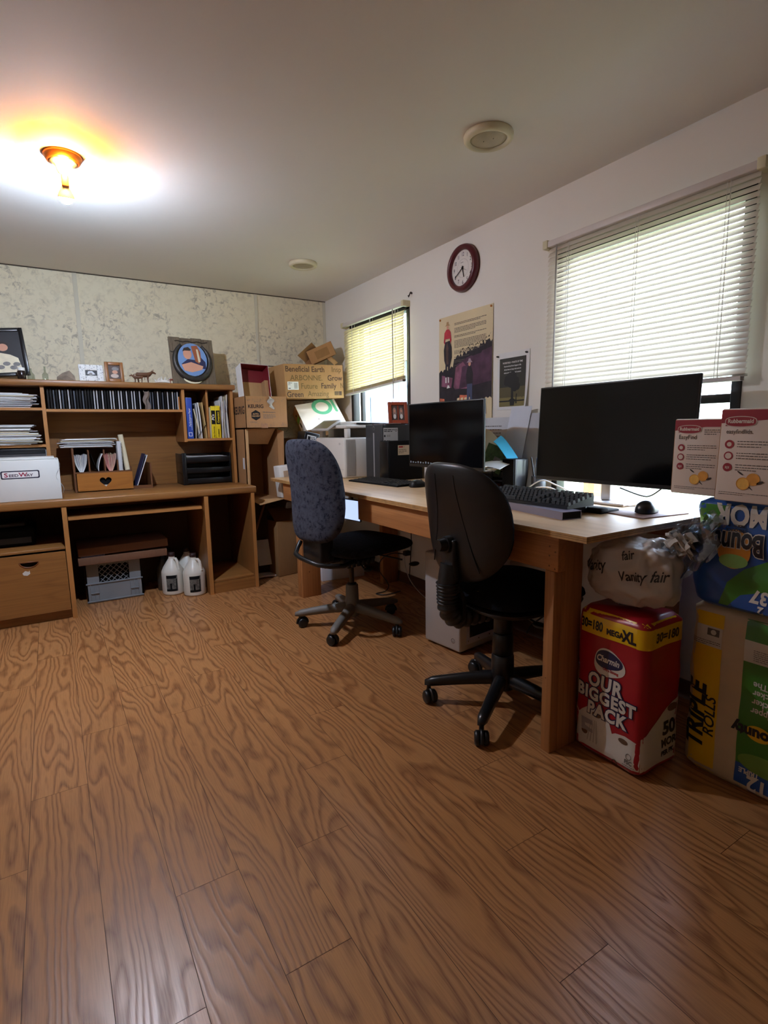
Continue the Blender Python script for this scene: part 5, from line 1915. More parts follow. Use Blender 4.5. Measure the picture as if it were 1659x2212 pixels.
def keyboard(name, label, M, L, D, rows, T0=0.008, T1=0.024, case=black_pl, keyh=0.008, gap=0.003, pitch=0.0191):
    """local x along the keys (viewer-left to right), y away from the typist, z up"""
    t = thing(name, label, 'keyboard', M.translation)
    mb = MB(case)
    prof = [(-D / 2, 0.0), (D / 2, 0.0), (D / 2, T1), (-D / 2, T0)]
    vs = [M @ V((sx * L / 2, y, z)) for sx in (-1, 1) for y, z in prof]
    mb.add(vs, [(0, 1, 2, 3), (7, 6, 5, 4), (0, 4, 5, 1), (1, 5, 6, 2), (2, 6, 7, 3), (3, 7, 4, 0)])
    part('case', mb, t)
    sl = math.atan2(T1 - T0, D)
    blocks = ((-L / 2 + 0.008, 15), (-L / 2 + 0.008 + 15.4 * pitch, 3), (-L / 2 + 0.008 + 18.8 * pitch, 4))
    mb = MB(key_m)
    for r in range(rows):
        y = -D / 2 + 0.014 + r * ((D - 0.022) / (rows - 1) if rows > 1 else 0.02)
        z = T0 + (y + D / 2) * math.tan(sl)
        for bi, (bx, nk) in enumerate(blocks):
            k = 0
            while k < nk:
                wk = 1
                if r == 0 and bi == 0 and k == 4:
                    wk = 6
                elif bi == 0 and k in (0, nk - 2) and 0 < r < rows - 1:
                    wk = 2 if k else 1
                if bi == 1 and r in (2,) and rows == 6:
                    k += 1
                    continue
                if bi == 1 and r == 1 and k != 1:
                    k += 1
                    continue
                a, b2 = bx + k * pitch + gap / 2, bx + (k + wk) * pitch - gap / 2
                y0, y1 = y - 0.0080, y + 0.0080
                ins = 0.0022
                vs = [(a, y0, z), (b2, y0, z), (b2, y1, z), (a, y1, z), (a + ins, y0 + ins, z + keyh), (b2 - ins, y0 + ins, z + keyh), (b2 - ins, y1 - ins, z + keyh), (a + ins, y1 - ins, z + keyh)]
                mb.add(vs, [(4, 5, 6, 7), (0, 1, 5, 4), (1, 2, 6, 5), (2, 3, 7, 6), (3, 0, 4, 7)], False, M)
                k += wk
    k = part('keys', mb, t)
    k['kind'] = 'stuff'
    return t


def mouse(label, M, m, L=0.108, Wd=0.062, H=0.038):
    t = thing('mouse', label, 'mouse', M.translation)
    mb = MB(m)
    mb.grid(lambda u, v: M @ V((L / 2 * (1 - v) * math.cos(2 * math.pi * u) * 0 + (L / 2) * math.copysign(abs(math.cos(2 * math.pi * u)) ** 0.8, math.cos(2 * math.pi * u)) * math.cos(v * math.pi / 2),
                                 (Wd / 2) * math.copysign(abs(math.sin(2 * math.pi * u)) ** 0.8, math.sin(2 * math.pi * u)) * math.cos(v * math.pi / 2) * (1 - 0.12 * math.cos(2 * math.pi * u)),
                                 0.004 + H * math.sin(v * math.pi / 2) ** 0.8 * (1 - 0.16 * math.cos(2 * math.pi * u) * math.cos(v * math.pi / 2)))), 28, 10, True, True)
    mb.lathe([(L * 0.47, 0.0), (L * 0.5, 0.004)], 28, M @ M4.Diagonal((1, Wd / L, 1, 1)))
    part('shell', mb, t)
    mb = MB(dk_grey)
    mb.tube([M @ V((L * 0.20, -0.0035, H * 0.86)), M @ V((L * 0.20, 0.0035, H * 0.86))], 0.0085, 14)
    part('scroll_wheel', mb, t)
    return t


# typist side looks towards +x: keyboard local x -> world -y, local y -> world +x
KB = M4(((0, 1, 0, 0), (-1, 0, 0, 0), (0, 0, 1, 0), (0, 0, 0, 1)))
M = M4.Translation((1.700, 2.775, BT)) @ M4.Rotation(math.radians(4), 4, 'Z') @ KB
keyboard('keyboard', 'flat black keyboard in front of the computer towers', M, 0.51, 0.165, 6, 0.008, 0.020, black_mat, 0.003, 0.003, 0.0215)
mouse('small black mouse right of the flat keyboard, by the chair back', rotm((1.735, 2.455, BT), math.radians(4)), black_pl)
M = M4.Translation((1.605, 1.490, BT + 0.0285)) @ M4.Rotation(math.radians(3), 4, 'Z') @ KB
kb = keyboard('keyboard', 'black mechanical keyboard before the big monitor', M, 0.442, 0.155, 6, 0.010, 0.036, black_pl, 0.012)
for sx2 in (-0.18, 0.18):
    part('foot', MB(black_pl).box((sx2 - 0.02, 0.055, -0.0285), (sx2 + 0.02, 0.068, -0.0002), 0.002, M), kb)
mb = MB(black_mat)
M2 = M4.Translation((1.735, 1.50, BT)) @ M4.Rotation(math.radians(3), 4, 'Z') @ KB
mb.box((-0.225, -0.062, 0.0), (0.262, 0.055, 0.011), 0.005, M2)
mb.box((0.17, -0.065, 0.0), (0.262, -0.01, 0.020), 0.009, M2)
single('wrist_pad', mb, 'black pad sticking out under the mechanical keyboard', 'pad')
mb = MB(mat('bar_lilac_grey', (150, 146, 164), 0.35, 0.4))
a0, a1 = V((1.532, 1.62, 0)), V((1.478, 1.232, 0))
M3 = M4.Translation((1.553, 1.432, BT)) @ M4.Rotation(math.radians(-9), 4, 'Z') @ KB
for lo, hi in (((-0.21, -0.042, 0.0), (0.205, 0.042, 0.002)), ((-0.21, -0.042, 0.026), (0.205, 0.042, 0.028)), ((-0.21, -0.042, 0.002), (0.205, -0.040, 0.026)), ((-0.21, 0.040, 0.002), (0.205, 0.042, 0.026))):
    mb.box(lo, hi, 0, M3)
mb.use(black_mat).box((-0.205, -0.0395, 0.0025), (0.2035, 0.0395, 0.0255), 0, M3)
single('metal_bar', mb, 'long grey hollow metal bar along the front edge of the bench', 'metal bar')
mb = MB(mat('mouse_pad_print', (150, 122, 118), 0.7, var=0.35, scale=18))
M4m = M4.Translation((1.835, 1.168, BT)) @ M4.Rotation(math.radians(-8), 4, 'Z')
mb.box((-0.115, -0.10, 0.0), (0.115, 0.10, 0.004), 0.0015, M4m)
single('mouse_pad', mb, 'patterned mouse pad at the right end of the bench', 'mouse pad')
mouse('black mouse on the patterned mouse pad', rotm((1.835, 1.150, BT + 0.0042), math.radians(12)), black_sat, 0.118, 0.068, 0.042)
mb = MB(paper_g)
mb.tube([(1.895, 1.165, 0.775), (1.93, 1.19, 0.768), (1.955, 1.24, 0.765), (1.93, 1.29, 0.765), (1.96, 1.36, 0.765), (2.01, 1.42, 0.766)], 0.0022, 6)
single('mouse_cable', mb, 'thin cable running from the mouse to the big monitor', 'cable')

# ------------------------------------------------------------------ monitors


def monitor(label, c, yaw, pitch, w, h, stand_at, stand_m, base, by_window=False):
    t = thing('monitor', label, 'monitor', (c[0], c[1], BT))
    M = M4.Translation(c) @ M4.Rotation(yaw, 4, 'Z') @ M4.Rotation(pitch, 4, 'X')
    mb = MB(black_pl)
    mb.box((-w / 2, 0.0, -h / 2), (w / 2, 0.012, h / 2), 0.003, M)
    mb.box((-w * 0.36, 0.0122, -h * 0.36), (w * 0.36, 0.045, h * 0.34), 0.015, M)
    part('housing', mb, t)
    mb = MB(screen_m).box((-w / 2 + 0.006, -0.0008, -h / 2 + 0.016), (w / 2 - 0.006, -0.0001, h / 2 - 0.006), 0, M)
    if not by_window:
        Fq = Face(M @ V((-w / 2, -0.0009, -h / 2)), M.to_3x3() @ V((1, 0, 0)), M.to_3x3() @ V((0, 0, 1)))
        mb.use(mat('icon_grey', (116, 124, 134), 0.5))
        for q in range(9):
            mb.rect(0.012 + q * 0.022, 0.020, 0.024 + q * 0.022, 0.031 - 0.002 * (q % 3), Fq, 0.0004)
    part('screen', mb, t)
    mb = MB(stand_m)
    sx, sy = stand_at
    mb.box((sx - 0.012, sy - 0.022, BT + 0.012), (sx + 0.012, sy + 0.022, c[2]), 0.004)
    part('neck', mb, t)
    mb = MB(stand_m)
    bx, by = base
    mb.box((sx - bx, sy - by, BT), (sx + bx, sy + by, BT + 0.012), 0.004)
    part('foot', mb, t)
    return t


monitor('very large black monitor before the near window', V((1.895, 1.378, 1.051)), math.radians(-88.5), math.radians(-2.8), 0.695, 0.407, (1.972, 1.42), mat('stand_silver', (196, 190, 186), 0.35, 0.5), (0.07, 0.125), True)
monitor('black monitor under the cowboy poster, partly behind the near chair', V((1.72, 2.207, 1.048)), math.radians(-87.7), math.radians(0), 0.585, 0.340, (1.785, 2.24), black_pl, (0.06, 0.12))

# ------------------------------------------------------------------ office chairs
CH_GREY = mat('chair_grey_plastic', (112, 107, 100), 0.5, var=0.05)
CH_FAB = speckle('chair_blue_fabric', (58, 61, 72), (32, 34, 46), 58.0, 0.56, 0.95, (72, 74, 84))
CH_SEAT = speckle('chair_dark_fabric', (24, 25, 31), (14, 14, 18), 90.0, 0.52, 0.95, (34, 34, 42))
CH_BLK = mat('chair_black_plastic', (19, 19, 20), 0.38, var=0.08, bmp=0.05, bscale=400)
CH_DARK = mat('chair_black_fabric', (20, 20, 24), 0.95, var=0.3, scale=260, bmp=0.4, bscale=500, spec=0.1)
CH_LEG = mat('chair_black_leg', (24, 25, 27), 0.3, var=0.06)


def caster(mb, a, r, swivel, wheel_m, hood_m, rad=0.027):
    c = V((r * math.cos(a), r * math.sin(a), 0))
    d = V((math.cos(swivel), math.sin(swivel), 0))
    s = V((-d.y, d.x, 0))
    ctr = c + d * 0.012 + V((0, 0, rad))
    mb.use(wheel_m)
    for k in (-1, 1):
        o = ctr + s * 0.015 * k
        X = s.to_track_quat('Z', 'Y').to_matrix().to_4x4()
        mb.lathe([(0.006, -0.010), (rad - 0.006, -0.010), (rad, -0.005), (rad, 0.005), (rad - 0.006, 0.010), (0.006, 0.010)], 22, M4.Translation(o) @ X)
    mb.use(hood_m)
    pts = [ctr + V((0, 0, 0)) + (d * math.cos(q) + V((0, 0, 1)) * math.sin(q)) * (rad + 0.003) for q in [math.radians(i * 20 - 10) for i in range(11)]]
    mb.tube(pts, 0.0065, 8)
    mb.tube([c + V((0, 0, rad + 0.012)), c + V((0, 0, rad * 2 + 0.018))], 0.009, 10)


def star_leg(mb, a, r, z_in, z_out, w_in, w_out, h_in, h_out, nose):
    d = V((math.cos(a), math.sin(a), 0))
    s = V((-d.y, d.x, 0))
    rings = []
    N = 10
    for i in range(N + 1):
        f = i / N
        x = 0.022 + (r + nose - 0.022) * f
        z = z_in + (z_out - z_in) * (f ** 1.3)
        w = w_in + (w_out - w_in) * f
        h = h_in + (h_out - h_in) * f
        if i == N:
            w, h, z = w * 0.6, h * 0.6, z - 0.002
        rings.append([d * x + s * (w / 2) * u + V((0, 0, z + v * h / 2)) for u, v in ((-1, -0.9), (-1, 0.35), (-0.62, 0.95), (0, 1.08), (0.62, 0.95), (1, 0.35), (1, -0.9))])
    n = len(rings[0])
    vs = [p for rg in rings for p in rg]
    fs = []
    for i in range(N):
        for j in range(n):
            k = (j + 1) % n
            fs.append((i * n + j, i * n + k, (i + 1) * n + k, (i + 1) * n + j))
    fs.append(tuple(range(n - 1, -1, -1)))
    fs.append(tuple(N * n + j for j in range(n)))
    mb.add(vs, fs, True)


# blue patterned task chair: local +x is where a sitter looks
TH = math.radians(11)
CB = (1.358, 2.563)
t = thing('office_chair', 'blue-patterned fabric office chair with a grey star base', 'chair', (CB[0], CB[1], 0), TH, 'swivel chairs at the bench')
world_ang = [7, 79, 151, 223, 295]
sw = [140, 40, 200, 250, 300]
for k, wa in enumerate(world_ang):
    a = math.radians(wa) - TH
    mb = MB(CH_GREY)
    star_leg(mb, a, 0.292, 0.112, 0.078, 0.050, 0.040, 0.052, 0.030, 0.028)
    part('base_leg', mb, t, local=True)
    mb = MB()
    caster(mb, a, 0.292, a + math.radians(sw[k]), CH_BLK, CH_BLK)
    part('caster', mb, t, 'black twin wheel caster', local=True)
mb = MB(CH_GREY).lathe([(0.034, 0.060), (0.050, 0.075), (0.042, 0.125), (0.037, 0.15), (0.034, 0.236), (0.031, 0.240)], 28)
part('column_sleeve', mb, t, local=True)
mb = MB(mat('rod_dark_steel', (66, 60, 54), 0.3, 0.8))
mb.lathe([(0.0135, 0.236), (0.0135, 0.40)], 20)
mb.use(CH_BLK).lathe([(0.026, 0.2402), (0.026, 0.247), (0.015, 0.250)], 20)
part('gas_rod', mb, t, local=True)
mb = MB(CH_BLK)
mb.box((-0.12, -0.085, 0.368), (0.11, 0.085, 0.420), 0.014)
mb.box((-0.205, -0.06, 0.395), (-0.10, 0.06, 0.425), 0.010)
for i in range(6):
    mb.box((-0.10 + i * 0.034, -0.095, 0.360), (-0.078 + i * 0.034, -0.080, 0.392), 0.004)
part('mechanism', mb, t, 'black tilt mechanism', local=True)
# seat
mb = MB(CH_SEAT)
def seatf(u, v, d):
    x = 0.055 + u
    z = 0.462 + d + 0.10 * max(0, -(u) - 0.1) ** 2 - 0.55 * max(0, u - 0.16) ** 2 - 0.04 * v * v
    return (x, v, z)


pad(mb, superellipse(0.258, 0.238, 4.6, 56), 0.036, 0.040, seatf, 10, 0.42)
part('seat', mb, t, 'dark speckled seat cushion', local=True)
# backrest
mb = MB(CH_FAB)
tlt = math.radians(4.5)
outl = []
for (u, v) in superellipse(0.212, 0.262, 3.9, 60):
    k = 1.0 - 0.11 * ((v / 0.262) ** 2 if v > 0 else 0.45 * (v / 0.262) ** 2)
    outl.append((u * k, v))


def backf(u, v, d):
    # u across (local y), v up, d towards the sitter
    bow = 0.050 * (u / 0.212) ** 2 + 0.030 * math.cos(v / 0.262 * 1.6) - 0.014
    x = -0.265 + d + bow - math.tan(tlt) * (v + 0.15)
    return (x, -u, 0.782 + v)


pad(mb, outl, 0.046, 0.040, backf, 11, 0.36)
br = part('backrest', mb, t, 'blue speckled padded backrest', local=True)
mb = MB(mat('seam_dark', (26, 28, 40), 0.9))
sp_pts = [backf(u * 0.965, v * 0.972, -0.014) for u, v in outl]
mb.tube([V(p) for p in sp_pts], 0.0026, 6, closed=True)
part('piping', mb, br, local=True)
mb = MB(CH_BLK)
mb.box((-0.262, -0.082, 0.408), (-0.175, 0.082, 0.545), 0.012)
part('back_bracket', mb, t, local=True)
mb = MB(CH_BLK)
pts = [(-0.08, -0.125, 0.405), (-0.16, -0.145, 0.398), (-0.245, -0.135, 0.408), (-0.292, -0.10, 0.418), (-0.305, -0.04, 0.428), (-0.305, 0.04, 0.436), (-0.292, 0.10, 0.444), (-0.26, 0.13, 0.468), (-0.235, 0.135, 0.50)]
mb.tube(pts, 0.0125, 10)
part('loop_bar', mb, t, local=True)
for nm, p0, p1, p2 in (('lever', (0.0, -0.07, 0.375), (0.005, -0.10, 0.345), (0.02, -0.115, 0.338)), ('lever', (0.12, -0.10, 0.40), (0.20, -0.20, 0.375), (0.245, -0.245, 0.352))):
    mb = MB(CH_BLK)
    mb.tube([p0, p1], 0.005, 8)
    a, b2 = V(p1), V(p2)
    dd = (b2 - a)
    big = dd.length > 0.05
    mb.ball(tuple(b2), (0.034 if big else 0.026, 0.024 if big else 0.02, 0.012), 18, None)
    part(nm, mb, t, local=True)

# black shell task chair
TB = math.radians(0)
CK = (1.425, 1.455)
t = thing('office_chair', 'black plastic-backed office chair with a black star base near the bench corner', 'chair', (CK[0], CK[1], 0), TB, 'swivel chairs at the bench')
for k, wa in enumerate([68, 140, 212, 284, 356]):
    a = math.radians(wa) - TB
    mb = MB(CH_LEG)
    star_leg(mb, a, 0.288, 0.118, 0.082, 0.046, 0.034, 0.048, 0.030, 0.016)
    part('base_leg', mb, t, local=True)
    mb = MB()
    caster(mb, a, 0.288, a + math.radians([30, 120, 20, 80, 160][k]), CH_BLK, CH_BLK, 0.026)
    part('caster', mb, t, local=True)
for nm, r0, r1, z0, z1 in (('column', 0.046, 0.043, 0.075, 0.215), ('column', 0.041, 0.039, 0.2155, 0.300), ('column', 0.037, 0.035, 0.3005, 0.398)):
    mb = MB(CH_LEG).lathe([(r0 * 0.7, z0), (r0, z0 + 0.004), (r1, z1 - 0.006), (r1 * 0.9, z1)], 28)
    part(nm, mb, t, local=True)
mb = MB(CH_BLK)
mb.box((-0.10, -0.07, 0.385), (0.10, 0.07, 0.425), 0.012)
part('mechanism', mb, t, local=True)
mb = MB(CH_BLK)
pad(mb, superellipse(0.232, 0.225, 3.6, 52), 0.012, 0.030, lambda u, v, d: (0.035 + u, v, 0.446 + d), 8, 0.4)
part('seat_shell', mb, t, local=True)
mb = MB(CH_DARK)
pad(mb, superellipse(0.238, 0.230, 3.6, 52), 0.048, 0.010, lambda u, v, d: (0.035 + u, v, 0.468 + d - 0.5 * max(0, u - 0.14) ** 2), 9, 0.42)
part('seat', mb, t, local=True)
BKX, BKZ, BW, BH = -0.250, 0.757, 0.222, 0.210
tl2 = math.radians(7)
outl = []
for (u, v) in superellipse(BW, BH, 3.0, 60):
    f = v / BH
    k = 1.0 - 0.09 * max(0, f) ** 2 - 0.24 * max(0, -f) ** 2
    outl.append((u * k, v))


def shellf(u, v, d):
    bow = 0.055 * (u / BW) ** 2 + 0.020 * math.cos(v / BH * 1.5)
    return (BKX + d + bow - math.tan(tl2) * (v + 0.05), -u, BKZ + v)


mb = MB(CH_BLK)
pad(mb, outl, 0.006, 0.030, shellf, 10, 0.5)
sh = part('back_shell', mb, t, 'smooth black plastic back shell', local=True)
mb = MB(mat('groove_black', (8, 8, 8), 0.7))
for k in (-1, 1):
    pts = [shellf(k * (0.050 + 0.075 * q ** 1.8), 0.170 - 0.33 * q, -0.0298 * (max(0, 1 - max(abs(0.05 + 0.075 * q ** 1.8) / BW, abs(0.170 - 0.33 * q) / BH) ** 4)) ** 0.5 + 0.0002) for q in [i / 16 for i in range(17)]]
    mb.tube(pts, 0.0022, 6)
part('groove', mb, sh, local=True)
mb = MB(CH_DARK)
pad(mb, [(u * 0.985, v * 0.985) for u, v in outl], 0.052, -0.003, shellf, 9, 0.42)
part('back_cushion', mb, t, 'black woven back cushion', local=True)
mb = MB(CH_BLK)
xk, zk = BKX - 0.010, BKZ - 0.075
mb.tube([(xk, 0.0, zk), (xk - 0.028, 0.0, zk)], 0.030, 20)
mb.tube([(xk - 0.028, 0.0, zk), (xk - 0.055, 0.0, zk)], [0.024, 0.020], 16)
part('knob', mb, t, 'round tightening knob', local=True)
mb = MB(CH_BLK)
mb.box((-0.276, -0.036, 0.560), (-0.238, 0.036, 0.70), 0.008)
mb.tube([(-0.262, 0, 0.61), (-0.270, 0, 0.56), (-0.272, 0, 0.52)], [0.034, 0.036, 0.036], 18)
part('back_bar', mb, t, local=True)
mb = MB(CH_BLK)
pts, rs = [], []
for i in range(57):
    q = i / 56
    if q < 0.45:
        f = q / 0.45
        p = V((-0.272 + 0.004 * f, 0, 0.545 - 0.080 * f))
    elif q < 0.72:
        a = (q - 0.45) / 0.27 * math.pi / 2
        p = V((-0.268 + 0.060 * (1 - math.cos(a)), 0, 0.465 - 0.060 * math.sin(a)))
    else:
        p = V((-0.208 + 0.14 * (q - 0.72) / 0.28, 0, 0.405))
    pts.append(p)
    rs.append(0.037 + 0.0055 * math.cos(i * math.pi / 1.9))
mb.tube(pts, rs, 20)
part('bellows', mb, t, 'ribbed rubber bellows', local=True)
mb = MB(CH_BLK)
F = Face((-0.236, 0.06, 0.450), (0, -1, 0), (0, 0, 1))
mb.prism([(0.06 + u, v) for u, v in superellipse(0.046, 0.070, 2.2, 32)], 0.016, F, -0.012)
part('bar_cover', mb, t, 'long oval cover behind the bellows', local=True)
mb = MB(CH_BLK)
mb.tube([(0.0, -0.08, 0.402), (-0.02, -0.19, 0.395)], 0.005, 8)
mb.ball((-0.022, -0.20, 0.394), (0.018, 0.03, 0.010))
part('lever', mb, t, local=True)

# ------------------------------------------------------------------ under the bench
case_al = mat('aluminium_case', (188, 182, 176), 0.4, 0.35, var=0.02)
t = thing('computer_case', 'silver computer case with a window on the floor under the bench', 'computer', (1.75, 2.0, 0))
M = rotm((1.558, 2.147, 0.0), math.radians(-78))
# local x runs along the front from far to near, local y goes into the case
fw, fd, fh = 0.245, 0.375, 0.478
M = M4.Translation((1.556, 2.150, 0.0)) @ M4(((0.22, 0.975, 0, 0), (-0.975, 0.22, 0, 0), (0, 0, 1, 0), (0, 0, 0, 1)))
M = M4.Translation((1.556, 2.150, 0.0)) @ M4.Rotation(math.radians(-83), 4, 'Z')
mb = MB(case_al).box((0, 0.0, 0.012), (fw, fd, fh), 0.010, M)
mb.use(dk_grey)
for x in (0.02, fw - 0.05):
    for y in (0.03, fd - 0.06):
        mb.box((x, y, 0), (x + 0.03, y + 0.03, 0.0118), 0, M)
R3 = M.to_3x3()
F = Face(M @ V((0, 0, 0)), R3 @ V((1, 0, 0)), V((0, 0, 1)))
mb.use(chrome).ring(fw - 0.045, 0.062, 0.010, 0.0125, F, 0.0008)
mb.use(ink_soft).rect(fw - 0.050, 0.055, fw - 0.040, 0.057, F, 0.001).rect(fw - 0.050, 0.060, fw - 0.040, 0.062, F, 0.001)
part('body', mb, t)
F = Face(M @ V((fw, 0, 0)), R3 @ V((0, 1, 0)), V((0, 0, 1)))
mb = MB(mat('case_window', (34, 34, 38), 0.12, var=0.5, scale=30, spec=0.6))
mb.prism([(0.065, 0.075), (0.300, 0.075), (0.300, 0.335), (0.065, 0.335)], 0.0015, F, 0.0002)
part('window', mb, t, 'dark side window')
mb = MB(mat('case_edge', (206, 204, 214), 0.35, 0.4))
for x0, z0, x1, z1 in ((0.045, 0.045, 0.320, 0.0745), (0.045, 0.3355, 0.320, 0.365), (0.045, 0.075, 0.0645, 0.335), (0.3005, 0.075, 0.320, 0.335)):
    mb.prism([(x0, z0), (x1, z0), (x1, z1), (x0, z1)], 0.003, F, 0.0002)
mb.use(chrome)
for x in (0.055, 0.13, 0.21, 0.31):
    for z in (0.060, 0.350):
        mb.ball(tuple(F(x, z, 0.004)), 0.004, 10)
for z in (0.14, 0.2, 0.27):
    for x in (0.055, 0.310):
        mb.ball(tuple(F(x, z, 0.004)), 0.004, 10)
part('window_frame', mb, t)
mb = MB(chrome)
for z, r in ((0.31, 0.006), (0.275, 0.013), (0.24, 0.006), (0.205, 0.006), (0.17, 0.006)):
    mb.lathe([(r, 0), (r, 0.006), (r * 0.6, 0.008)], 16, M4.Translation(F(0.345, z, 0.0)) @ F.n.to_track_quat('Z', 'Y').to_matrix().to_4x4())
part('port', mb, t)['kind'] = 'stuff'

whitebox = mat('paper_box_white', (214, 212, 216), 0.6, var=0.02)
t = thing('carton', 'white printed carton on the floor behind the grey chair base', 'carton', (1.75, 3.6, 0))
M = rotm((1.595, 3.468, 0.0), math.radians(-6))
mb = MB(whitebox).box((0, 0, 0), (0.335, 0.23, 0.24), 0.004, M)
F = Face(M @ V((0, 0, 0)), M.to_3x3() @ V((1, 0, 0)), V((0, 0, 1)))
mb.use(ink).flat([(0.028, 0.13), (0.045, 0.13), (0.045, 0.175), (0.039, 0.175), (0.039, 0.138), (0.028, 0.138)], F, 0.0008)
mb.use(ink_soft).lines(0.022, 0.11, 0.02, 2, 0.012, 0.005, F, 0.0008, 3)
mb.use(paper_g).rect(0.102, 0.0, 0.104, 0.24, F, 0.0008)
part('body', mb, t)

t = thing('glow_panel', 'small pale blue panel with an added glow under the bench top beyond the blue chair', 'glow_panel', (1.50, 2.815, 0.55))
M = rotm((1.50, 2.815, 0.612), math.radians(-82), math.radians(-4))
mb = MB(black_pl).box((-0.098, 0.0, -0.064), (0.098, 0.008, 0.064), 0.004, M)
mb.box((-0.01, 0.002, 0.06), (0.01, 0.006, 0.1285), 0, M)
part('case', mb, t)
part('screen', MB(emitter('panel_glow', (190, 212, 250), 0.45)).box((-0.090, -0.0008, -0.058), (0.090, -0.0001, 0.058), 0, M), t)  # emission added here to stand for a bright bluish patch of unknown source
t = thing('outlet', 'white wall outlet with plugs under the bench', 'outlet', (2.07, 3.05, 0.26))
mb = MB(white_pl).box((WX - 0.006, 3.005, 0.205), (WX, 3.085, 0.325), 0.003)
part('plate', mb, t)
mb = MB(white_pl).box((WX - 0.045, 3.018, 0.265), (WX - 0.0062, 3.072, 0.318), 0.008)
part('plug', mb, t, 'white plug adapter')
mb = MB(black_pl).box((WX - 0.055, 3.015, 0.216), (WX - 0.0062, 3.050, 0.250), 0.006)
part('plug', mb, t, 'black plug')


def cable(label, pts, r, m, name='cable'):
    out = []
    P = [V(p) for p in pts]
    for i in range(len(P) - 1):
        p0, p1, p2, p3 = P[max(i - 1, 0)], P[i], P[i + 1], P[min(i + 2, len(P) - 1)]
        for k in range(6):
            s = k / 6
            out.append(0.5 * ((2 * p1) + (p2 - p0) * s + (2 * p0 - 5 * p1 + 4 * p2 - p3) * s * s + (3 * p1 - p0 - 3 * p2 + p3) * s ** 3))
    out.append(P[-1])
    single(name, MB(m).tube(out, r, 7), label, 'cable')


white_cb = mat('cable_white', (196, 188, 180), 0.5)
cable('thick black cord hanging out of the outlet in a loop to the floor', [(2.02, 3.03, 0.23), (1.93, 3.04, 0.245), (1.88, 3.10, 0.20), (1.87, 3.12, 0.12), (1.90, 3.05, 0.03), (1.84, 2.99, 0.008), (1.76, 2.98, 0.006), (1.80, 2.92, 0.006), (1.92, 2.93, 0.008)], 0.0035, black_pl)
cable('black cord rising from the outlet to the bench top', [(2.05, 3.00, 0.02), (2.045, 3.0, 0.10), (2.05, 2.985, 0.30), (2.045, 2.98, 0.48), (2.05, 2.98, 0.62)], 0.0035, black_pl)
cable('white cord running from the outlet down towards the silver case', [(2.04, 3.05, 0.268), (2.035, 3.04, 0.15), (2.03, 2.98, 0.06), (2.015, 2.86, 0.012), (1.97, 2.70, 0.006), (1.93, 2.55, 0.006), (1.99, 2.45, 0.02)], 0.0035, white_cb)
cable('white cord curled on the floor behind the silver case', [(1.90, 2.42, 0.005), (1.86, 2.47, 0.005), (1.87, 2.55, 0.005), (1.95, 2.58, 0.006), (2.02, 2.50, 0.012), (2.03, 2.40, 0.03)], 0.0035, white_cb)
cable('black cord crossing behind the black chair seat', [(2.03, 1.90, 0.02), (1.98, 1.82, 0.10), (2.0, 1.72, 0.20), (2.04, 1.66, 0.30), (2.05, 1.60, 0.44)], 0.0045, black_pl)
cable('black cord looping low near the right side of the silver case', [(2.045, 1.84, 0.30), (2.0, 1.74, 0.15), (1.99, 1.64, 0.06), (2.02, 1.52, 0.03), (1.97, 1.40, 0.012), (1.88, 1.36, 0.006)], 0.0045, black_pl)
cable('black cord lying along the baseboard under the big monitor', [(2.04, 1.80, 0.015), (1.99, 1.68, 0.008), (2.02, 1.55, 0.008), (1.98, 1.45, 0.008), (2.03, 1.36, 0.03), (2.05, 1.33, 0.16)], 0.004, black_pl)
cable('white cord on the floor left of the near bench leg', [(2.03, 1.74, 0.012), (1.97, 1.62, 0.005), (1.99, 1.50, 0.005), (1.92, 1.42, 0.005), (1.97, 1.32, 0.008)], 0.0045, white_cb)
t = thing('power_adapter', 'grey power adapter among the cords under the bench', 'adapter', (2.0, 1.6, 0))
mb = MB(mat('adapter_grey', (146, 146, 150), 0.4)).box((1.965, 1.585, 0.009), (2.03, 1.70, 0.045), 0.010, M4.Translation((0, 0, 0)))
part('body', mb, t)
part('port', MB(black_pl).box((1.985, 1.578, 0.018), (2.008, 1.586, 0.034), 0.002), t)

# ------------------------------------------------------------------ paper goods at the right end of the bench
def film(name, rgb, rough=0.28, var=0.05):
    m = mat(name, rgb, rough, var=var, scale=9, bmp=0.12, bscale=26)
    return m


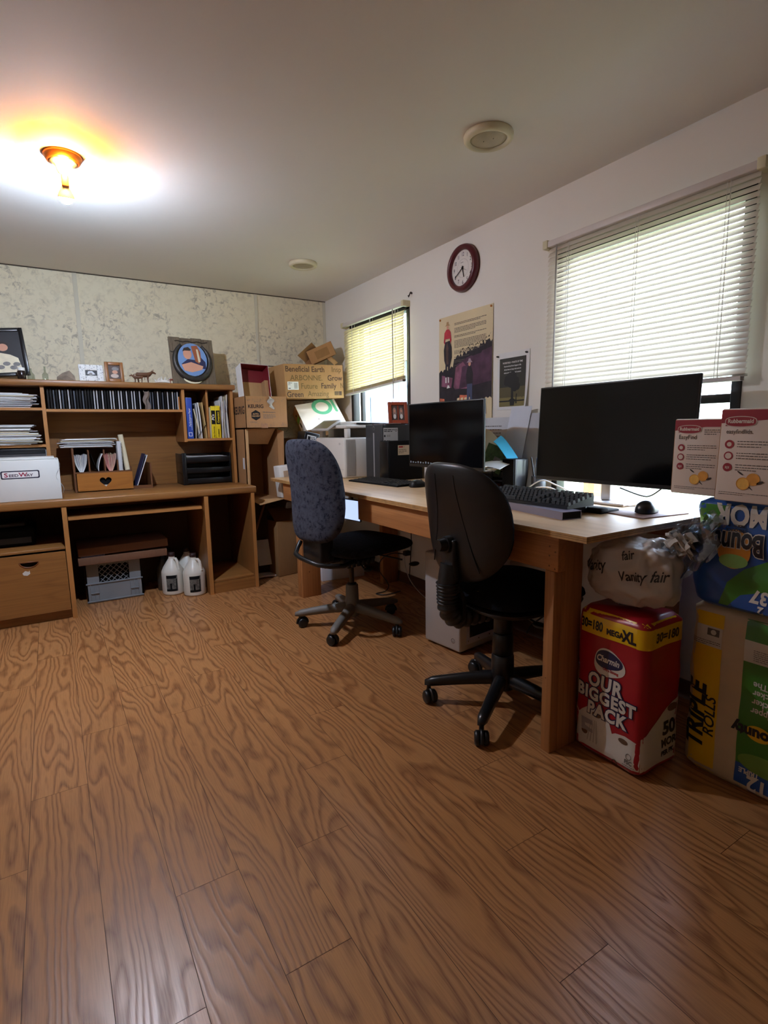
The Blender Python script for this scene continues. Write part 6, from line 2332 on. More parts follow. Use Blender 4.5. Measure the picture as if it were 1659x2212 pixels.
def wrapped_pack(x0, x1, y0, y1, z0, z1, r, seed, m, puff=0.006, nx=16, ny=16, nz=24):
    """film-wrapped bundle of rolls: rounded box with soft dents"""
    mb = MB(m)
    rr2 = random.Random(seed)
    ph = [rr2.uniform(0, 6.28) for _ in range(6)]
    cx, cy2 = (x0 + x1) / 2, (y0 + y1) / 2
    hx2, hy2 = (x1 - x0) / 2, (y1 - y0) / 2
    per = []
    N = 15
    for k, (sx, sy) in enumerate(((1, 1), (-1, 1), (-1, -1), (1, -1))):
        a0 = k * math.pi / 2
        for i in range(7):
            a = a0 + math.pi / 2 * i / 6
            per.append((sx * (hx2 - r) + r * math.cos(a), sy * (hy2 - r) + r * math.sin(a)))
        nx2, ny2 = [((-1, 1)), ((-1, -1)), ((1, -1)), ((1, 1))][k]
        c1 = per[-1]
        a = a0 + math.pi / 2
        c2 = (nx2 * (hx2 - r) + r * math.cos(a), ny2 * (hy2 - r) + r * math.sin(a))
        for i in range(1, N):
            per.append((c1[0] + (c2[0] - c1[0]) * i / N, c1[1] + (c2[1] - c1[1]) * i / N))
    n = len(per)
    rows = []
    edge = min(r, 0.028)
    for j in range(nz + 1):
        f = j / nz
        z = z0 + (z1 - z0) * f
        dz = min(z - z0, z1 - z)
        ins = edge - math.sqrt(max(0, edge ** 2 - (edge - dz) ** 2)) if dz < edge else 0
        row = []
        for i, (px, py) in enumerate(per):
            L = math.hypot(px, py)
            w = puff * (0.6 * math.sin(px * 34 + ph[0]) * math.sin(py * 34 + ph[1]) + 0.5 * math.sin(z * 26 + ph[2] + py * 17) + 0.35 * math.sin(z * 61 + px * 43 + ph[3]))
            k2 = (L - ins + w * (1 if dz > 0.01 else 0.3)) / L
            row.append((cx + px * k2, cy2 + py * k2, z))
        rows.append(row)
    vs = [p for rw in rows for p in rw]
    fs = [(j * n + i, j * n + (i + 1) % n, (j + 1) * n + (i + 1) % n, (j + 1) * n + i) for j in range(nz) for i in range(n)]
    fs.append(tuple(range(n - 1, -1, -1)))
    fs.append(tuple(nz * n + i for i in range(n)))
    mb.add(vs, fs, True)
    return mb


red_f = film('film_red', (158, 20, 34))
yel_f = film('film_yellow', (226, 180, 20))
wht_f = film('film_white', (206, 198, 184))
navy_f = film('film_navy', (28, 30, 66))
grn_f = film('film_green', (58, 118, 34))
blu_f = film('film_blue', (26, 76, 146))
blk_f = film('film_black', (18, 18, 30))
core_f = mat('core_brown', (104, 76, 52), 0.8)

t = thing('toilet_paper_pack', 'big red and yellow pack of toilet paper by the bench leg', 'pack', (1.54, 1.005, 0))
cx0, cx1, cy0, cy1, ch = 1.436, 1.640, 0.878, 1.128, 0.505
mb = wrapped_pack(cx0, cx1, cy0, cy1, 0.0, ch, 0.030, 3, red_f, 0.003)
Fl = Drape((cx0 - 0.02, cy1, 0), (0, -1, 0), (0, 0, 1), mb)       # face towards the room, x from viewer-left
Fs = Drape((cx0, cy0 - 0.02, 0), (1, 0, 0), (0, 0, 1), mb)        # face towards the camera end
W1p, W2p = cy1 - cy0, cx1 - cx0
mb.use(yel_f)
mb.rect(0.004, 0.420, W1p - 0.004, 0.497, Fl, 0.0012, 0.02)
mb.rect(0.004, 0.420, W2p - 0.004, 0.497, Fs, 0.0012, 0.02)
for a in range(10):       # the yellow band carried round the corner
    q0, q1 = math.pi + math.pi / 2 * a / 10, math.pi + math.pi / 2 * (a + 1) / 10
    c = (cx0 + 0.030, cy0 + 0.030)
    P = [(c[0] + 0.0325 * math.cos(q), c[1] + 0.0325 * math.sin(q)) for q in (q0, q1)]
    mb.add([(P[0][0], P[0][1], 0.420), (P[1][0], P[1][1], 0.420), (P[1][0], P[1][1], 0.482), (P[0][0], P[0][1], 0.482)], [(0, 1, 2, 3)], True)
mb.use(wht_f)
roll = [(0.004, 0.006)] + [(0.004 + 0.006 * i, 0.142 + 0.012 * math.sin(i * 0.3)) for i in range(6)]
low = [(0.006, 0.010), (W1p - 0.006, 0.010), (W1p - 0.006, 0.112), (W1p - 0.022, 0.122), (W1p - 0.055, 0.126), (W1p - 0.088, 0.120), (W1p - 0.100, 0.112), (W1p - 0.112, 0.150), (W1p - 0.130, 0.166), (W1p - 0.16, 0.174), (W1p - 0.19, 0.168), (W1p - 0.212, 0.150), (W1p - 0.222, 0.138), (0.006, 0.158)]
mb.flat(low, Fl, 0.0012, 0.02)
mb.flat([(0.008, 0.012), (W2p - 0.006, 0.012), (W2p - 0.006, 0.238), (W2p - 0.05, 0.224), (0.06, 0.168), (0.022, 0.146), (0.008, 0.134)], Fs, 0.0012, 0.02)
mb.use(core_f)
mb.disc(0.095, 0.152, 0.016, Fl, 0.002, 0.009).disc(0.190, 0.106, 0.017, Fl, 0.002, 0.009).disc(0.05, 0.078, 0.012, Fl, 0.0022, 0.012).disc(0.165, 0.022, 0.010, Fl, 0.002, 0.011)
mb.disc(0.155, 0.205, 0.024, Fs, 0.002, 0.014)
mb.use(mat('film_shadow_fold', (160, 150, 136), 0.5))
for k in range(4):
    mb.flat([(0.06 + k * 0.012, 0.05), (0.063 + k * 0.012, 0.05), (0.078 + k * 0.006, 0.13), (0.076 + k * 0.006, 0.13)], Fl, 0.0018)
mb.use(wht_f).rect(0.036, 0.080, 0.085, 0.128, Fl, 0.0024)
mb.use(mat('print_indigo', (62, 52, 96), 0.6))
for i in range(14):
    mb.rect(0.038, 0.082 + i * 0.0032, 0.082, 0.0835 + i * 0.0032, Fl, 0.0028)
mb.use(blk_f)
mb.text('30=180', 0.022, 0.438, 0.042, Fl, 0.0022, 'LEFT', 0.0014, 0, 0, 0.64, 1, False, 0.02)
mb.text('MEGA', 0.118, 0.436, 0.026, Fl, 0.0022, 'LEFT', 0.0012, 0, 0, 0.82, 1, False, 0.02)
mb.text('XL', 0.172, 0.430, 0.050, Fl, 0.0022, 'LEFT', 0.0022, 0, 0, 0.74, 1, False, 0.02)
mb.text('30=180', 0.045, 0.438, 0.040, Fs, 0.0022, 'LEFT', 0.0014, 0, 0, 0.95, 1, False, 0.02)
# cloud badge with script
def blob(x, y, rx, ry, k, n=36, ph=0.0):
    return [(x + rx * (1 + k * math.cos(3 * q + ph)) * math.cos(q), y + ry * (1 + k * math.cos(3 * q + ph)) * math.sin(q)) for q in [2 * math.pi * i / n for i in range(n)]]


mb.use(wht_f).flat(blob(0.128, 0.338, 0.054, 0.046, 0.09, 36, 0.5), Fl, 0.0018, 0.02)
mb.use(navy_f).flat(blob(0.127, 0.349, 0.047, 0.030, 0.08, 36, 0.5), Fl, 0.0024, 0.02)
mb.use(wht_f).text('Charmin', 0.125, 0.341, 0.028, Fl, 0.003, 'CENTER', 0.0009, 0.25, -0.04, 0.80)
mb.use(red_f).text('Ultra Strong', 0.136, 0.313, 0.0125, Fl, 0.003, 'CENTER', 0.0005, 0, -0.04, 0.85)
for body, x, y, s in (('OUR', 0.118, 0.248, 0.062), ('BIGGEST', 0.122, 0.200, 0.058), ('PACK', 0.128, 0.150, 0.058)):
    mb.use(navy_f).text(body, x, y, s, Fl, 0.0026, 'CENTER', 0.0060, 0, -0.03, 0.86, 1.12, False, 0.02)
    mb.use(wht_f).text(body, x, y, s, Fl, 0.0036, 'CENTER', 0.0026, 0, -0.03, 0.86, 1.12, False, 0.02)
mb.use(blk_f)
mb.text('50', 0.112, 0.120, 0.062, Fs, 0.0024, 'LEFT', 0.0028, 0, 0.04, 1.0, 1, False, 0.02)
mb.text('MORE', 0.106, 0.080, 0.036, Fs, 0.0024, 'LEFT', 0.0016, 0, 0.04, 0.95, 1, False, 0.02)
mb.text('PER PK', 0.106, 0.052, 0.022, Fs, 0.0024, 'LEFT', 0.0010, 0, 0.04, 0.95, 1, False, 0.02)
mb.use(ink_soft).text('FSC', 0.212, 0.042, 0.018, Fl, 0.0024, 'CENTER', 0.0006, 0, 0, 0.9)
mb.ring(0.212, 0.066, 0.008, 0.010, Fl, 0.0024, 16)
mb.lines(0.192, 0.036, 0.04, 2, 0.006, 0.002, Fl, 0.0024, 4)
part('wrapper', mb, t)

# tall pack of paper towels, upside down, with a yellow end strip
t = thing('paper_towel_pack', 'pack of triple paper towel rolls with yellow and green panels on the floor', 'pack', (1.76, 0.62, 0))
qx0, qx1, qy0, qy1, qh = 1.648, 1.90, 0.33, 0.872, 0.548
mb = wrapped_pack(qx0, qx1, qy0, qy1, 0.0, qh, 0.034, 8, film('film_clear_rolls', (196, 172, 138), 0.35, 0.1), 0.005, 16, 16, 26)
F = Drape((qx0 - 0.03, qy1, 0), (0, -1, 0), (0, 0, 1), mb)
mb.use(yel_f)
mb.rect(0.004, 0.012, 0.100, 0.415, F, 0.0012, 0.02)
mb.rect(0.004, 0.478, 0.100, 0.520, F, 0.0012, 0.02)
mb.use(wht_f).rect(0.004, 0.415, 0.098, 0.478, F, 0.0012, 0.02)
mb.use(ink_soft)
mb.lines(0.010, 0.432, 0.085, 3, 0.006, 0.002, F, 0.002, 3)
mb.rect(0.055, 0.450, 0.090, 0.472, F, 0.0018)
mb.use(wht_f).disc(0.073, 0.461, 0.008, F, 0.0022)
mb.use(blk_f)
mb.text('TRIPLE', 0.062, 0.075, 0.074, F, 0.0024, 'LEFT', 0.0028, 0.2, math.pi / 2, 0.98, 1, False, 0.02)
mb.text('ROLLS', 0.094, 0.130, 0.044, F, 0.0024, 'LEFT', 0.0007, 0.2, math.pi / 2, 1.0, 1, False, 0.02)
mb.use(grn_f).rect(0.160, 0.090, 0.50, 0.405, F, 0.0014, 0.02)
mb.rect(0.160, 0.470, 0.50, 0.530, F, 0.0014, 0.02)
mb.use(wht_f).rect(0.160, 0.405, 0.50, 0.470, F, 0.0014, 0.02)
mb.use(blu_f).rect(0.160, 0.010, 0.50, 0.090, F, 0.0014, 0.02)
mb.use(mat('film_green_pale', (110, 150, 60), 0.3, var=0.2)).disc(0.235, 0.105, 0.07, F, 0.0016, 0.03, 24)
mb.use(wht_f)
for i, w in enumerate(('Upper', 'Picker', 'Quicker', 'The')):
    mb.text(w, 0.247, 0.330 - i * 0.024, 0.024, F, 0.0026, 'RIGHT', 0.0004, 0, math.pi, 0.9, 1, False, 0.02) if False else mb.text(w, 0.190, 0.352 - (3 - i) * 0.026 + 0.0, 0.026, F, 0.0026, 'RIGHT', 0.0005, 0, math.pi, 0.9)
mb.text('12', 0.222, 0.062, 0.062, F, 0.0028, 'CENTER', 0.002, 0, math.pi, 0.9, 1, False, 0.02)
mb.text('TRIPLE', 0.198, 0.078, 0.020, F, 0.0028, 'CENTER', 0.0008, 0, math.pi, 0.9)
mb.use(yel_f).disc(0.215, 0.200, 0.034, F, 0.0020, 0.024)
mb.use(blk_f).text('Bounty', 0.205, 0.212, 0.046, F, 0.0032, 'CENTER', 0.0022, 0, math.pi, 0.9, 1, False, 0.02)
mb.use(ink_soft).lines(0.185, 0.445, 0.09, 6, 0.006, 0.002, F, 0.002, 8)
part('wrapper', mb, t)

# blue and green paper towel pack lying on top
t = thing('paper_towel_pack', 'blue and green pack of paper towels lying upside down on the tall one', 'pack', (1.75, 0.6, 0.556))
bx0, bx1, by0, by1, bz0, bz1 = 1.602, 1.90, 0.33, 0.862, 0.556, 0.868
mb = wrapped_pack(bx0, bx1, by0, by1, bz0, bz1, 0.045, 5, blu_f, 0.008, 16, 16, 24)
F = Drape((bx0 - 0.03, by1, bz0), (0, -1, 0), (0, 0, 1), mb)
mb.use(grn_f)
mb.flat([(0.09, 0.012), (0.11, 0.08), (0.15, 0.125), (0.21, 0.16), (0.53, 0.19), (0.53, 0.012)], F, 0.0014, 0.02)
mb.flat([(0.002, 0.215), (0.03, 0.20), (0.08, 0.235), (0.10, 0.298), (0.02, 0.298)], F, 0.0014, 0.02)
mb.use(blu_f).flat([(0.115, 0.012), (0.145, 0.05), (0.20, 0.07), (0.53, 0.085), (0.53, 0.012)], F, 0.0024, 0.02)
mb.use(film('film_lime', (142, 196, 110), 0.25, 0.2)).flat([(0.006, 0.20), (0.024, 0.205), (0.03, 0.255), (0.012, 0.262)], F, 0.0026, 0.02)
mb.use(wht_f)
mb.text('MOR', 0.198, 0.300, 0.078, F, 0.003, 'LEFT', 0.0034, 0, math.pi, 0.74, 1, False, 0.02)
mb.text('MORE', 0.265, 0.286, 0.084, F, 0.003, 'LEFT', 0.003, 0, math.pi, 0.80, 1, False, 0.02) if False else None
mb.use(film('film_orange', (222, 150, 60), 0.3, 0.2)).disc(0.122, 0.178, 0.042, F, 0.0030, 0.056, 30, 0.02)
mb.use(film('film_lime', (142, 196, 110))).disc(0.122, 0.144, 0.036, F, 0.0036, 0.020, 24, 0.02)
mb.use(wht_f).text('Bounty', 0.124, 0.224, 0.084, F, 0.0046, 'CENTER', 0.0058, 0, math.pi, 0.60, 1, False, 0.02)
mb.use(blk_f).text('Bounty', 0.124, 0.224, 0.084, F, 0.0058, 'CENTER', 0.0026, 0, math.pi, 0.60, 1, False, 0.02)
mb.use(blk_f).text('THE QUICK', 0.124, 0.236, 0.011, F, 0.005, 'CENTER', 0.0004, 0, math.pi, 0.9)
mb.text('PICK IT UP', 0.124, 0.248, 0.010, F, 0.005, 'CENTER', 0.0004, 0, math.pi, 0.9)
mb.use(wht_f).text('37', 0.196, 0.072, 0.050, F, 0.004, 'CENTER', 0.002, 0.1, math.pi, 0.9, 1, False, 0.02)
mb.text('2', 0.200, 0.030, 0.034, F, 0.004, 'CENTER', 0.0012, 0.1, math.pi, 0.9)
part('wrapper', mb, t)
cl = glassy('clear_film', (222, 228, 234), 0.30)
mb = MB(cl)
for k in range(4):
    p = [R.uniform(0, 6) for _ in range(4)]
    def fn(u, v, k=k, p=p):
        y = 0.905 - 0.12 * u + 0.03 * math.sin(5 * v + p[0])
        x = bx0 - 0.022 - 0.016 * math.sin(7 * u + p[1]) * math.cos(6 * v + p[2]) - 0.012 * k
        z = 0.835 - 0.12 * v * (0.6 + 0.4 * k / 3) - 0.11 * (1 - u) + 0.012 * math.sin(11 * u + p[3]) + 0.006 * math.sin(23 * v + p[0])
        return (x, y, z)
    mb.sheet(fn, 14, 10, 0.0006, False)
part('loose_film', mb, t, 'crumpled clear film at the open end')

# white plastic bag on the red pack
t = thing('plastic_bag', 'crumpled white plastic bag with black script on the red pack', 'bag', (1.53, 1.0, 0.51))
mb = MB(mat('bag_white', (188, 178, 168), 0.35, var=0.05))
rr2 = random.Random(21)
ph = [(rr2.uniform(4, 20), rr2.uniform(0, 6.28), rr2.uniform(0, 6.28)) for _ in range(7)]


def bagf(u, v):
    a = 2 * math.pi * u
    b2 = math.pi * (v - 0.5)
    cx3, cy3, cz3 = math.cos(a) * math.cos(b2), math.sin(a) * math.cos(b2), math.sin(b2)
    s = 1.0
    for f, p0, p1 in ph:
        s += 0.022 * abs(math.sin(f * 0.45 * (cx3 * math.cos(p1) + cy3 * math.sin(p1) + cz3 * math.cos(p0)) + p0)) ** 0.7
    x = 1.540 + 0.072 * math.copysign(abs(cx3) ** 0.75, cx3) * s
    y = 1.000 + 0.134 * math.copysign(abs(cy3) ** 0.75, cy3) * s
    z = 0.626 + (0.098 * math.copysign(abs(cz3) ** 0.7, cz3)) * s - 0.14 * (y - 0.985) * (1 if cz3 > 0 else 0.1)
    return (x, y, max(z, 0.5065))


from mathutils import noise as mnoise


def crumpled(u, v):
    p = V(bagf(u, v))
    c = V((1.532, 0.985, 0.626))
    d = (p - c).normalized()
    dist, _ = mnoise.voronoi(p * 12.0)
    dist2, _ = mnoise.voronoi(p * 30.0 + V((5, 1, 2)))
    k = 0.016 - (dist[1] - dist[0]) * 0.030 - (dist2[1] - dist2[0]) * 0.009 + 0.014 * mnoise.noise(p * 9.0)
    q = p + d * (k - 0.010)
    q.z = max(q.z, 0.5075)
    q.z = min(q.z, 0.737) if q.y > 0.985 else q.z
    return q


mb.grid(crumpled, 110, 64, True, True)
F = Drape((1.42, 1.15, 0.5), (0, -1, 0), (0, 0, 1), mb)
Fr = Drape((1.40, 0.84, 0.5), (0.75, -0.66, 0), (0, 0, 1), mb)
bi = mat('bag_ink', (26, 22, 22), 0.5)
mb.use(bi)
mb.text('Vanity', 0.012, 0.108, 0.050, F, 0.0015, 'LEFT', 0.0006, 0.35, 0.25, 0.78, 1, False, 0.015)
mb.text('Vanity fair', 0.150, 0.105, 0.046, F, 0.0015, 'LEFT', 0.0006, 0.35, 0.16, 0.75, 1, False, 0.015)
mb.text('fair', 0.155, 0.170, 0.040, F, 0.0015, 'LEFT', 0.0006, 0.35, 0.30, 0.8, 1, False, 0.015)
mb.text('VANITY', 0.128, 0.020, 0.022, F, 0.0015, 'LEFT', 0.0003, 0.0, -1.2, 0.9, 1, False, 0.015)
part('bag', mb, t)
mb = MB(translucent('bag_knot_film', (214, 206, 196), 0.4, 0.2))
for k in range(5):
    p = rr2.uniform(0, 6)
    mb.sheet(lambda u, v, k=k, p=p: (1.512 + 0.012 * k + 0.012 * math.sin(6 * v + p), 0.885 - 0.070 * u + 0.010 * math.sin(8 * v + p), 0.735 + 0.028 * v - 0.04 * u * (k % 2) + 0.012 * math.sin(9 * u + p)), 6, 5, 0.0006, False)
part('gathered_top', mb, t)

# two lid boxes standing on the blue pack
cart = mat('lid_box_white', (214, 196, 180), 0.6, var=0.03)
rub = mat('lid_box_red', (150, 26, 40), 0.5, var=0.05)
orange_m = mat('orange_fruit', (218, 150, 56), 0.6, var=0.1, scale=60)
orange_l = mat('orange_cut', (232, 178, 80), 0.6, var=0.1, scale=90)
leaf_d = mat('leaf_dark', (52, 40, 30), 0.6)


def lid_box(label, x, y0, y1, z0, z1, dep, tilt, word2, lw):
    t = thing('lid_box', label, 'box', (x + dep / 2, (y0 + y1) / 2, z0))
    M = M4.Translation((x, y1, z0)) @ M4.Rotation(tilt, 4, 'X')
    w, h = y1 - y0, z1 - z0
    mb = MB(cart).box((0, -w, 0), (dep, 0, h), 0.003, M)
    F = Face(M @ V((0, 0, 0)), M.to_3x3() @ V((0, -1, 0)), M.to_3x3() @ V((0, 0, 1)))
    mb.use(rub)
    mb.flat([(0.0005, h - 0.003), (0.0005, h * 0.845), (w * 0.62, h * 0.895), (w - 0.0005, h * 0.895), (w - 0.0005, h - 0.003)], F, 0.0008)
    k = h / 0.226
    mb.flat([(0.012, h * 0.815), (0.016, h * 0.872), (0.078 * k, h * 0.893), (0.08 * k, h * 0.838)], F, 0.0010)
    ov = [(0.045 * k + 0.034 * k * math.cos(q), h * 0.862 + 0.0115 * k * math.copysign(abs(math.sin(q)) ** 0.6, math.sin(q))) for q in [2 * math.pi * i / 28 for i in range(28)]]
    mb.use(cart).flat([((a - 0.045 * k) * 1.05 + 0.045 * k, (b3 - h * 0.862) * 1.14 + h * 0.862) for a, b3 in ov], F, 0.0012)
    mb.use(rub).flat(ov, F, 0.0016)
    mb.use(cart).text('Rubbermaid', 0.045 * k, h * 0.848, 0.0135 * k, F, 0.0020, 'CENTER', 0.0005, 0, 0, 0.88)
    mb.use(ink_soft).text(word2, 0.014 * k, h * 0.735, lw * k, F, 0.0010, 'LEFT', 0.0001, 0, 0, 0.86)
    for i in range(3):
        yy = h * (0.62 - 0.125 * i)
        mb.use(rub).disc(0.024 * k, yy, 0.0105 * k, F, 0.0010)
        mb.use(cart if i < 2 else rub).disc(0.024 * k, yy, 0.0075 * k if i == 1 else 0.0055 * k, F, 0.0014)
        if i == 2:
            mb.use(cart)
            for dx in (-0.004, 0, 0.004):
                mb.rect(0.024 * k + dx - 0.001, yy - 0.005 + abs(dx) * 0.4, 0.024 * k + dx + 0.001, yy + 0.003, F, 0.0018)
        mb.use(ink_soft).lines(0.042 * k, yy + 0.008 * k, 0.085 * k, 3, 0.0062 * k, 0.0018 * k, F, 0.0010, 3 + i)
    w, wfull = 0.146, w
    mb.use(orange_m).disc(w * 0.64, h * 0.255, 0.0150 * k, F, 0.0014)
    mb.use(orange_l).disc(w * 0.48, h * 0.205, 0.0150 * k, F, 0.0018)
    mb.use(orange_m).ring(w * 0.48, h * 0.205, 0.0132 * k, 0.0152 * k, F, 0.0022)
    mb.use(leaf_d)
    for (lx, ly, r2) in ((0.42, 0.315, 0.5), (0.76, 0.225, -0.3), (0.60, 0.165, 0.6)):
        mb.flat([(w * lx + 0.008 * k * math.cos(q) * math.cos(r2) - 0.004 * k * math.sin(q) * math.sin(r2), h * ly - 0.008 * k * math.cos(q) * math.sin(r2) + 0.004 * k * math.sin(q) * math.cos(r2)) for q in [2 * math.pi * i / 14 for i in range(14)]], F, 0.0014)
    mb.use(ink_soft).lines(0.01, h * 0.10, w * 0.85, 2, 0.005, 0.0014, F, 0.0010, 12)
    mb.use(ink_soft).lines(w * 0.60, h * 0.86, w * 0.3, 3, 0.006, 0.002, F, 0.0010, 9) if wfull < 0.2 else None
    part('body', mb, t)
    mb = MB(card).box((0.002, -0.0008 - 0.0, 0.004), (dep - 0.002, 0.0012, h - 0.004), 0, M)
    part('side_flap', mb, t, 'raw cardboard side edge')


lid_box('red and white lid box nearest the big monitor', 1.620, 0.797, 0.943, 0.8745, 1.097, 0.24, math.radians(0.6), 'EasyFind', 0.0185)
lid_box('taller-looking red and white lid box overlapping the one by the big monitor', 1.580, 0.53, 0.793, 0.8705, 1.121, 0.030, math.radians(1.0), 'easyfindlids.', 0.0150)

# ------------------------------------------------------------------ on the right wall
t = thing('wall_clock', 'round wall clock with a dark red rim', 'clock', (WX - 0.02, 2.452, 1.958))
cc = V((WX, 2.462, 1.966))
F = Face(cc + V((-0.016, 0, 0)), (0, -1, 0), (0, 0, 1))
RQ = V((-1, 0, 0)).to_track_quat('Z', 'Y').to_matrix().to_4x4()
mb = MB(mat('clock_burgundy', (84, 24, 34), 0.3, var=0.05))
prof = [(0.100, 0.002), (0.124, 0.002), (0.126, 0.018), (0.120, 0.034), (0.108, 0.040), (0.097, 0.034), (0.094, 0.022)]
n = 56
T = M4.Translation(cc) @ RQ
vs, fs = [], []
for r, z in prof:
    for j in range(n):
        q = 2 * math.pi * j / n
        vs.append(T @ V((r * math.cos(q), r * math.sin(q), z)))
L = len(prof)
for i in range(L):
    for j in range(n):
        i2 = (i + 1) % L
        fs.append((i * n + j, i * n + (j + 1) % n, i2 * n + (j + 1) % n, i2 * n + j))
mb.add(vs, fs, True)
part('rim', mb, t)
mb = MB(mat('clock_face_white', (226, 220, 212), 0.6, var=0.02))
mb.lathe([(0.0955, 0.003), (0.0955, 0.016)], 48, T)
mb.use(ink)
for h in range(1, 13):
    a = math.radians(90 - 30 * h)
    mb.text(str(h), 0.074 * math.cos(a), 0.074 * math.sin(a) - 0.0105, 0.030, F, 0.0008, 'CENTER', 0.0002, 0, 0, 0.72, 0.9)
mb.use(ink_soft)
for m_ in range(60):
    a = math.radians(6 * m_)
    c, s = math.cos(a), math.sin(a)
    r0, r1, w = 0.046, 0.050, 0.0005
    mb.flat([(r0 * c + w * s, r0 * s - w * c), (r1 * c + w * s, r1 * s - w * c), (r1 * c - w * s, r1 * s + w * c), (r0 * c - w * s, r0 * s + w * c)], F, 0.0007)
mb.lines(-0.018, 0.033, 0.036, 1, 0.006, 0.003, F, 0.0008, 3)
part('dial', mb, t)
for nm, ang, ln, w, d in (('hour_hand', 168, 0.050, 0.0032, 0.003), ('minute_hand', 238, 0.074, 0.0028, 0.005), ('second_hand', 118, 0.044, 0.0008, 0.007)):
    a = math.radians(90 - ang)
    c, s = math.cos(a), math.sin(a)
    mb = MB(ink)
    b0 = -0.012
    mb.prism([(b0 * c + w * s, b0 * s - w * c), (ln * c + w * 0.6 * s, ln * s - w * 0.6 * c), (ln * c - w * 0.6 * s, ln * s + w * 0.6 * c), (b0 * c - w * s, b0 * s + w * c)], 0.001, F, d)
    mb.disc(0, 0, 0.006 if w > 0.001 else 0.003, F, d + 0.0012)
    part(nm, mb, t)

mb = MB(mat('hook_brown', (66, 54, 46), 0.5, 0.4))
mb.tube([(WX, 2.985, 1.945), (WX - 0.012, 2.985, 1.948)], 0.007, 8)
mb.tube([(WX - 0.012, 2.985, 1.950), (WX - 0.020, 2.985, 1.932), (WX - 0.026, 2.985, 1.920), (WX - 0.030, 2.985, 1.930)], 0.004, 8)
single('wall_hook', mb, 'small dark metal hook on the wall right of the far window', 'hook')

# cowboy poster
t = thing('poster', 'tall cream and purple cowboy poster on the right wall', 'poster', (WX, 2.44, 1.15))
pcream = mat('poster_cream', (218, 200, 160), 0.7, var=0.05, scale=4)
pv = mat('poster_plum', (74, 44, 66), 0.7, var=0.45, scale=14)
pv2 = mat('poster_mauve', (128, 78, 100), 0.7, var=0.35, scale=22)
pdk = mat('poster_dark', (34, 28, 36), 0.7, var=0.4, scale=20)
pred = mat('poster_red', (186, 48, 62), 0.7, var=0.15, scale=30)
y0, y1, z0, z1 = 2.694, 2.226, 1.115, 1.735
Wp, Hp = y0 - y1, z1 - z0
mb = MB(pcream)
mb.sheet(lambda u, v: (WX - 0.003 - 0.004 * (1 - v) * v * 2 - 0.006 * max(0, u - 0.9) * 10 * (1 - v) * 0.5, y0 - Wp * u, z0 + Hp * v), 10, 12, 0.0008)
F = Drape((WX - 0.1, y0, z0), (0, -1, 0), (0, 0, 1), mb)
rr = random.Random(17)
# torn-edged dark scene
top = []
for i in range(40):
    f = i / 39
    zt = 0.30 + 0.07 * f + (0.04 if f > 0.3 else 0) + 0.03 * f
    top.append((Wp * f, zt + rr.uniform(-0.012, 0.012)))
bot = [(Wp * (1 - i / 29), 0.085 + 0.05 * (1 - i / 29) + rr.uniform(-0.008, 0.008)) for i in range(30)]
mb.use(pdk).flat(bot[::-1] + top[::-1] if False else [(0.001, bot[-1][1])] + bot[::-1][1:-1] + [(Wp - 0.001, bot[0][1])] + [(min(max(x, 0.001), Wp - 0.001), z) for x, z in top[::-1]], F, 0.0006)
mb.use(pv).flat([(Wp * 0.28, 0.19), (Wp * 0.99, 0.22), (Wp * 0.99, 0.40), (Wp * 0.80, 0.385), (Wp * 0.55, 0.365), (Wp * 0.36, 0.335)], F, 0.0009)
mb.use(pv2).flat([(Wp * 0.30, 0.20), (Wp * 0.62, 0.19), (Wp * 0.60, 0.29), (Wp * 0.48, 0.345), (Wp * 0.34, 0.32)], F, 0.0012)
mb.flat([(Wp * 0.05, 0.22), (Wp * 0.25, 0.205), (Wp * 0.28, 0.262), (Wp * 0.06, 0.285)], F, 0.0010)
mb.use(mat('poster_orange', (206, 110, 80), 0.7, var=0.4, scale=40))
mb.flat([(Wp * 0.02, 0.10), (Wp * 0.12, 0.105), (Wp * 0.11, 0.145), (Wp * 0.02, 0.15)], F, 0.0012)
mb.flat([(Wp * 0.40, 0.12), (Wp * 0.60, 0.115), (Wp * 0.58, 0.155), (Wp * 0.42, 0.16)], F, 0.0014)
mb.use(pcream)
for x in (0.36, 0.43, 0.50, 0.57):
    mb.flat([(Wp * x, 0.115), (Wp * (x + 0.05), 0.118), (Wp * (x + 0.055), 0.145), (Wp * (x + 0.01), 0.142)], F, 0.0016)
mb.use(pdk)
mb.flat([(Wp * 0.13, 0.09), (Wp * 0.27, 0.09), (Wp * 0.33, 0.14), (Wp * 0.36, 0.175), (Wp * 0.30, 0.21), (Wp * 0.25, 0.17), (Wp * 0.17, 0.15)], F, 0.0018)
mb.flat([(Wp * 0.66, 0.10), (Wp * 0.82, 0.11), (Wp * 0.80, 0.165), (Wp * 0.73, 0.18), (Wp * 0.68, 0.15)], F, 0.0018)
# cowboy
mb.flat([(Wp * 0.55, 0.215), (Wp * 0.66, 0.215), (Wp * 0.67, 0.27), (Wp * 0.63, 0.318), (Wp * 0.57, 0.315), (Wp * 0.54, 0.27)], F, 0.0018)
mb.use(mat('poster_denim', (66, 74, 104), 0.7)).flat([(Wp * 0.555, 0.12), (Wp * 0.59, 0.12), (Wp * 0.605, 0.17), (Wp * 0.62, 0.115), (Wp * 0.655, 0.115), (Wp * 0.655, 0.217), (Wp * 0.56, 0.217)], F, 0.0020)
mb.use(skin).disc(Wp * 0.605, 0.328, 0.011, F, 0.0020, 0.013)
mb.use(mat('poster_hat', (160, 140, 150), 0.7)).flat([(Wp * 0.55, 0.336), (Wp * 0.66, 0.334), (Wp * 0.635, 0.345), (Wp * 0.62, 0.357), (Wp * 0.59, 0.357), (Wp * 0.58, 0.345)], F, 0.0022)
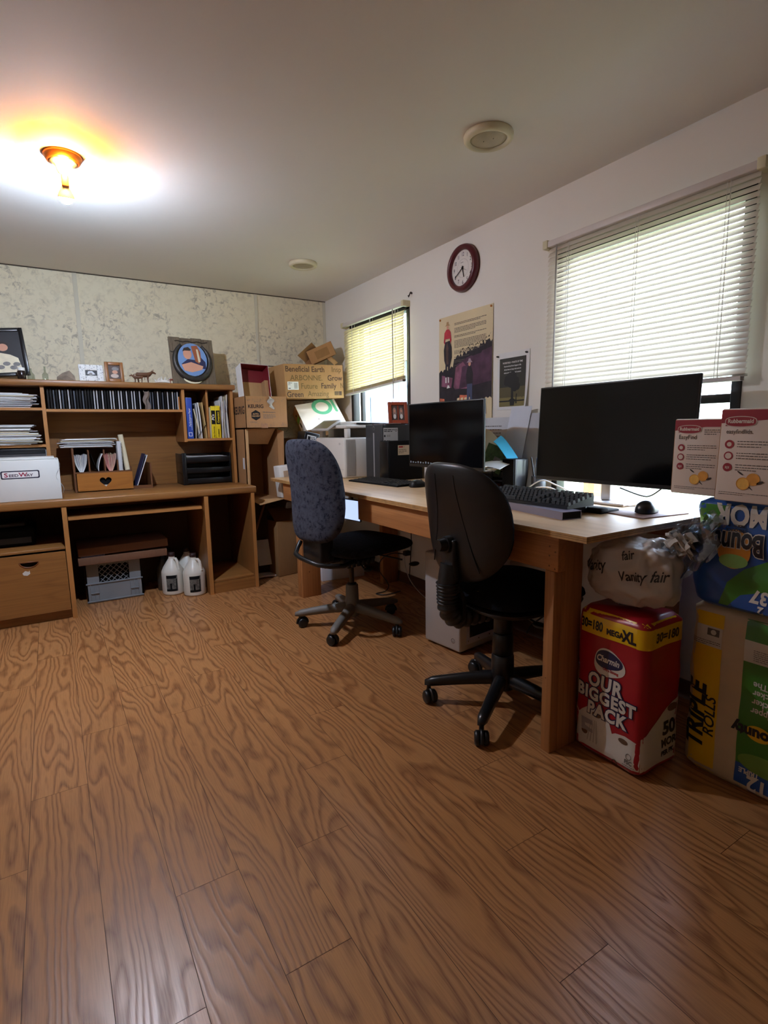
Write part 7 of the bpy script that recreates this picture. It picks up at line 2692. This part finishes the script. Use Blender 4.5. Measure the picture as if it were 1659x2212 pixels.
# red-coated rider on a dark horse
hx = Wp * 0.175
mb.use(pdk)
mb.flat([(hx - 0.012, 0.330), (hx - 0.030, 0.37), (hx - 0.034, 0.43), (hx - 0.022, 0.475), (hx + 0.022, 0.48), (hx + 0.040, 0.44), (hx + 0.042, 0.38), (hx + 0.025, 0.335)], F, 0.0020)
mb.flat([(hx - 0.020, 0.25), (hx - 0.006, 0.25), (hx - 0.002, 0.34), (hx - 0.018, 0.345)], F, 0.0020)
mb.flat([(hx + 0.006, 0.25), (hx + 0.018, 0.25), (hx + 0.026, 0.345), (hx + 0.006, 0.34)], F, 0.0020)
mb.use(mat('poster_horse_brown', (84, 60, 52), 0.7, var=0.3, scale=40)).flat([(hx - 0.008, 0.345), (hx - 0.013, 0.44), (hx - 0.002, 0.478), (hx + 0.010, 0.44), (hx + 0.010, 0.345)], F, 0.0024)
mb.use(paper_w).rect(hx - 0.018, 0.238, hx - 0.007, 0.270, F, 0.0024).rect(hx + 0.006, 0.238, hx + 0.016, 0.270, F, 0.0024)
mb.flat([(hx - 0.006, 0.205), (hx + 0.024, 0.207), (hx + 0.016, 0.222), (hx + 0.004, 0.224)], F, 0.0022)
mb.use(pred).flat([(hx - 0.034, 0.475), (hx - 0.022, 0.46), (hx - 0.018, 0.492), (hx + 0.022, 0.492), (hx + 0.028, 0.462), (hx + 0.038, 0.478), (hx + 0.030, 0.528), (hx + 0.012, 0.546), (hx - 0.010, 0.546), (hx - 0.028, 0.528)], F, 0.0024)
mb.use(skin).disc(hx + 0.001, 0.558, 0.009, F, 0.0024, 0.013)
mb.use(mat('poster_hat_tan', (176, 142, 98), 0.7)).flat([(hx - 0.022, 0.566), (hx + 0.026, 0.566), (hx + 0.012, 0.573), (hx + 0.009, 0.588), (hx - 0.007, 0.588), (hx - 0.010, 0.573)], F, 0.0028)
mb.use(ink_soft)
zz = 0.570
for k, nl in enumerate((2, 4, 2, 6, 3, 1, 2, 1)):
    mb.lines(Wp * 0.31, zz, Wp * 0.58, nl, 0.0075, 0.0034, F, 0.0008, k)
    zz -= nl * 0.0075 + 0.0125
mb.use(ink)
for i in range(34):
    f = 0.40 + 0.56 * rr.random()
    zt = 0.345 + 0.07 * f + 0.03 * f + rr.uniform(0.0, 0.028)
    mb.flat([(Wp * f, zt), (Wp * f + rr.uniform(0.006, 0.02), zt + rr.uniform(-0.002, 0.006)), (Wp * f + 0.012, zt + rr.uniform(0.004, 0.011))], F, 0.0008)
mb.use(mat('poster_letter', (88, 60, 70), 0.7, var=0.4, scale=40)).text('N', Wp * 0.815, 0.045, 0.075, F, 0.0010, 'LEFT', 0.0020, 0, 0.05, 0.75)
mb.use(ink).text('On', Wp * 0.80, 0.016, 0.030, F, 0.0012, 'LEFT', 0.0006, 0.4, 0.12, 0.9)
part('print', mb, t)
for y in (y0 - 0.012, y1 + 0.014):
    part('pin', MB(brass).lathe([(0.005, 0), (0.006, 0.004), (0.003, 0.007)], 12, M4.Translation((WX - 0.0045, y, z1 - 0.012)) @ RQ), t)

# worry flyer
t = thing('flyer', 'small dark tree flyer with white borders curling off the wall', 'flyer', (WX, 2.07, 1.2))
y0, y1, z0, z1 = 2.188, 1.962, 1.175, 1.468
Wp, Hp = y0 - y1, z1 - z0
mb = MB(paper_w)
mb.sheet(lambda u, v: (WX - 0.003 - 0.03 * max(0, u - 0.75) * 4 * (1 - v) ** 2 * 0.5, y0 - Wp * u - 0.012 * (1 - v) ** 2 * -u, z0 + Hp * v), 10, 12, 0.0006)
F = Drape((WX - 0.1, y0, z0), (0, -1, 0), (0, 0, 1), mb)
fd = mat('flyer_dark', (46, 44, 36), 0.6, var=0.1, scale=8)
fo = mat('flyer_olive', (124, 112, 66), 0.6, var=0.15, scale=8)
fb = mat('flyer_bark', (22, 20, 16), 0.6)
a, b2 = 0.016, Wp - 0.022
mb.use(fd).rect(a, 0.016, b2, Hp - 0.030, F, 0.0006, 0.03)
mb.use(mat('flyer_moss', (86, 78, 48), 0.6, var=0.15)).rect(a, 0.016, b2, 0.115, F, 0.0008, 0.03)
mb.use(fo).rect(a, 0.016, b2, 0.062, F, 0.0010, 0.03)
mb.use(fb)
tc2 = (a + b2) / 2 + 0.0
for i in range(26):
    q = rr.uniform(0, 6.28)
    d = rr.uniform(0, 0.05)
    mb.disc(tc2 + d * math.cos(q) * 0.95, 0.138 + d * math.sin(q) * 0.7, rr.uniform(0.012, 0.024), F, 0.0012 + i * 1e-5, None, 12)
mb.flat([(tc2 - 0.030, 0.044), (tc2 + 0.034, 0.044), (tc2 + 0.009, 0.056), (tc2 + 0.007, 0.125), (tc2 - 0.007, 0.125), (tc2 - 0.008, 0.056)], F, 0.0016)
mb.rect(a, 0.040, b2, 0.047, F, 0.0014, 0.03)
mb.flat([(tc2 - 0.014, 0.020), (tc2 + 0.014, 0.020), (tc2 + 0.020, 0.040), (tc2 - 0.016, 0.040)], F, 0.0014)
mb.flat([(tc2 + 0.024, 0.030), (tc2 + 0.034, 0.030), (tc2 + 0.032, 0.060), (tc2 + 0.036, 0.078), (tc2 + 0.029, 0.080), (tc2 + 0.026, 0.062)], F, 0.0016)
mb.use(paper_w)
for i, (s, k) in enumerate((('WORRYING = WASTE OF TIME', 0.0125), ('Good and bad things happen in life,', 0.0105), ('all you have to keep going and not', 0.0105), ('stress over what you can\u2019t control.', 0.0105))):
    mb.text(s, tc2, Hp - 0.058 - i * 0.0165, k, F, 0.0012, 'CENTER', 0.0002, 0, 0, 0.82)
part('sheet', mb, t)
for y in (y0 - 0.006, y1 + 0.016):
    part('pin', MB(black_pl).lathe([(0.004, 0), (0.005, 0.004), (0.003, 0.014)], 12, M4.Translation((WX - 0.0042, y, z1 - 0.016)) @ RQ), t)

# ------------------------------------------------------------------ papers and small things between the monitors
def standing(label, y0, y1, z0, z1, x, lean, m, name='loose_sheet', bend=0.012, skew=0.0):
    mb = MB(m)
    mb.sheet(lambda u, v: (x + lean * v - bend * math.sin(3.1 * u), y0 + (y1 - y0) * u + skew * v, z0 + (z1 - z0) * v), 8, 8, 0.0012)
    return mb


mb = standing('', 2.30, 2.04, BT, 1.135, 1.985, 0.055, paper_g)
F = Drape((1.8, 2.30, BT), (0, -1, 0), (0, 0, 1), mb)
mb.use(ink_soft).lines(0.03, 0.33, 0.17, 9, 0.018, 0.004, F, 0.0012, 3)
single('paper_sheet', mb, 'written grey sheet standing against the wall behind the far monitor', 'paper')
single('paper_sheet', standing('', 2.075, 1.935, BT, 1.185, 1.962, 0.085, mat('paper_cool', (204, 208, 218), 0.7), bend=0.018, skew=-0.02), 'tall white sheet standing against the wall below the tree flyer', 'paper')
single('folder', standing('', 1.965, 1.85, BT, 1.150, 1.968, 0.08, mat('folder_light_grey', (176, 178, 184), 0.7), bend=0.006, skew=-0.03), 'light grey folder leaning on the wall left of the big monitor', 'folder')
# organizer rack with mail
t = thing('mail_rack', 'black wire mesh tray under the mail left of the speaker', 'tray', (1.92, 2.05, BT))
mb = MB(black_mat)
for z in (BT + 0.06, BT + 0.10):
    mb.box((1.856, 1.99, z), (2.00, 2.22, z + 0.004), 0.001)
for x, y in ((1.858, 1.992), (1.858, 2.216), (1.996, 1.992), (1.996, 2.216)):
    mb.box((x - 0.002, y - 0.002, BT), (x + 0.002, y + 0.002, BT + 0.13))
mb.box((1.854, 1.99, BT + 0.0645), (1.858, 2.22, BT + 0.095))
part('tray', mb, t)
mb = MB(paper_c)
mb.sheet(lambda u, v: (1.855 + 0.12 * v, 2.20 - 0.16 * u + 0.01 * v, BT + 0.125 + 0.185 * v - 0.05 * u + 0.02 * math.sin(4 * u)), 8, 6, 0.002)
single('envelope', mb, 'cream envelope sticking up left of the speaker', 'envelope')
mb = MB(mat('mailer_green', (74, 104, 58), 0.5, var=0.5, scale=30))
mb.sheet(lambda u, v: (1.875 + 0.06 * v, 2.10 - 0.14 * u, BT + 0.125 + 0.12 * v - 0.035 * u), 6, 5, 0.002)
mb.use(ph_grey)
mb.sheet(lambda u, v: (1.872 + 0.03 * v, 2.02 - 0.04 * u, BT + 0.128 + 0.05 * v - 0.012 * u), 4, 3, 0.002)
single('mailer', mb, 'green printed mailer behind the speaker', 'mailer')
mb = MB(mat('folder_cyan', (64, 176, 214), 0.5))
mb.sheet(lambda u, v: (1.905 + 0.05 * v, 2.035 - 0.15 * u ** 0.9, BT + 0.250 - 0.155 * u ** 1.3 + 0.03 * v - 0.005 * math.sin(5 * u)), 10, 3, 0.003)
single('folder', mb, 'bright cyan folder edge curving down behind the speaker', 'folder')
single('paper_pile', paper_pile(MB(), [paper_c, paper_w, paper_g], 1.81, 1.99, 1.98, 2.24, BT + 0.1045, BT + 0.135, 6, 33, 0.03), 'loose pale mail lying in the mesh tray', 'papers', kind='stuff')
mb = MB(paper_w)
mb.sheet(lambda u, v: (1.82 + 0.13 * v, 2.10 - 0.20 * u, BT + 0.150 + 0.012 * math.sin(3 * u) - 0.03 * (1 - v) ** 2), 8, 6, 0.0016)
single('paper_sheet', mb, 'curled white sheet drooping over the mesh tray', 'paper')

t = thing('speaker', 'small black desktop speaker beside the big monitor', 'speaker', (1.93, 1.925, BT))
sx0, sx1, sy0, sy1, sz = 1.885, 1.985, 1.872, 1.952, 0.932
mb = MB(black_pl).box((sx0 + 0.008, sy0, BT), (sx1, sy1, sz), 0.006)
mb.use(mat('speaker_side', (64, 64, 66), 0.25)).box((sx0 + 0.02, sy0 - 0.0008, BT + 0.008), (sx1 - 0.02, sy0 + 0.001, sz - 0.008))
part('cabinet', mb, t)
mb = MB(black_mat).box((sx0, sy0 + 0.002, BT + 0.002), (sx0 + 0.0078, sy1 - 0.002, sz - 0.002), 0.003)
F = xface(sx0, sy1, BT)
mb.use(paper_g).rect(0.036, 0.012, 0.044, 0.022, F, 0.0008)
part('grille', mb, t)
t = thing('pen_cup', 'dark pen cup right of the small speaker', 'cup', (1.99, 1.80, BT))
T = M4.Translation((1.995, 1.815, BT))
part('cup', MB(dk_grey).lathe([(0.028, 0), (0.033, 0.002), (0.035, 0.085), (0.032, 0.086), (0.030, 0.01)], 20, T), t)
for i, (dx, dy, dz, m, lab) in enumerate(((-0.02, 0.03, 0.17, black_pl, 'black pen in the cup leaning left'), (0.01, 0.022, 0.165, blu_f, 'blue pen in the cup'), (-0.015, -0.012, 0.16, silver, 'silver pen in the cup'))):
    a = V((1.995 + dx * 0.3, 1.815 + dy * 0.3, BT + 0.012))
    b3 = V((1.995 + dx, 1.815 + dy, BT + dz))
    mb = MB(m).tube([a, b3, b3 + (b3 - a).normalized() * 0.008], [0.0042, 0.0042, 0.002], 8)
    single('pen', mb, lab, 'pen')
t = thing('tub', 'pale round tub on the bench left of the mechanical keyboard', 'tub', (1.80, 1.97, BT))
T = M4.Translation((1.80, 1.975, BT))
part('tub', MB(paper_g).lathe([(0.055, 0), (0.062, 0.004), (0.062, 0.022), (0.056, 0.026)], 30, T), t)
mb = MB(mat('book_tan', (176, 146, 96), 0.6)).box((1.80, 2.08, BT), (1.95, 2.30, BT + 0.022), 0.002)
mb.use(mat('book_pages', (216, 206, 180), 0.8)).box((1.799, 2.083, BT + 0.004), (1.802, 2.297, BT + 0.018))
single('book', mb, 'tan book lying behind the foot of the far monitor', 'book')
mb = MB(mat('box_maroon', (96, 40, 36), 0.6)).box((1.86, 1.985, BT), (1.98, 2.075, BT + 0.045), 0.003)
mb.use(mat('pink_patch', (206, 100, 150), 0.6)).box((1.859, 1.99, BT + 0.012), (1.8605, 2.02, BT + 0.036))
single('small_box', mb, 'small maroon box with a pink patch under the mesh tray', 'box')
for i, (p, lab) in enumerate((
    ([(1.90, 1.83, 0.766), (1.93, 1.77, 0.80), (1.97, 1.72, 0.80), (2.0, 1.68, 0.775), (1.99, 1.63, 0.768)], 'white cable arching in front of the pen cup'),
    ([(1.93, 1.86, 0.768), (1.97, 1.78, 0.83), (2.01, 1.72, 0.81), (2.04, 1.66, 0.78)], 'white cable looping behind the pen cup'),
    ([(1.97, 1.36, 0.83), (2.02, 1.30, 0.80), (2.045, 1.27, 0.80), (2.05, 1.22, 0.84)], 'thin dark cable hanging from the big monitor before the window'))):
    cable(lab, p, 0.0032, white_cb if i < 2 else black_pl)
mb = MB(mat('tape_teal', (158, 206, 200), 0.4)).lathe([(0.016, 0), (0.026, 0.0), (0.026, 0.02), (0.016, 0.02)], 20, M4.Translation((1.92, 1.845, BT)))
single('tape_reel', mb, 'pale teal roll of tape between the speaker and keyboard', 'tape')
t = thing('shed_post', 'upright timber post outside below the near window sill', 'post', (2.6, 1.75, -0.45))
part('post', MB(fir_z).box((2.55, 1.92, -0.45), (2.62, 1.99, 0.95)), t)
